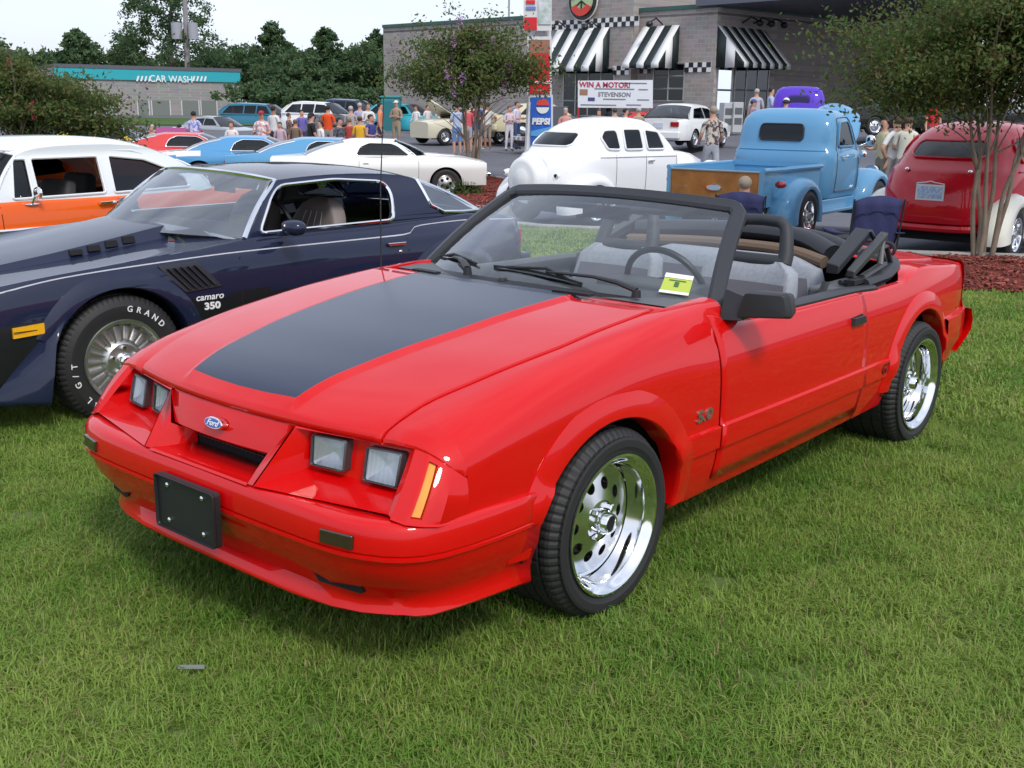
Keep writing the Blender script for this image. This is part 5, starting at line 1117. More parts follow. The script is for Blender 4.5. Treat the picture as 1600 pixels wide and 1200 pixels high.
# cream forties coupe, bonnet up
CRP=paint('cream_paint',(.62,.58,.44)); sp=dict(x0=.70,x1=-4.0,wb=2.9,paint=CRP,W=[(.75,.62),(.55,.80),(0,.90),(-1,.86),(-2.9,.90),(-3.6,.78),(-4.0,.5)],zs=[(.7,.80),(0,.92),(-1,.95),(-3,.92),(-4,.6)],zt=[(.7,.90),(0,1.02),(-1,1.06),(-3,1.02),(-3.7,.85),(-4,.65)],zb=[(1,.25),(-4,.3)],yi=[(1,.4),(-4,.45)],cabin=(-.75,-3.2),ar=.35,rarch=.33,R0=.32,gaps=[-1.0,-2.0],track=.88,
 gh=dict(yb=.78,yr=.56,zb=1.0,zr=1.42,nu=6,paint=CRP,trim=CRP,tr=.010,outline=[(-.85,1.0),(-1.2,1.32),(-1.4,1.40),(-2.0,1.43),(-2.6,1.33),(-3.3,.98),(-2.4,.99),(-1.4,.99)],windows=[[(-1.08,1.05),(-1.35,1.32),(-1.85,1.35),(-1.85,1.05)],[(-1.95,1.05),(-1.95,1.34),(-2.3,1.30),(-2.55,1.06)]],roof=(-1.38,-2.6),bowf=.08,bowr=.1,crown=.06,front=(-.85,1.02,.2,.02),rear=(-3.25,1.0,.15,.04),wr_=.05))
CR=gcar('forties_coupe',(-3.45,47.0,.02),-141,'cream forties coupe with its bonnet raised on the far lot','car',sp)
m=MB(); rows=[[(-.85+s_*1.0-.0,w*(2*t-1),1.05+s_*.62+.12*(1-(2*t-1)**2)) for t in lin(0,1,11)] for s_,w in ((0,.6),(.4,.56),(.8,.42),(1,.2))]; m.grid(rows); m.build('raised_bonnet',CRP,CR,solid=.03,ang=60)
for sg in (1,-1): m=MB(); m.lathe([(0,.03),(.07,.025),(.10,0),(.12,-.05)],'x',(.62,sg*.56,.74),16); m.build('headlight',CHROME,CR)
# purple hot rod cab and magenta raised bonnet
PUR=paint('violet_paint',(.09,.03,.48)); PU=empty('hot_rod',under(1252,137,31,1.65),R(75),'small violet hot rod truck seen over the blue pickup roof','hot rod')
shell(PU,'cab',PUR,[(.4,.62,-2.2,-.6),(.9,.66,-2.2,-.6),(1.1,.66,-2.18,-.62),(1.4,.62,-2.12,-.8),(1.55,.56,-2.05,-.95),(1.63,.45,-1.95,-1.1),(1.65,.2,-1.8,-1.3)],.1,.3,3.4)
m=MB(); m.poly([(-2.14-.012,p.y,p.z) for p in bezpoly([(0,-.28,1.22),(0,-.27,1.44),(0,.27,1.44),(0,.28,1.22)],.08,3)]); m.build('rear_window',GLASS('pale_glass',(.5,.55,.5)),PU)
m=MB(); m.box((-3.0,0,.75),(1.6,1.2,.45)); m.box((.1,0,.8),(1.3,.7,.5)); m.build('bed',PUR,PU,bevel=.05)
for sg in (1,-1):
    for x in (-2.9,.2): steel_wheel(PU,x,sg,.85,.36,.2,.24)
MG=modern('show_car',under(285,205,34,1.3),-60,'magenta car with raised striped bonnet behind the orange fifties sedan','car',('magenta_paint',(.30,.03,.16)),H=1.3)
m=MB(); m.box((-.02,0,1.14),(.05,1.45,1.05),rot=(0,R(-62),0)); h=m.build('raised_bonnet',paint('magenta_paint',(0,0,0)),MG,bevel=.02)
for y in (-.12,.12): m=MB(); m.box((-.045,y,1.16),(.02,.10,1.03),rot=(0,R(-62),0)); m.build('bonnet_stripe',WHITE,h)
# ================= ground =================
def tri_mesh_poly(poly,step,zf,off):
    "grid-clipped polygon draped over the land"
    bm=bmesh.new(); vs=[bm.verts.new((x,y,0)) for x,y in poly]; bm.faces.new(vs)
    xs=[p[0] for p in poly]; ys=[p[1] for p in poly]
    x=math.floor(min(xs))+step
    while x<max(xs): bmesh.ops.bisect_plane(bm,geom=bm.verts[:]+bm.edges[:]+bm.faces[:],plane_co=(x,0,0),plane_no=(1,0,0)); x+=step
    y=math.floor(min(ys))+step
    while y<max(ys): bmesh.ops.bisect_plane(bm,geom=bm.verts[:]+bm.edges[:]+bm.faces[:],plane_co=(0,y,0),plane_no=(0,1,0)); y+=step
    for v in bm.verts: v.co.z=zf(v.co.x,v.co.y)+off
    bmesh.ops.triangulate(bm,faces=bm.faces)
    me=bpy.data.meshes.new('g'); bm.to_mesh(me); bm.free(); return me
def gmat(name,c1,c2,c3,sc=(3,60),rough=.95,bd=.01,bs=.5):
    m=M(name,c1,rough,spec=.2); t=m.node_tree; b=t.nodes['Principled BSDF']; n=t.nodes.new; tcn=n('ShaderNodeTexCoord')
    a=n('ShaderNodeTexNoise'); a.inputs['Scale'].default_value=sc[0]; a.inputs['Detail'].default_value=8; f=n('ShaderNodeTexNoise'); f.inputs['Scale'].default_value=sc[1]; f.inputs['Detail'].default_value=5
    for q in (a,f): t.links.new(tcn.outputs['Object'],q.inputs['Vector'])
    r=n('ShaderNodeValToRGB'); r.color_ramp.elements[0].position=.38; r.color_ramp.elements[1].position=.62; r.color_ramp.elements[0].color=(*c1,1); r.color_ramp.elements[1].color=(*c2,1)
    x=n('ShaderNodeMix'); x.data_type='RGBA'; x.inputs['B'].default_value=(*c3,1); t.links.new(a.outputs['Fac'],r.inputs[0]); t.links.new(r.outputs[0],x.inputs['A'])
    r2=n('ShaderNodeValToRGB'); r2.color_ramp.elements[0].position=.5; r2.color_ramp.elements[1].position=.7; t.links.new(f.outputs['Fac'],r2.inputs[0]); t.links.new(r2.outputs[0],x.inputs['Factor']); t.links.new(x.outputs['Result'],b.inputs['Base Color'])
    u=n('ShaderNodeBump'); u.inputs['Strength'].default_value=bs; u.inputs['Distance'].default_value=bd; t.links.new(f.outputs['Fac'],u.inputs['Height']); t.links.new(u.outputs[0],b.inputs['Normal']); return m
ASPH=gmat('asphalt',(.105,.107,.125),(.14,.142,.16),(.18,.18,.20),(.35,90),.85,.004,.35)
m=MB(); xs=lin(-140,160,76); ys=lin(-25,300,110); m.grid([[(x,y,gz(x,y)-.10) for x in xs] for y in ys]); 
tag(m.build('parking_lot',ASPH,ang=180),kind='structure')
def gp(px,py): v=G(px,py); return (v.x,v.y)
LAWN=[(-26,-6),(14,-6),(14,9.2),(9.2,9.35),(5.6,9.75),(4.64,9.9),(3.76,10.1),(3.55,10.9),(4.3,12.6),(2.3,15.2),(.35,15.9),(-.55,17.0),(-2.2,17.5),(-9,18.5),(-26,20)]
SOIL=gmat('turf_soil',(.09,.15,.035),(.12,.18,.045),(.16,.15,.07),(1.3,70),.95,.02,.6)
lawn=link('lawn_soil',tri_mesh_poly(LAWN,1.0,gz,0.0)); lawn.data.materials.append(SOIL); tag(lawn,kind='structure')
MUL=gmat('red_mulch',(.16,.035,.022),(.24,.055,.035),(.07,.018,.012),(4,38),.95,.03,.9)
MR=[(3.74,10.12),(4.64,9.92),(5.6,9.77),(9.2,9.37),(14,9.1),(14,11.6),(9,12.1),(5.7,12.5),(4.5,12.75),(3.9,11.6)]
mu=link('mulch_bed',tri_mesh_poly(MR,.5,gz,.03)); mu.data.materials.append(MUL); tag(mu,kind='structure')
_i=[(640,300),(660,318),(700,326),(790,327),(835,318),(835,292),(780,280),(720,272),(660,280)]
isl=[gp(*q) for q in _i]; mu=link('flower_island',tri_mesh_poly(isl,.5,gz,.04)); mu.data.materials.append(MUL); tag(mu,kind='structure')
KERB=M('concrete_kerb',(.36,.35,.32),.85,bump=(30,.4,.006),var=(4,.25,(.25,.24,.22)))
def kerb(pts,closed=False,name='kerb'):
    P=[Vector((x,y,gz(x,y))) for x,y in pts]; 
    if closed: P.append(P[0])
    m=MB(); sweep(m,P,[(-.075,-.12),(-.075,.05),(-.06,.07),(.06,.07),(.075,.05),(.075,-.12)],Vector((0,0,1))); return tag(m.build(name,KERB),kind='structure')
kerb([(14,11.75),(9,12.25),(5.75,12.62),(4.45,12.9),(2.4,15.35),(.4,16.05),(-.5,17.15),(-2.2,17.65),(-9,18.65),(-26,20.1)])
kerb(isl,True)
m=MB()
for a,b_ in (((1018,352),(1110,338)),((880,262),(905,300))):
    A=G(*a); B_=G(*b_); d=(B_-A).normalized()*.06; d=Vector((-d.y,d.x,0)); z=Vector((0,0,.012-.10)); m.face([A+d+z,A-d+z,B_-d+z,B_+d+z])
tag(m.build('parking_lines',M('line_paint',(.6,.6,.58),.8,var=(20,.3,(.35,.35,.35)))),kind='structure')
FG=gmat('far_grass',(.05,.10,.02),(.07,.13,.03),(.09,.12,.04),(.3,20),.95,.05,.5)
fg=[(-60,60),(-22,62),(-4,66),(-4,72),(-20,76),(-60,80)]; o=link('far_lawn',tri_mesh_poly(fg,3,gz,-.06)); o.data.materials.append(FG); tag(o,kind='structure')
# ================= grass: real blades scattered over the lawn =================
def blade_clump(seed,n,rad,h,wd,ncol):
    rnd=random.Random(seed); m=MB()
    for k in range(n):
        a=rnd.uniform(0,2*PI); r=rad*math.sqrt(rnd.random()); x,y=r*math.cos(a),r*math.sin(a); hh=h*rnd.uniform(.45,1.2); b=rnd.uniform(0,2*PI); lean=rnd.uniform(.30,1.45)*hh; w=wd*rnd.uniform(.6,1.3)
        dx,dy=math.cos(b),math.sin(b); px_,py_=-dy*w/2,dx*w/2; mi=0 if rnd.random()<.80 else (1 if rnd.random()<.72 else 2)
        P0=(x,y,0); P1=(x+dx*lean*.35,y+dy*lean*.35,hh*.6); P2=(x+dx*lean,y+dy*lean,hh*(.95 if lean<hh*.8 else .75))
        i=len(m.v); m.v+=[(P0[0]-px_,P0[1]-py_,-.005),(P0[0]+px_,P0[1]+py_,-.005),(P1[0]+px_*.8,P1[1]+py_*.8,P1[2]),(P1[0]-px_*.8,P1[1]-py_*.8,P1[2]),P2]
        m.f+=[[i,i+1,i+2,i+3],[i+3,i+2,i+4]]; m.m+=[mi,mi]
    me=bpy.data.meshes.new('grass_clump'); me.from_pydata(m.v,[],m.f)
    for q in GM: me.materials.append(q)
    me.polygons.foreach_set('material_index',m.m); return me
def leafmat(name,c,c2,rough=.6,tr=.35,scale=3):
    m=bpy.data.materials.new(name); m.use_nodes=True; t=m.node_tree; b=t.nodes['Principled BSDF']; n=t.nodes.new; oi=n('ShaderNodeTexCoord'); nz_=n('ShaderNodeTexNoise'); nz_.inputs['Scale'].default_value=scale; nz_.inputs['Detail'].default_value=4
    ge=n('ShaderNodeNewGeometry'); t.links.new(ge.outputs['Position'],nz_.inputs['Vector']); r=n('ShaderNodeValToRGB'); r.color_ramp.elements[0].position=.38; r.color_ramp.elements[1].position=.62; r.color_ramp.elements[0].color=(*c,1); r.color_ramp.elements[1].color=(*c2,1)
    t.links.new(nz_.outputs['Fac'],r.inputs[0]); t.links.new(r.outputs[0],b.inputs['Base Color']); b.inputs['Roughness'].default_value=rough; b.inputs['Specular IOR Level'].default_value=.25
    tl=n('ShaderNodeBsdfTranslucent'); t.links.new(r.outputs[0],tl.inputs[0]); mxx=n('ShaderNodeMixShader'); mxx.inputs[0].default_value=tr; o=t.nodes['Material Output']; t.links.new(b.outputs[0],mxx.inputs[1]); t.links.new(tl.outputs[0],mxx.inputs[2]); t.links.new(mxx.outputs[0],o.inputs['Surface']); return m
GM=[leafmat('grass_green',(.138,.270,.036),(.265,.375,.072),scale=1.3),leafmat('grass_yellow_green',(.26,.34,.08),(.34,.36,.11),scale=2),leafmat('grass_straw',(.27,.21,.10),(.34,.27,.15),scale=3)]
def scatter(name,surf,clumps,dens_n,seed,smin,smax,kind='stuff',mindist=None):
    "geometry nodes: random points on the surface, one of the clump meshes on each"
    g=bpy.data.node_groups.new(name,'GeometryNodeTree'); g.interface.new_socket('Geometry',in_out='INPUT',socket_type='NodeSocketGeometry'); g.interface.new_socket('Geometry',in_out='OUTPUT',socket_type='NodeSocketGeometry')
    n=g.nodes.new; l=g.links.new; gi=n('NodeGroupInput'); go=n('NodeGroupOutput'); d=n('GeometryNodeDistributePointsOnFaces'); d.inputs['Density'].default_value=dens_n; d.inputs['Seed'].default_value=seed; l(gi.outputs[0],d.inputs['Mesh'])
    jn=n('GeometryNodeJoinGeometry'); 
    col=bpy.data.collections.new(name+'_kit')
    for c in clumps:
        o=bpy.data.objects.new('clump',c); col.objects.link(o)
    ci=n('GeometryNodeCollectionInfo'); ci.inputs['Collection'].default_value=col; ci.inputs['Separate Children'].default_value=True
    ip=n('GeometryNodeInstanceOnPoints'); l(d.outputs['Points'],ip.inputs['Points']); l(ci.outputs[0],ip.inputs['Instance']); ip.inputs['Pick Instance'].default_value=True
    rv=n('FunctionNodeRandomValue'); rv.data_type='FLOAT_VECTOR'; rv.inputs['Min'].default_value=(-.08,-.08,0); rv.inputs['Max'].default_value=(.08,.08,6.283); l(rv.outputs[0],ip.inputs['Rotation'])
    rs=n('FunctionNodeRandomValue'); rs.data_type='FLOAT'; rs.inputs[2].default_value=smin; rs.inputs[3].default_value=smax
    l(rs.outputs[1],ip.inputs['Scale']); l(ip.outputs[0],go.inputs[0])
    o=link(name,surf); md=o.modifiers.new('scatter','NODES'); md.node_group=g; return tag(o,kind=kind)
def clipped(poly,x0,y0,x1,y1): return [(min(max(x,x0),x1),min(max(y,y0),y1)) for x,y in poly]
near=[blade_clump(i,90,.072,.040,.0036,3) for i in range(5)]; mid=[blade_clump(20+i,60,.14,.045,.008,3) for i in range(4)]; far=[blade_clump(40+i,60,.25,.06,.016,3) for i in range(3)]
NP=[(-2.3,1.7),(2.3,1.7),(3.6,5.6),(-3.9,5.6)]; scatter('lawn_grass',tri_mesh_poly(NP,1,gz,.001),near,330,1,.7,1.25)
MP=[(-3.9,5.6),(3.6,5.6),(5.0,8.2),(8.6,9.4),(5.6,9.72),(4.62,9.86),(3.70,10.06),(-8,9.9)]; scatter('lawn_grass',tri_mesh_poly(MP,1,gz,.001),mid,150,2,.7,1.25)
FP=[(-8,9.9),(3.70,10.06),(3.5,10.9),(4.2,12.5),(2.25,15.1),(.3,15.8),(-.6,16.9),(-2.2,17.4),(-9,18.3)]; scatter('lawn_grass',tri_mesh_poly(FP,1,gz,.001),far,45,3,.7,1.2)
OUT=[(-8,1.2),(-2.3,1.7),(-3.9,5.6),(-8,9.9),(-14,10),(-14,1)]; scatter('lawn_grass',tri_mesh_poly(OUT,1,gz,.001),far,40,4,.7,1.2)
OU2=[(2.3,1.7),(9,1.5),(13,9),(8.6,9.4),(5.0,8.2),(3.6,5.6)]; scatter('lawn_grass',tri_mesh_poly(OU2,1,gz,.001),far,40,5,.7,1.2)
OU3=[(-2.3,1.7),(-8,1.2),(-8,-3),(8,-3),(9,1.5),(2.3,1.7)]; scatter('lawn_grass',tri_mesh_poly(OU3,1,gz,.001),far,30,6,.7,1.2)
# mulch chips
def chip(seed):
    rnd=random.Random(seed); m=MB()
    for k in range(14): m.box((rnd.uniform(-.09,.09),rnd.uniform(-.09,.09),rnd.uniform(.0,.025)),(rnd.uniform(.02,.06),rnd.uniform(.008,.02),.008),rot=(rnd.uniform(-.5,.5),rnd.uniform(-.5,.5),rnd.uniform(0,3.1)),mi=rnd.choice((0,0,1,2)))
    me=bpy.data.meshes.new('chips'); me.from_pydata(m.v,[],m.f)
    for c in ((.20,.04,.028),(.30,.075,.05),(.09,.025,.018)): me.materials.append(M('mulch_%d'%int(c[0]*100),c,.9))
    me.polygons.foreach_set('material_index',m.m); return me
chips=[chip(i) for i in range(4)]
scatter('mulch_chips',tri_mesh_poly(MR,.5,gz,.035),chips,55,7,.7,1.3); scatter('mulch_chips',tri_mesh_poly(isl,.5,gz,.045),chips,25,8,.9,1.6)
st=empty('plastic_strip',G(300,1057)+Vector((0,0,.030)),R(2),'small grey translucent strip lying in the front grass','litter'); m=MB(); m.box((0,0,0),(.075,.012,.004),rot=(R(50),0,0)); m.build('strip',M('grey_plastic',(.14,.15,.135),.5),st)
# ================= brick shop =================
K=AT(1112,190,53); K.z=gz(K.x,K.y)-.3; UL=Vector((-17.1,17.0,0)).normalized(); UR=Vector((5.6,5.1,0)).normalized(); NL=Vector((UL.y,-UL.x,0))*-1; NL=Vector((-.705,-.709,0)); NR=Vector((.673,-.739,0))
def hit(px,py,P0,n): r=ray(px,py); t=(P0-Vector((0,0,CAMZ))).dot(n)/r.dot(n); return r*t+Vector((0,0,CAMZ))
def bmat(name,c1,c2,mort,bw=.40,bh=.20,rough=.9):
    m=bpy.data.materials.new(name); m.use_nodes=True; t=m.node_tree; b=t.nodes['Principled BSDF']; n=t.nodes.new; tcn=n('ShaderNodeTexCoord'); sp_=n('ShaderNodeSeparateXYZ'); cb=n('ShaderNodeCombineXYZ'); ad=n('ShaderNodeMath')
    t.links.new(tcn.outputs['Object'],sp_.inputs[0]); ad.operation='SUBTRACT'; t.links.new(sp_.outputs[0],ad.inputs[0]); t.links.new(sp_.outputs[1],ad.inputs[1]); ml=n('ShaderNodeMath'); ml.operation='MULTIPLY'; ml.inputs[1].default_value=.707; t.links.new(ad.outputs[0],ml.inputs[0]); t.links.new(ml.outputs[0],cb.inputs[0]); t.links.new(sp_.outputs[2],cb.inputs[1])
    br=n('ShaderNodeTexBrick'); br.inputs['Scale'].default_value=1; br.inputs['Brick Width'].default_value=bw; br.inputs['Row Height'].default_value=bh; br.inputs['Mortar Size'].default_value=.012; br.inputs['Color1'].default_value=(*c1,1); br.inputs['Color2'].default_value=(*c2,1); br.inputs['Mortar'].default_value=(*mort,1)
    t.links.new(cb.outputs[0],br.inputs['Vector']); nz_=n('ShaderNodeTexNoise'); nz_.inputs['Scale'].default_value=1.5; t.links.new(tcn.outputs['Object'],nz_.inputs['Vector']); mxx=n('ShaderNodeMix'); mxx.data_type='RGBA'; mxx.blend_type='MULTIPLY'; mxx.inputs['Factor'].default_value=.3
    t.links.new(br.outputs[0],mxx.inputs['A']); t.links.new(nz_.outputs['Color'],mxx.inputs['B']); t.links.new(mxx.outputs['Result'],b.inputs['Base Color']); b.inputs['Roughness'].default_value=rough
    u=n('ShaderNodeBump'); u.inputs['Strength'].default_value=.5; u.inputs['Distance'].default_value=.01; u.invert=True; t.links.new(br.outputs['Fac'],u.inputs['Height']); t.links.new(u.outputs[0],b.inputs['Normal']); return m
BRK=bmat('grey_brown_brick',(.42,.37,.35),(.33,.29,.28),(.46,.43,.41),.42,.20)
SH=empty('brick_shop',K,0,'grey brick shop with striped awnings and checkered bands beside the raised canopy','building')
def inv(v): return Vector(v)-K
TOPZ_=hit(1112,12,K,NL).z-K.z
m=MB()
def wall(a,b_,h0,h1,n,th=.3):
    A=Vector(a);B_=Vector(b_); t=-Vector(n)*th; m.hexa([A+Vector((0,0,h0)),B_+Vector((0,0,h0)),B_+t+Vector((0,0,h0)),A+t+Vector((0,0,h0)),A+Vector((0,0,h1)),B_+Vector((0,0,h1)),B_+t+Vector((0,0,h1)),A+t+Vector((0,0,h1))])
O=Vector((0,0,0)); LL=24.5; LR=26
wall(UL*LL,O,-1,TOPZ_,NL); wall(O,UR*LR,-1,TOPZ_,NR); m.build('wall',BRK,SH)
m=MB(); m.hexa([UL*LL+Vector((0,0,TOPZ_-.3)),Vector((0,0,TOPZ_-.3)),UR*LR+Vector((0,0,TOPZ_-.3)),UR*LR+UL*LL+Vector((0,0,TOPZ_-.3)),UL*LL+Vector((0,0,TOPZ_-.2)),Vector((0,0,TOPZ_-.2)),UR*LR+Vector((0,0,TOPZ_-.2)),UR*LR+UL*LL+Vector((0,0,TOPZ_-.2))]); m.build('roof',M('roof_membrane',(.2,.2,.2),.9),SH)
m=MB()
for a,b_,n_ in ((UL*LL,O,NL),(O,UR*LR,NR)):
    wall_=m; A=a+n_*.08;B_=b_+n_*.08; t=-n_*.45; m.hexa([A+Vector((0,0,TOPZ_+.003)),B_+Vector((0,0,TOPZ_+.003)),B_+t+Vector((0,0,TOPZ_+.003)),A+t+Vector((0,0,TOPZ_+.003)),A+Vector((0,0,TOPZ_+.18)),B_+Vector((0,0,TOPZ_+.18)),B_+t+Vector((0,0,TOPZ_+.18)),A+t+Vector((0,0,TOPZ_+.18))])
m.build('coping',M('dark_green_metal',(.035,.10,.085),.5),SH)
# tower block with round sign
ta=inv(hit(998,60,K,NL)); tb=inv(hit(862,60,K,NL)); sa,sb_=ta.dot(UL),tb.dot(UL)
m=MB(); A=UL*sa+NL*.5; B_=UL*sb_+NL*.5; bk=-NL*9; h0,h1=-1,TOPZ_+5.5
m.hexa([B_+Vector((0,0,h0)),A+Vector((0,0,h0)),A+bk+Vector((0,0,h0)),B_+bk+Vector((0,0,h0)),B_+Vector((0,0,h1)),A+Vector((0,0,h1)),A+bk+Vector((0,0,h1)),B_+bk+Vector((0,0,h1))]); m.build('sign_tower',BRK,SH)
TP=K+NL*.5; WTILE=M('white_tile',(.72,.72,.72),.35); BTILE=M('black_tile',(.012,.012,.014),.35)
def checks(px0,px1,py0,py1,P0,n,nc,nr,pxm=None):
    "checkered tile band lying on the wall between two pixel corners"
    a=hit(px0,py1,P0,n)-K; b_=hit(px1,pxm or py1,P0,n)-K; zt_=(hit(px0,py0,P0,n)-K).z; b_.z=a.z; d=b_-a; h=zt_-a.z; m=MB(); 
    m.prism([a+n*.01,a+d+n*.01,a+d+Vector((0,0,h))+n*.01,a+Vector((0,0,h))+n*.01],n*.03); band=m.build('checker_band',WTILE,SH)
    i=0
    for r_ in range(nr):
        for c in range(nc):
            if (r_+c)%2: continue
            q=a+d*(c/nc)+Vector((0,0,h*r_/nr))+n*.041; e=d/nc; f_=Vector((0,0,h/nr)); m=MB(); m.prism([q,q+e,q+e+f_,q+f_],n*.012); m.build('black_tile',BTILE,band)
checks(862,998,33,47,TP,NL,22,2); checks(862,880,104,118,TP,NL,3,2); checks(958,983,103,117,TP,NL,4,2); checks(1000,1018,101,115,K,NL,3,2); checks(1070,1111,98,113,K,NL,6,2)
sc_=hit(915,2,TP,NL)-K+NL*.15; rad=(hit(938,2,TP,NL)-hit(915,2,TP,NL)).length*.93
def disc(name,mat,r,o,parent,a0=0,a1=2*PI,r0=0):
    X=UL*-1; pts=[sc_+X*r*math.cos(t)+Vector((0,0,r*math.sin(t)))+NL*o for t in lin(a0,a1,40)]
    if r0: pts+=[sc_+X*r0*math.cos(t)+Vector((0,0,r0*math.sin(t)))+NL*o for t in lin(a1,a0,40)]
    m=MB(); m.prism(pts[:-1] if abs(a1-a0)>6.2 else pts,NL*.05); return m.build(name,mat,parent)
ds=disc('round_sign',M('sign_white',(.75,.75,.72),.4),rad*1.06,0,SH); disc('sign_ring',BTILE,rad,.053,ds); disc('sign_disc',M('sign_green',(.42,.55,.30),.4),rad*.78,.106,ds); disc('sign_band',M('sign_red',(.65,.05,.03),.4),rad*.80,.160,ds,R(205),R(335),rad*.42); disc('sign_band',M('sign_orange',(.75,.30,.06),.4),rad*.80,.160,ds,R(60),R(170),rad*.5)
m=MB(); [m.tube([sc_+NL*.17,sc_+NL*.17+(UL*-math.cos(a)+Vector((0,0,math.sin(a))))*rad*.75],.04,5) for a in (R(215),R(270),R(325))]; m.build('sign_spoke',BTILE,ds)
# striped awnings
AW=M('awning_white',(.78,.78,.78),.6); AB=M('awning_black',(.010,.022,.022),.6)
def awning(P0,n,u,pxa,pxb,pyt,pyb,out,nst,endw=None):
    a=hit(pxa,pyt,P0,n)-K; b_=hit(pxb,pyt,P0,n)-K; b_.z=a.z; zb_=(hit((pxa+pxb)/2,pyb,P0+n*out,n)-K).z; d=b_-a; e=empty('awning',(0,0,0)); e.parent=SH; dn=Vector((0,0,zb_-a.z))+n*out; val=Vector((0,0,-.22))
    for k in range(nst):
        m=MB(); p=a+d*(k/nst); q=a+d*((k+1)/nst); m.grid([[p,q],[p+dn,q+dn],[p+dn+val,q+dn+val]]); m.build('awning_stripe',AW if k%2==0 else AB,e,solid=.02)
    for p in (a,b_):
        ns=3
        for k in range(ns):
            t0,t1=k/ns,(k+1)/ns; m=MB(); m.face([p+dn*t0,p+dn*t1,p+dn+Vector((0,0,0))-n*out*(1-t1)+val*1,p+dn-n*out*(1-t0)+val]); m.build('awning_end',AB if k%2==0 else AW,e,solid=.02)
    return e
awning(TP,NL,UL,872,953,45,104,1.5,7); awning(K,NL,UL,1005,1062,42,98,1.5,5); awning(K,NR,UR,1122,1196,40,97,1.6,11)
for (px,py,P0_,n_) in ((884,43,TP,NL),(935,43,TP,NL),(1035,38,K,NL),(1160,36,K,NR),(1178,37,K,NR),(1198,39,K,NR)):
    q=hit(px,py,P0_,n_)-K; m=MB(); m.tube([q,q+n_*.5+Vector((0,0,.25)),q+n_*.95+Vector((0,0,.05))],.035,6); m.ell(q+n_*1.0+Vector((0,0,-.05)),(.18,.18,.15),10,6); m.build('gooseneck_lamp',BTILE,SH)
FRM=M('window_frame_metal',(.42,.43,.42),.4,.6); SHG=GLASS('shop_glass',(.25,.32,.33),1.1); SHI=M('shop_interior',(.06,.065,.06),.9,var=(1.2,.3,(.16,.15,.12)))
def shopwin(P0,n,px0,px1,py0,py1,nv,nh,name='window'):
    a=hit(px0,py1,P0,n)-K+n*.02; b_=hit(px1,py1,P0,n)-K+n*.02; b_.z=a.z; zt_=(hit(px0,py0,P0,n)-K).z; H_=Vector((0,0,zt_-a.z)); d=b_-a; m=MB(); m.face([a,b_,b_+H_,a+H_]); w=m.build(name,SHG,SH); m=MB(); o=-n*.012; m.face([a+o,b_+o,b_+H_+o,a+H_+o]); m.build('interior_backing',SHI,w)
    for k in range(nv+1): p=a+d*(k/nv); m=MB(); m.tube([p,p+H_],.045,4); m.build('mullion',FRM,w)
    for k in range(nh+1): p=a+H_*(k/nh if nh>1 else k); m=MB(); m.tube([p,p+d],.045,4); m.build('rail',FRM,w)
    return w
shopwin(TP,NL,880,958,108,182,4,3,'door'); shopwin(K,NL,1020,1068,100,158,2,3); shopwin(K,NR,1117,1140,98,182,1,2); shopwin(K,NR,1144,1196,98,182,3,2,'door')
# canopy slab on posts
CZ0=hit(1250,23,K+UR*8,NR).z-K.z; m=MB(); A=UR*(-3.0)+NR*-1+UL*0; 
A=hit(1087,4,K-NR*1,NR)-K; A.z=0; B_=A+UR*34; bk=NR*16; m.hexa([A+Vector((0,0,CZ0)),B_+Vector((0,0,CZ0)),B_+bk+Vector((0,0,CZ0)),A+bk+Vector((0,0,CZ0)),A+Vector((0,0,CZ0+1.3)),B_+Vector((0,0,CZ0+1.3)),B_+bk+Vector((0,0,CZ0+1.3)),A+bk+Vector((0,0,CZ0+1.3))])
CN=empty('forecourt_canopy',K,0,'flat dark grey canopy slab standing above the shop roof on steel posts','canopy'); m.build('canopy_deck',M('canopy_grey',(.10,.11,.14),.5),CN)
for px in (1143,1190,1258,1340): p=hit(px,20,K-NR*1.5,NR)-K; m=MB(); m.box((p.x,p.y,(TOPZ_+CZ0)/2),(.35,.35,CZ0-TOPZ_+.8)); m.build('post',M('canopy_post',(.08,.09,.10),.5),CN)
# news boxes beside the door
for i,(px,py,D,lab) in enumerate(((1134,158,46,'white cabinet nearest the shop corner'),(1149,157,46,'white cabinet with shelves of leaflets, right of its twin'))):
    b=place(px,190,46); e=empty('vending_cabinet',b,R(20),lab,'cabinet','white cabinets outside the shop'); m=MB(); m.box((0,0,.6),(.45,.4,1.2)); m.build('cabinet',M('cabinet_white',(.45,.46,.46),.5),e,bevel=.02)
    for z in (.45,.85): m=MB(); m.box((0,-.205,z),(.34,.015,.26)); m.build('cabinet_door',M('cabinet_glass',(.10,.11,.12),.3),e)
# ================= car wash =================
TEAL=M('teal_fascia',(.02,.36,.42),.5); GB=bmat('pale_grey_block',(.36,.34,.32),(.30,.29,.28),(.40,.39,.37),.40,.20)
wr=AT(378,190,86); wr.z=gz(wr.x,wr.y)-.4; wl=AT(115,196,80); d=Vector((wl.x-wr.x,wl.y-wr.y,0)); UW=d.normalized(); NW=Vector((-UW.y,UW.x,0)); NW=NW if NW.y<0 else -NW; LW=d.length+1
CWB=empty('car_wash',wr,0,'low pale brick car wash building with teal fascia lettered CAR WASH','building'); hw=lambda px,py:hit(px,py,wr,NW)-wr
zf0=hw(376,129).z; zf1=hw(376,113).z; zp=hw(376,108).z
m=MB(); P=[O,UW*LW,UW*LW-NW*9,-NW*9]; m.hexa([p+Vector((0,0,-1)) for p in P]+[p+Vector((0,0,zp-.1)) for p in P]); m.build('wall',GB,CWB)
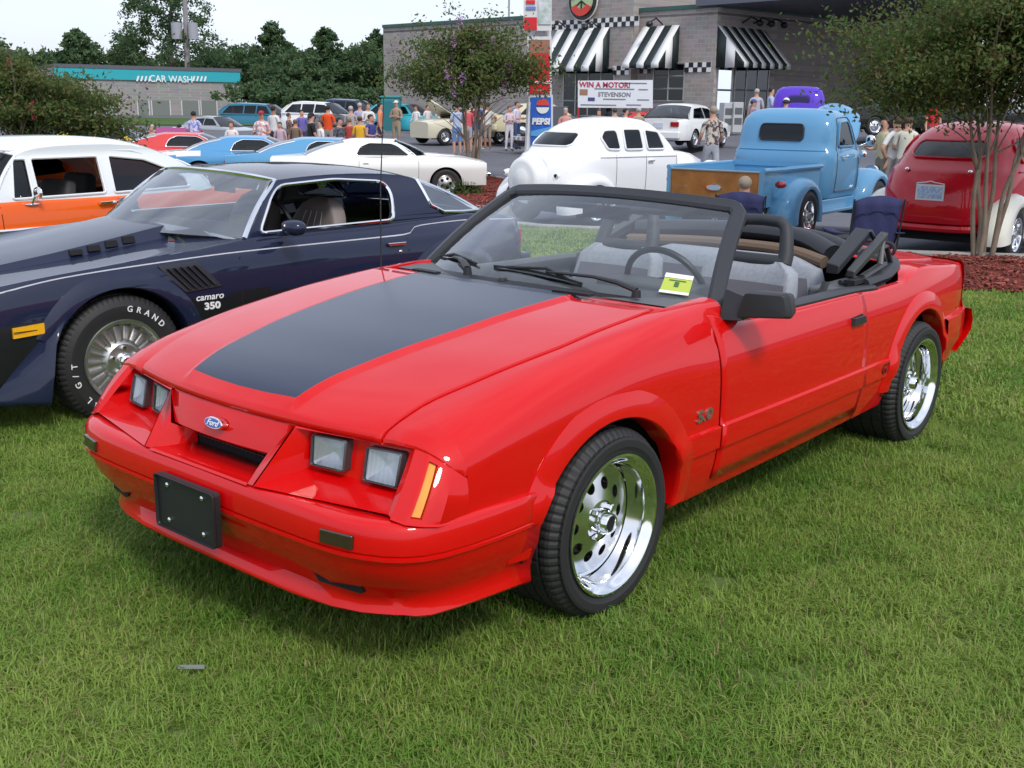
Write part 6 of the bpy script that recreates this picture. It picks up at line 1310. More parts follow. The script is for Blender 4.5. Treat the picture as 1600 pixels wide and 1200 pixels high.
m=MB(); Q=[NW*.12,UW*LW+NW*.12,UW*LW+NW*.01,NW*.01]; m.hexa([p+Vector((0,0,zf0)) for p in Q]+[p+Vector((0,0,zf1)) for p in Q]); fs=m.build('fascia',TEAL,CWB)
m=MB(); Q=[NW*.16-UW*.1,UW*LW+NW*.16,UW*LW-NW*9,-NW*9-UW*.1]; m.hexa([p+Vector((0,0,zf1+.003)) for p in Q]+[p+Vector((0,0,zp+.02)) for p in Q]); m.build('parapet',M('parapet_grey',(.10,.10,.12),.7),CWB)
c=hw(267,124)+NW*.125; text('fascia_lettering','CAR WASH',.66,WHITE,fs,c,-UW,(0,0,1),.01,0,.008,sx=.92)
for px,s_ in ((224,1),(311,1)):
    for k in range(4):
        q=hw(px,123)+NW*.125-UW*(k-1.5)*.28; m=MB(); m.prism([q+Vector((0,0,-.18))+UW*.12,q+Vector((0,0,-.18))+UW*.0,q+Vector((0,0,.18))-UW*.12,q+Vector((0,0,.18))+UW*.0],NW*.02); m.build('fascia_mark',WHITE,fs)
for a,b_ in ((214,232),(236,265),(283,310),(313,338)):
    A=hw(a,157)+NW*.02; B_=hw(b_,157)+NW*.02; B_.z=A.z; m=MB(); D_=Vector((0,0,-1.85)); m.prism([A,B_,B_+D_,A+D_],-NW*.05 if False else NW*.03); w=m.build('shuttered_bay',M('bay_grey_green',(.17,.19,.17),.8),CWB)
    for p in (A,B_): m=MB(); m.tube([p+NW*.04,p+D_+NW*.04],.05,4); m.build('bay_frame',M('frame_white',(.6,.6,.6),.6),w)
# ================= signs =================
PS=empty('drinks_sign_column',Vector((AT(843,243,30).x,30,gz(.8,30)-.0)),0,'tall column of soft drink sign panels rising beside the shop','sign')
def pt(px,py,o=0): v=AT(px,py,30+o); return Vector((v.x-PS.location.x,v.y-PS.location.y,v.z-PS.location.z))
def panel(name,x0,x1,y0,y1,mat,o=-.02,th=.05,parent=None):
    A,B_,C_,D_=pt(x0,y1,o),pt(x1,y1,o),pt(x1,y0,o),pt(x0,y0,o); B_.y=A.y; m=MB(); m.prism([A,B_,C_,D_],(0,th,0)); return m.build(name,mat,parent or PS)
FW=M('sign_frame_white',(.62,.64,.64),.5); SR=M('drink_red',(.60,.01,.02),.4); SB=M('drink_blue',(.015,.12,.55),.4); 
m=MB(); m.tube([pt(830,250,.3),pt(830,-30,.3)],.06,6); m.build('post',FW,PS); m=MB(); m.tube([pt(858,250,.3),pt(858,-30,.3)],.06,6); m.build('post',FW,PS)
bk=panel('sign_panel',826,864,148,236,FW,0); q=panel('panel_face',829,861,152,233,SB,-.03,.02,bk)
for k,(dx,mt,h0,h1) in enumerate(((0,M('swirl_red',(.70,.06,.03),.4),0.02,PI-.02),(0,WHITE,PI+.05,2*PI-.05))):
    c=pt(848,166,-.05); r=.17; m=MB(); m.prism([c+Vector((r*math.cos(t),0,r*math.sin(t)+(.02 if k==0 else -.02))) for t in lin(h0,h1,16)],(0,-.01,0)); m.build('swirl_emblem',mt,q)
text('panel_lettering','PEPSI',.215,WHITE,q,pt(845,190,-.06),(1,0,0),(0,0,1),.004,.1,.012)
m=MB(); m.prism([pt(829,205,-.045),pt(861,198,-.045),pt(861,215,-.045),pt(829,212,-.045)],(0,-.006,0)); m.build('panel_wave',M('panel_light_blue',(.10,.35,.70),.4),q)
bk=panel('sign_panel',824,862,57,148,FW,0); q=panel('panel_face',827,859,84,147,SR,-.03,.02,bk); text('panel_lettering','Coca-Cola',.135,WHITE,q,pt(844,128,-.06),(1,0,0),(0,0,1),.004,.25,.004); text('small_lettering','ice cold',.06,WHITE,q,pt(844,141,-.06),(1,0,0),(0,0,1),.003)
panel('panel_picture',827,859,62,83,M('panel_foliage',(.12,.16,.08),.6,var=(9,.2,(.5,.12,.10))),-.03,.02,bk)
bk=panel('sign_panel',818,862,-40,48,FW,0); q=panel('panel_face',819,839,27,47,SR,-.03,.02,bk); panel('panel_picture',841,861,0,38,M('panel_picture_green',(.30,.42,.35),.5,var=(8,.2,(.65,.65,.7))),-.03,.02,bk); panel('panel_print',822,837,10,15,M('panel_blue_print',(.15,.2,.5),.5),-.035,.02,bk); panel('panel_print',822,836,0,6,SR,-.035,.02,bk)
bs=AT(823,270,29.6); ss=empty('leaning_sign_frame',(bs.x,29.6,gz(bs.x,29.6)),0,'narrow white leaning frame at the left edge of the blue sign panel','sign frame'); m=MB(); a=AT(826,160,29.6)-ss.location; b_=AT(821,248,28.9)-ss.location; b_.z=0; m.tube([b_,a],.05,4); m.build('frame',FW,ss)
BN=empty('prize_banner',Vector((AT(962,190,40).x,40,gz(4,40)-.1)),0,'white banner on red posts offering a motor, before the shop','banner')
def bp_(px,py,o=0): v=AT(px,py,40+o); return v-BN.location
m=MB(); A,B_,C_,D_=bp_(903,168),bp_(1020,169),bp_(1020,125),bp_(903,126); B_.y=C_.y=D_.y=A.y; m.prism([A,B_,C_,D_],(0,.03,0)); bf=m.build('banner_sheet',M('banner_white',(.66,.68,.72),.6),BN)
for px in (905,1018): m=MB(); a=bp_(px,125,.05); m.tube([Vector((a.x,a.y,0)),a],.04,6); m.build('post',M('post_red',(.45,.02,.03),.5),BN)
NAV=M('banner_navy_print',(.05,.05,.20),.6); text('banner_lettering','WIN A MOTOR!',.25,M('banner_red_print',(.42,.02,.06),.6),bf,bp_(945,133,-.01),(1,0,0),(0,0,1),.003,0,.008)
text('banner_lettering','STEVENSON',.21,M('banner_grey_print',(.16,.17,.20),.6),bf,bp_(960,148,-.01),(1,0,0),(0,0,1),.003,0,.004)
for (x,y,w) in ((960,139,60),(960,155,34),(935,164,54),(990,164,22),(990,130,40),(1005,140,14),(1005,156,18)): m=MB(); a=bp_(x,y,-.01); m.box((a.x,a.y,a.z),(w*40/FPX,.006,.035)); m.build('banner_print_line',M('banner_grey_print',(.3,.3,.3),.6),bf)
m=MB(); a=bp_(912,144,-.01); m.box((a.x,a.y,a.z),(.28,.008,.2)); m.build('banner_picture',M('banner_picture_brown',(.28,.16,.10),.6),bf); m=MB(); a=bp_(924,155,-.01); m.box((a.x,a.y,a.z),(.24,.008,.12)); m.build('banner_picture',NAV,bf)
# teal shelter in the crowd, utility pole
tb_=place(612,205,60)+Vector((0,0,-.35)); ts=empty('teal_booth',tb_,0,'teal portable booth standing behind the man in salmon','booth'); m=MB(); m.box((0,0,.95),(1.0,1.0,1.9)); m.build('booth_wall',M('teal_plastic',(.02,.22,.24),.5),ts,bevel=.06); m=MB(); m.box((0,0,1.97),(1.08,1.08,.12)); m.build('booth_roof',M('teal_plastic',(0,0,0),.5),ts,bevel=.05); m=MB(); m.box((0,-.51,.95),(.7,.03,1.6)); m.build('booth_door',M('teal_dark',(.015,.15,.17),.5),ts)
pb=AT(297,190,95); up_=empty('utility_pole',(pb.x,95,gz(pb.x,95)),0,'grey wooden utility pole with a transformer rising behind the car wash','pole'); h=AT(288,-20,95).z-up_.location.z; m=MB(); m.tube([(0,0,0),(AT(288,-20,95).x-pb.x,0,h)],[.28,.18],10); m.build('pole',M('weathered_wood',(.26,.24,.24),.9),up_); zc=AT(290,48,95).z-up_.location.z
m=MB(); m.lathe([(0,-.7),(.45,-.7),(.45,.6),(0,.65)],'z',(-.55,-.4,zc),14); m.build('transformer',M('transformer_grey',(.32,.33,.36),.5),up_); m=MB(); m.lathe([(0,-.7),(.4,-.7),(.4,.6),(0,.65)],'z',(.75,-.3,zc),14); m.build('transformer',M('transformer_grey',(.32,.33,.36),.5),up_)
mast=AT(795,35,72); e=empty('roof_mast',(mast.x,72,mast.z-1.0),0,'thin grey mast on the low shop roof left of the sign column','mast'); m=MB(); m.tube([(0,0,0),(0,0,4.5)],.07,6); m.build('mast',FRM,e)
# ================= trees and shrubs =================
def leaf_mesh(name,mats,pts,size,parent,rnd,flat=.5,mi_w=(.6,.3,.1)):
    v=[];f=[];mm=[]
    for (c,s_) in pts:
        n=Vector((rnd.gauss(0,1),rnd.gauss(0,1),rnd.gauss(0,1)+flat)).normalized(); a=n.orthogonal().normalized(); a.rotate(Matrix.Rotation(rnd.uniform(0,6.28),3,n)); b=n.cross(a); l=s_*size*rnd.uniform(.6,1.3); w=l*.5
        i=len(v); v+=[tuple(c-a*l*.5),tuple(c+b*w*.5-a*l*.05),tuple(c+a*l*.5+n*l*.1),tuple(c-b*w*.5-a*l*.05)]; f.append([i,i+1,i+2,i+3]); r=rnd.random(); mm.append(0 if r<mi_w[0] else (1 if r<mi_w[0]+mi_w[1] else 2))
    me=bpy.data.meshes.new(name); me.from_pydata(v,[],f)
    for m in mats: me.materials.append(m)
    me.polygons.foreach_set('material_index',mm); return tag(link(name,me,parent),kind='stuff')
LM=[leafmat('myrtle_leaf',(.070,.125,.032),(.12,.175,.048),.5,.45,2.5),leafmat('myrtle_leaf_olive',(.12,.135,.035),(.15,.15,.05),.5,.45,2),leafmat('myrtle_leaf_red',(.13,.065,.035),(.10,.08,.03),.5,.45,2)]
BARK=M('smooth_tan_bark',(.24,.19,.14),.8,bump=(25,.4,.01),var=(6,.2,(.15,.115,.085)))
def myrtle(loc,label,seed,H,crown,stems,nleaf,lsize,flower=None,nflow=0,spread=.5,r0=.05,base_h=.45,extra=()):
    "crown: list of (centre offset, radii)"
    rnd=random.Random(seed); E=empty('crape_myrtle',loc,0,label,'tree'); tips=[]
    for k in range(stems):
        a=2*PI*k/stems+rnd.uniform(-.3,.3); d=rnd.uniform(.5,1.0)*spread; P=[Vector((.10*math.cos(a),.10*math.sin(a),-.05))]
        top=H*rnd.uniform(.55,.78)
        for j in range(1,7): t=j/6; P.append(Vector((math.cos(a)*(.10+d*t**1.5)+rnd.uniform(-.03,.03),math.sin(a)*(.10+d*t**1.5)+rnd.uniform(-.03,.03),top*t)))
        m=MB(); Q=spline(P,3); m.tube(Q,[r0*(1-.62*i/(len(Q)-1)) for i in range(len(Q))],8); m.build('trunk',BARK,E,ang=60)
        for j in range(5):
            q=P[3+j%4]; dirn=Vector((math.cos(a+rnd.uniform(-1.4,1.4)),math.sin(a+rnd.uniform(-1.4,1.4)),rnd.uniform(.3,1.1))).normalized(); L_=rnd.uniform(.5,1.0)*H*.36; B_=[q,q+dirn*L_*.5+Vector((0,0,.05)),q+dirn*L_]
            m=MB(); m.tube(spline(B_,3),[r0*.34,r0*.30,r0*.26,r0*.20,r0*.14,r0*.10,r0*.06],6); m.build('branch',BARK,E,ang=60); tips.append(B_[-1])
    pts=[]; cl=[]
    vol=[r[0]*r[1]*r[2] for c,r in crown]; tv=sum(vol)
    for (c,r),v_ in zip(crown,vol):
        for _ in range(max(4,int(150*v_/tv))):
            while 1:
                u=Vector((rnd.uniform(-1,1),rnd.uniform(-1,1),rnd.uniform(-1,1)))
                if .25<u.length<1: break
            cl.append(Vector(c)+Vector((u.x*r[0],u.y*r[1],u.z*r[2])))
    per=nleaf//len(cl)
    for c in cl:
        s_=rnd.uniform(.6,1.25); dr=Vector((c.x-crown[0][0][0],c.y-crown[0][0][1],rnd.uniform(-.2,.5)*.6)); dr=dr.normalized() if dr.length>.01 else Vector((0,0,1)); R_=H*.085*s_
        for _ in range(per): g=max(-1.6,min(1.6,rnd.gauss(0,1))); pts.append((c+dr*g*R_*1.5+Vector((rnd.gauss(0,R_*.5),rnd.gauss(0,R_*.5),rnd.gauss(0,R_*.42))),1))
    leaf_mesh('crown',LM,pts,lsize,E,rnd,.6,(.62,.30,.08))
    for k in range(nflow):
        c=rnd.choice(cl); r=crown[0][1]; c=c+Vector((0,-.05,0)); fp=[(c+Vector((rnd.gauss(0,.045),rnd.gauss(0,.045),rnd.gauss(0,.09)))*1,1) for _ in range(46)]; leaf_mesh('blossom',[flower]*3,fp,lsize*.7,E,rnd)
    return E
MAUVE=leafmat('mauve_blossom',(.55,.25,.58),(.72,.45,.74),.6,.4,4); PINKB=leafmat('red_pink_blossom',(.50,.05,.10),(.60,.12,.15),.6,.4,4)
g=G(738,291); myrtle(g,'slender multi-stemmed tree with mauve blossom on the mulch island between white coupe and white sedan',11,3.9,[((-.15,0,2.75),(1.15,1.1,.75)),((.4,0,3.15),(.85,.8,.70)),((-.3,0,3.75),(.6,.6,.45)),((1.2,0,2.8),(.55,.6,.55)),((-1.25,0,2.5),(.55,.6,.45)),((-.9,0,3.1),(.5,.5,.4))],5,21000,.10,MAUVE,30,.42,.05)
g=G(1535,405); myrtle(g,'multi-stemmed tree with fine olive leaves on the mulch bed in front of the red sedan',5,3.1,[((-.05,.0,2.15),(.95,.9,.50)),((-.80,-.1,2.05),(.75,.6,.38)),((.6,.1,2.35),(.8,.8,.6)),((-1.25,0,1.78),(.42,.4,.20)),((.1,0,2.75),(1.1,.9,.4)),((-.9,0,2.55),(.6,.5,.3)),((-1.55,0,2.25),(.45,.4,.22))],6,44000,.060,PINKB,5,.52,.032)
g=place(40,235,24); myrtle(g,'bushy tree with a few red blossoms above the orange sedan roof',21,3.2,[((0,0,2.05),(1.5,1,.62)),((1.3,0,1.75),(.8,.8,.45)),((-.8,0,2.45),(.8,.9,.6)),((1.9,0,1.45),(.4,.5,.35)),((.4,0,1.6),(1.4,.8,.35))],5,26000,.095,PINKB,6,.5,.05)
# far trees: each its own trunk and crown
TM=[[leafmat('tree_green_a',(.060,.125,.055),(.095,.165,.072),.6,.4,.25),leafmat('tree_green_b',(.085,.14,.058),(.12,.18,.075),.6,.4,.25),leafmat('tree_green_c',(.09,.125,.05),(.11,.14,.06),.6,.3,.25)]]
def bigtree(px,pytop,D,label,W_,seed,kind='round',n=2600,ls=.62,basez=None,cat='tree',grp='trees standing beyond the far lot'):
    rnd=random.Random(seed); t=AT(px,pytop,D); z0=gz(t.x,t.y)-.2; H=t.z-z0; E=empty('broadleaf_tree' if kind=='round' else ('pine_tree' if kind=='cone' else 'poplar_tree'),(t.x,t.y,z0),0,label,cat,grp)
    m=MB(); m.tube([(0,0,0),(rnd.uniform(-.2,.2),0,H*.5),(rnd.uniform(-.3,.3),0,H*.9)],[.035*H,.022*H,.006*H],8); m.build('trunk',M('dark_bark',(.10,.08,.065),.9),E)
    cl=[]
    for _ in range(150):
        if kind=='cone': h=rnd.random()**1.25; w=W_*(1-h)**.75*.5+.25; z=H*(.16+.84*h); a=rnd.uniform(0,6.28); r=w*math.sqrt(rnd.random()); cl.append((Vector((r*math.cos(a),r*math.sin(a),z)),.09*H*(.5+.6*(1-h))*.7))
        elif kind=='tall': h=rnd.random(); w=W_*.5*(math.sin(PI*min(1,h*.75+.22))**.7); z=H*(.25+.75*h); a=rnd.uniform(0,6.28); r=w*math.sqrt(rnd.random()); cl.append((Vector((r*math.cos(a),r*math.sin(a),z)),.05*H))
        else: 
            u=Vector((rnd.gauss(0,.42),rnd.gauss(0,.42),rnd.gauss(0,.40))); 
            if u.length>1: u.normalize()
            cl.append((Vector((u.x*W_*.5,u.y*W_*.5,H*(.58+.40*u.z))),.085*H))
    pts=[]
    for _ in range(n): c,s_=rnd.choice(cl); u=Vector((rnd.gauss(0,1),rnd.gauss(0,1),rnd.gauss(0,.7)))*s_*.60; pts.append((c+u,1))
    leaf_mesh('crown',TM[0],pts,ls,E,rnd,.5,(.6,.3,.1)); return E
bigtree(262,-28,98,'tall airy tree rising behind the car wash beside the utility pole',9.5,1,'tall',14000,.30,grp=None)
bigtree(118,48,92,'dark conical evergreen left of the tall tree',7,2,'cone',7000,.42,grp=None)
far=[(-40,62,96,'round'),(20,78,100,'round'),(70,80,104,'round'),(160,70,100,'round'),(200,58,104,'cone'),(330,78,112,'round'),(362,66,106,'round'),(392,70,112,'round'),(425,38,108,'cone'),(455,72,104,'round'),(482,66,108,'round'),(508,46,106,'cone'),(535,78,108,'round'),(560,68,112,'round'),(590,46,108,'cone'),(618,58,106,'round'),(650,62,108,'round'),(690,70,110,'round'),(-90,60,96,'round'),(230,82,112,'round')]
FL=['round tree standing leftmost of the wood, left edge of the view','round tree in the wood above the left end of the orange sedan roof','round tree between the conical evergreen and the left edge','round tree just right of the conical evergreen','pointed tree left of the tall airy tree','round tree right of the utility pole above the car wash','round tree above the right end of the car wash','round tree of the wood just past the car wash corner','highest pointed tree of the wood, right of the car wash','round tree right of the highest pointed tree','round tree in the middle of the wood behind the white wagon','second pointed tree of the wood, above the man in orange','round tree right of the second pointed tree','round tree of the wood above the lavender shirt','pointed tree at the right end of the wood by the shop','round tree of the wood touching the shop wall','round tree half hidden behind the low shop wing','round tree behind the shop wing, farthest right','round tree wholly beyond the left frame edge','round tree directly behind the utility pole']
for i,(px,py,D,k) in enumerate(far): bigtree(px,py,D,FL[i],9.5 if k=='round' else 6.5,30+i,k,6500,.44)
for i,(px,py,W_,lab) in enumerate(((432,118,9,'yellow-green bushy tree right of the car wash'),(500,128,10,'light green hedge-like tree behind the white wagon'),(560,132,8,'low dark bush behind the crowd'),(660,130,8,'low olive bush left of the shop wall'))): bigtree(px,py,80+i,lab,W_,70+i,'round',5000,.34,grp=None)
def shrub(px,py,label,W_,H_,seed,D=None,n=1500,grp=None,ls=.07):
    rnd=random.Random(seed); g=G(px,py) if D is None else place(px,py,D); E=empty('low_shrub',g,0,label,'shrub',grp); pts=[]
    m=MB(); [m.tube([(0,0,0),(rnd.uniform(-.5,.5)*W_*.6,rnd.uniform(-.2,.2)*W_,H_*.7)],[.015,.005],5) for _ in range(7)]; tag(m.build('stem',M('dark_bark',(.1,.08,.06),.9),E),kind='stuff')
    for _ in range(n):
        u=Vector((rnd.gauss(0,.4),rnd.gauss(0,.4),abs(rnd.gauss(0,.5))));
        if u.length>1: u.normalize()
        pts.append((Vector((u.x*W_*.5,u.y*W_*.5,u.z*H_+.03)),1))
    leaf_mesh('foliage',[LM[0],LM[1],leafmat('shrub_leaf',(.06,.10,.03),(.09,.13,.05),.6,.3,3)],pts,ls,E,rnd,.5,(.4,.3,.3))
shrub(668,303,'spreading green shrub at the left end of the flower island',1.5,.50,1,n=3000); shrub(715,306,'low shrub right against the slender tree stems',1.3,.38,2,n=2600); shrub(655,312,'small shrub at the near left kerb of the island',.9,.3,3); shrub(822,300,'reddish low shrub beside the white sedan tail',.7,.35,4)
shrub(1068,178,'round bush under the shop window',1.6,.8,5,D=47,ls=.14); shrub(1045,182,'low bush right of the banner',1.4,.6,6,D=47,ls=.14); shrub(1012,205,'small bush by the bonnet of the white thirties sedan',.7,.5,7,D=30,ls=.1)
# ================= people =================
SKIN=M('skin',(.48,.26,.18),.6); SKIND=M('skin_tanned',(.30,.15,.09),.6)
_cols={}
def cloth(c,pat=None):
    k='cloth_'+'_'.join('%02d'%int(q*99) for q in c)+('p' if pat else '')
    if k in _mats: return _mats[k]
    m=M(k,c,.9,bump=(60,.3,.004),var=((16,.06,pat) if pat else (5,.3,tuple(q*.82 for q in c)))); return m
POSES={}
def body_mesh(pose):
    if pose in POSES: return POSES[pose]
    J={'pel':(0,0,.96),'wst':(0,.005,1.10),'chs':(0,.0,1.32),'nk0':(0,.01,1.46),'nk1':(0,0,1.53),'hd0':(0,-.015,1.60),'hd1':(0,-.012,1.70),'hd2':(0,-.005,1.755)}
    rad={'pel':(.165,.12),'wst':(.150,.105),'chs':(.175,.115),'nk0':(.11,.075),'nk1':(.055,.055),'hd0':(.070,.082),'hd1':(.078,.092),'hd2':(.045,.05)}
    E=[('pel','wst'),('wst','chs'),('chs','nk0'),('nk0','nk1'),('nk1','hd0'),('hd0','hd1'),('hd1','hd2')]
    J['nose']=(0,-.098,1.635); rad['nose']=(.012,.012); E.append(('hd0','nose'))
    for s,n_ in ((1,'l'),(-1,'r')):
        J['sh'+n_]=(s*.175,.01,1.42); rad['sh'+n_]=(.070,.065)
        if pose=='stand' or (pose=='phone' and s>0): el,wr_,hd=(s*.24,.02,1.15),(s*.25,-.04,.92),(s*.245,-.07,.83)
        elif pose in('bent','phone'): el,wr_,hd=(s*.235,-.01,1.16),(s*.19,-.22,1.14),(s*.14,-.31,1.18)
        elif pose=='crossed': el,wr_,hd=(s*.24,-.03,1.15),(s*.06,-.19,1.20),(-s*.04,-.20,1.22)
        elif pose=='hips': el,wr_,hd=(s*.36,.06,1.16),(s*.21,-.0,.99),(s*.17,-.06,.96)
        else: el,wr_,hd=(s*.24,-.02,1.15),(s*.22,-.20,1.0),(s*.18,-.28,.98)
        J['el'+n_]=el; J['wr'+n_]=wr_; J['hd'+n_]=hd; rad['el'+n_]=(.045,.045); rad['wr'+n_]=(.030,.034); rad['hd'+n_]=(.022,.038)
        E+=[('nk0','sh'+n_),('sh'+n_,'el'+n_),('el'+n_,'wr'+n_),('wr'+n_,'hd'+n_)]
        hx=Vector(hd); dv=(Vector(hd)-Vector(wr_)).normalized()
        for q in range(3):
            a=hx+dv*(.075)+Vector(((q-1)*.014,(q-1)*.016,0)); J['f%d%s'%(q,n_)]=tuple(a); rad['f%d%s'%(q,n_)]=(.009,.009); E.append(('hd'+n_,'f%d%s'%(q,n_)))
        J['th'+n_]=tuple(hx+dv*.02+Vector((-s*.035,-.02,0))); rad['th'+n_]=(.010,.010); E.append(('hd'+n_,'th'+n_))
        st=.10 if pose=='walk' else .0
        if pose=='sit': J['hp'+n_]=(s*.10,-.04,.92); J['kn'+n_]=(s*.14,-.50,.92); J['an'+n_]=(s*.14,-.55,.50); J['to'+n_]=(s*.15,-.70,.46)
        else: J['hp'+n_]=(s*.095,.0,.88); J['kn'+n_]=(s*.11,-.01-st*s,.50); J['an'+n_]=(s*.12,.03-1.6*st*s,.09); J['to'+n_]=(s*.14,-.13-1.6*st*s,.035)
        rad['hp'+n_]=(.095,.10); rad['kn'+n_]=(.062,.065); rad['an'+n_]=(.042,.046); rad['to'+n_]=(.040,.028)
        E+=[('pel','hp'+n_),('hp'+n_,'kn'+n_),('kn'+n_,'an'+n_),('an'+n_,'to'+n_)]
    names=list(J); me=bpy.data.meshes.new('body'); me.from_pydata([J[n_] for n_ in names],[(names.index(a),names.index(b)) for a,b in E],[])
    o=bpy.data.objects.new('tmp',me); C.objects.link(o); md=o.modifiers.new('s','SKIN'); md.use_smooth_shade=True; sv=me.skin_vertices[0].data
    for i,n_ in enumerate(names): sv[i].radius=rad[n_]; sv[i].use_root=(n_=='pel')
    o.modifiers.new('u','SUBSURF').levels=1
    dg=bpy.context.evaluated_depsgraph_get(); r=bpy.data.meshes.new_from_object(o.evaluated_get(dg)); bpy.data.objects.remove(o); POSES[pose]=r; return r
def person(px,py,H,top,legs,label,pose='stand',face=0,D=None,hair=(.05,.035,.025),cap=None,shorts=True,sleeve=True,skin=SKIN,pat=None,scale=None,loc=None,hold=None,bald=False):
    if loc is None:
        best=None
        if D is None:
            for k in range(300):
                d=20+k*.25; a=AT(px,py,d); e=abs(a.z-H-gz(a.x,a.y))
                if best is None or e<best[0]-1e-4: best=(e,d)
            D=best[1]
        a=AT(px,py,D); z0=gz(a.x,a.y); 
        if abs(a.z-H-z0)>.0: z0=a.z-H
        loc=(a.x,a.y,z0)
    s_=H/1.79; E=empty('person',loc,R(face),label,'person'); E.scale=(s_,s_,s_)
    me=body_mesh(pose).copy(); me.materials.clear()
    for q in (skin,cloth(top,pat),cloth(legs),cloth((.7,.7,.7)) if shorts else cloth((.06,.05,.05))): me.materials.append(q)
    for p in me.polygons:
        x,y,z=p.center; r=0
        if pose=='sit' and (y<-.12 and z<1.02) : r=2 if z>.75 else (0 if z>.52 else 3)
        elif z>1.475 and abs(x)<.10: r=0
        elif z>.985 and (abs(x)<.20 and y>-.16 or (z>(1.24 if sleeve else 1.40))): r=1
        elif abs(x)<.22 and z>(.52 if shorts else .10) and z<=.985: r=2 if not (abs(x)>.19 and z>.72) else 0
        elif z<=.10: r=3
        p.material_index=r
    me.polygons.foreach_set('use_smooth',[True]*len(me.polygons)); b=link('body',me,E)
    if cap: m=MB(); m.ell((0,-.0,1.725),(.088,.102,.075),12,6); m.box((0,-.125,1.715),(.13,.09,.012)); m.build('cap',cloth(cap),E,ang=60)
    if not bald:
        m=MB(); rows=[]
        for i in range(7):
            ph=PI/2*(1-i/6*(1.5)); row=[]
            for j in range(14): th=2*PI*j/14; back=.5+.5*math.sin(th); lim=-.75 if back>.35 else .30; pz=max(ph,lim); row.append((.086*math.cos(pz)*math.cos(th),.012+.100*math.cos(pz)*math.sin(th),1.70+.085*math.sin(pz)))
            rows.append(row)
        m.grid(rows,closev=True); m.build('hair',M('hair_%d'%int(hair[0]*200),hair,.8,bump=(80,.5,.01)),E,ang=80)
    if hold=='pad': m=MB(); m.box((.0,-.36,1.20),(.12,.10,.015)); E['_']=0; del E['_']; m.build('phone',BLK,E)
    return E
BK,GR,BR=(.02,.018,.016),(.42,.40,.38),(.07,.045,.03)
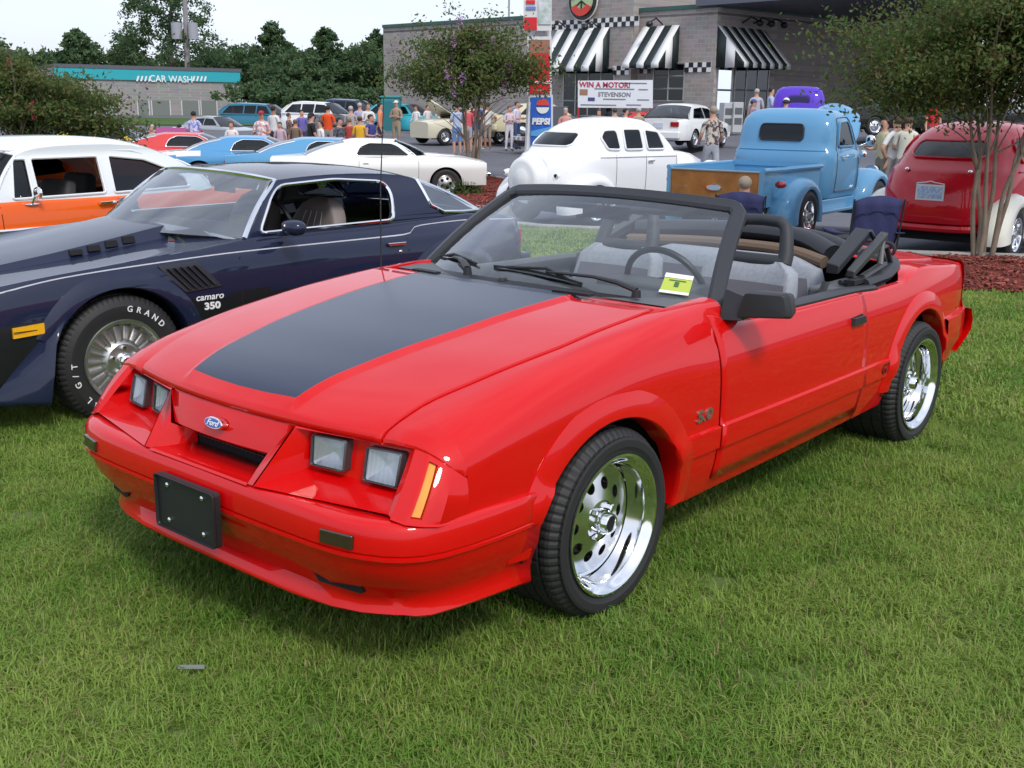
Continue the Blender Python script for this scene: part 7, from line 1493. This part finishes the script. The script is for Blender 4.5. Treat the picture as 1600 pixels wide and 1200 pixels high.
P_=[
 (302,173,1.70,(.62,.64,.80),(.05,.06,.15),'person in blue and pink flowered shirt seen from behind near the silver sedan',dict(face=180,hair=BK,pat=(.22,.26,.60),D=34)),
 (280,193,1.50,(.75,.12,.30),(.1,.1,.3),'person in bright pink top left of the flowered shirt',dict(face=200,hair=BK,D=35)),
 (237,194,1.60,(.55,.45,.38),(.2,.2,.2),'grey-haired person behind the magenta raised bonnet',dict(hair=GR,D=33)),
 (361,189,1.45,(.74,.73,.70),(.1,.1,.2),'boy in white shirt with red print, alone between the roofs',dict(hair=BR,D=32)),
 (408,173,1.78,(.76,.75,.74),(.3,.3,.32),'big man in white printed shirt and red and blue cap',dict(pose='bent',cap=(.45,.04,.06),D=33,pat=(.55,.30,.32))),
 (427,165,1.75,(.72,.72,.72),(.05,.05,.07),'dark-haired man in plain white shirt turned away',dict(face=150,skin=SKIND,hair=BK)),
 (437,190,1.40,(.55,.40,.48),(.1,.1,.2),'child in pale pink top beside the white printed shirt',dict(hair=BK,D=35)),
 (451,176,1.60,(.06,.05,.05),(.03,.03,.04),'woman in black patterned top left of the violet shirt',dict(face=120,hair=BR,pat=(.25,.15,.12),D=40)),
 (471,171,1.75,(.16,.13,.42),(.05,.05,.08),'man in violet shirt in the crowd',dict(face=30,hair=BK,D=42)),
 (461,186,1.6,(.20,.14,.10),(.05,.05,.06),'woman with long brown hair left of the big black shirt',dict(face=180,hair=(.16,.09,.05),D=36)),
 (486,176,1.85,(.012,.012,.016),(.03,.03,.05),'heavy man in black shirt and dark cap',dict(face=120,cap=(.02,.02,.03),D=34)),
 (500,187,1.70,(.76,.76,.74),(.10,.12,.2),'man in white shirt right behind the black shirt',dict(face=-60,hair=BR,D=36)),
 (512,164,1.75,(.78,.08,.01),(.3,.3,.3),'man in bright orange-red shirt bending by the white wagon',dict(face=170,hair=BK)),
 (530,183,1.75,(.05,.05,.065),(.08,.08,.12),'dark-haired person in charcoal shirt with white print',dict(face=60,hair=BK,D=33,pat=(.12,.12,.14))),
 (546,184,1.55,(.45,.06,.05),(.1,.1,.12),'person in faded red shirt left of the yellow shirt',dict(face=160,hair=(.2,.12,.07),D=36)),
 (562,181,1.72,(.80,.45,.03),(.15,.15,.2),'person in yellow shirt with dark cap',dict(face=180,cap=(.2,.16,.12),D=35)),
 (579,178,1.78,(.05,.06,.25),(.08,.08,.15),'bearded man in navy sleeveless shirt',dict(face=60,hair=BK,D=34,sleeve=False)),
 (562,160,1.75,(.45,.42,.60),(.25,.25,.28),'person in lavender shirt behind the yellow one',dict(face=180,hair=GR)),
 (575,160,1.78,(.74,.74,.72),(.2,.2,.2),'man in white shirt left of the salmon shirt',dict(face=20,hair=BR)),
 (594,160,1.80,(.72,.24,.13),(.06,.07,.14),'man in salmon shirt in front of the teal booth',dict(face=90,hair=BK)),
 (619,157,1.78,(.33,.26,.18),(.34,.27,.18),'man in khaki with white cap, arms folded, beside the cream coupe',dict(pose='crossed',face=-20,cap=(.75,.75,.72),shorts=False)),
 (548,165,1.7,(.4,.38,.36),(.1,.1,.1),'grey-haired person at the back of the crowd',dict(face=180,hair=GR)),
 (650,165,1.72,(.74,.74,.72),(.2,.2,.2),'person in white shirt behind the raised cream bonnet, left one',dict(D=56,face=-30,hair=BR)),
 (668,164,1.72,(.72,.70,.68),(.2,.2,.3),'white-shirted person between two others behind the cream bonnet',dict(D=56,face=40,hair=BK)),
 (688,163,1.75,(.76,.76,.76),(.2,.2,.2),'person in white shirt behind the cream coupe windscreen',dict(D=56,face=20,hair=BR)),
 (714,161,1.80,(.42,.50,.68),(.14,.24,.50),'man in light blue shirt and blue shorts left of the slender tree',dict(face=-150,hair=BK)),
 (731,163,1.72,(.62,.10,.12),(.4,.4,.42),'person in red top partly behind the tree stems',dict(face=-160,hair=BR)),
 (741,160,1.76,(.25,.02,.06),(.1,.1,.2),'person in maroon shirt left of the blue vest',dict(face=160,hair=BK)),
 (748,158,1.80,(.06,.12,.34),(.07,.12,.32),'man in blue shirt and denim shorts with white socks',dict(face=150,hair=BR,pose='crossed')),
 (762,160,1.76,(.66,.64,.60),(.35,.30,.24),'man in white shirt and khaki shorts right of the tree stems',dict(face=-140,hair=BR,skin=SKIND)),
 (796,165,1.66,(.68,.55,.62),(.65,.62,.66),'woman in pale pink top near the black muscle car',dict(face=20,hair=BR,shorts=False,pose='crossed')),
 (808,158,1.80,(.66,.60,.72),(.06,.09,.2),'man in pale lilac shirt and jeans by the black muscle car',dict(face=60,hair=BR,shorts=False)),
 (884,168,1.72,(.62,.30,.26),(.2,.2,.2),'person with reddish face left under the banner',dict(hair=GR,D=37)),
 (936,170,1.70,(.72,.72,.72),(.2,.2,.2),'person in white under the middle of the banner',dict(hair=BR,D=36)),
 (961,168,1.72,(.36,.44,.62),(.2,.2,.25),'person in light blue shirt behind the white roof',dict(face=180,hair=BR,D=36)),
 (978,169,1.72,(.70,.70,.72),(.2,.2,.25),'person in white shirt next to the light blue one behind the white roof',dict(face=90,hair=BK,D=37)),
 (998,167,1.74,(.36,.30,.22),(.2,.2,.2),'person in khaki shirt at the right end of the banner',dict(face=200,hair=GR,D=36)),
 (1115,165,1.78,(.52,.47,.40),(.36,.38,.42),'man in leaf-patterned shirt and grey trousers walking behind the blue pickup bed',dict(pose='walk',face=190,hair=(.30,.24,.18),D=24,pat=(.08,.05,.06),shorts=False)),
 (1183,138,1.78,(.45,.46,.52),(.2,.2,.22),'man in grey shirt by the shop door',dict(face=180,hair=GR,D=38)),
 (1178,155,1.65,(.20,.17,.30),(.1,.1,.15),'person in dark blue cap just above the pickup roof',dict(face=60,cap=(.09,.10,.30),D=33)),
 (1206,136,1.80,(.40,.47,.66),(.1,.1,.2),'man in light blue shirt with navy sleeve beside the violet hot rod',dict(face=90,hair=BK,D=37)),
 (1229,153,1.70,(.4,.4,.42),(.1,.1,.2),'person in round white cap in front of the violet hot rod',dict(cap=(.78,.78,.78),D=29,face=160)),
 (1385,182,1.78,(.52,.50,.30),(.20,.20,.15),'man in pale yellow-green shirt holding a phone over the blue mudguard',dict(pose='phone',face=-75,hair=BK,D=22.5,hold='pad')),
 (1404,181,1.80,(.66,.66,.64),(.32,.30,.28),'man in white shirt between two others behind the red sedan',dict(face=-160,hair=BR,D=22.3)),
 (1421,180,1.80,(.68,.66,.54),(.30,.28,.25),'man in cream shirt nearest the red sedan',dict(face=150,hair=BR,D=22)),
 (1462,150,1.72,(.60,.02,.03),(.1,.1,.1),'person in red shirt glimpsed beyond the red sedan roof',dict(face=20,hair=BK,D=30)),
]
_rp=random.Random(3)
for (px,py,H,top,legs,lab,kw) in P_:
    kw.setdefault('pose',_rp.choice(('stand','bent','hips','stand','walk','crossed','bent')))
    person(px,py,H,top,legs,lab,**kw)
# ================= folding chairs and the seated spectator =================
NAVY=M('navy_canvas',(.022,.024,.085),.85,bump=(50,.5,.006),var=(3,.3,(.03,.035,.12)))
def fold_chair(loc,rz,label,scale=1):
    E=empty('folding_chair',loc,R(rz),label,'camp chair','navy folding camp chairs'); E.scale=(scale,)*3
    def T(name,a,b,r=.010): m=MB(); m.tube([a,b],r,6); m.build(name,M('chair_tube',(.02,.02,.022),.4),E)
    m=MB(); rows=[]     # back, slightly slung, curved top
    for v in lin(0,1,9):
        row=[]
        for u in lin(-1,1,13):
            z=.44+.52*v+(.055*(1-u*u) if v>.85 else 0)*(v-.85)/.15*1; w=.24+.035*v; row.append((u*w,-.22-.10*v-.045*(1-u*u)*(1-.6*v)+.012*math.sin(9*u+7*v),z))
        rows.append(row)
    m.grid(rows); bk=m.build('backrest',NAVY,E,solid=.008,ang=60)
    m=MB(); m.grid([[(u*.275,-.325-.0-.012*(1-u*u),z+(.05*(1-u*u))) for u in lin(-1,1,13)] for z in (.80,.805)]); m.build('backrest_seam',M('navy_seam',(.012,.013,.05),.9),bk,solid=.01)
    m=MB(); rows=[[(u*.26,.24-.44*v,.42-.05*(1-u*u)*math.sin(PI*v)-.03*v) for u in lin(-1,1,9)] for v in lin(0,1,9)]; m.grid(rows); m.build('seat',NAVY,E,solid=.008,ang=60)
    for s_ in (1,-1):
        T('back_post',(s_*.285,-.33,.98),(s_*.265,-.20,.02)); T('front_post',(s_*.30,.26,.62),(s_*.29,.28,.0)); T('crossed_leg',(s_*.29,.26,.02),(-s_*.26,.24,.42)); T('crossed_leg',(s_*.265,-.20,.02),(-s_*.265,-.20,.42)); T('crossed_leg',(s_*.28,.28,.02),(s_*.26,-.20,.42)); T('crossed_leg',(s_*.265,-.20,.02),(s_*.28,.26,.42))
        m=MB(); m.grid([[(s_*(.29+.05*w),.27-.56*t,.62-.02*math.sin(PI*t)) for w in (-1,0,1)] for t in lin(0,1,7)]); m.build('armrest',NAVY,E,solid=.012)
    return E
a=AT(1352,304,11.9); fold_chair((a.x,11.9,a.z-1.0),10,'empty navy folding chair standing before the mulch bed in front of the red sedan',1.0)
b=AT(1160,297,13.2); fold_chair((b.x,13.2,b.z-1.01),-14,'navy folding chair holding the grey-haired spectator behind the windscreen',1.0)
c=AT(1161,274,13.45); person(0,0,1.72,(.62,.62,.74),(.30,.30,.32),'grey-haired spectator seated in the navy chair by the wood tailgate',pose='sit',face=166,hair=(.30,.28,.26),loc=(c.x,13.30,c.z-1.71))
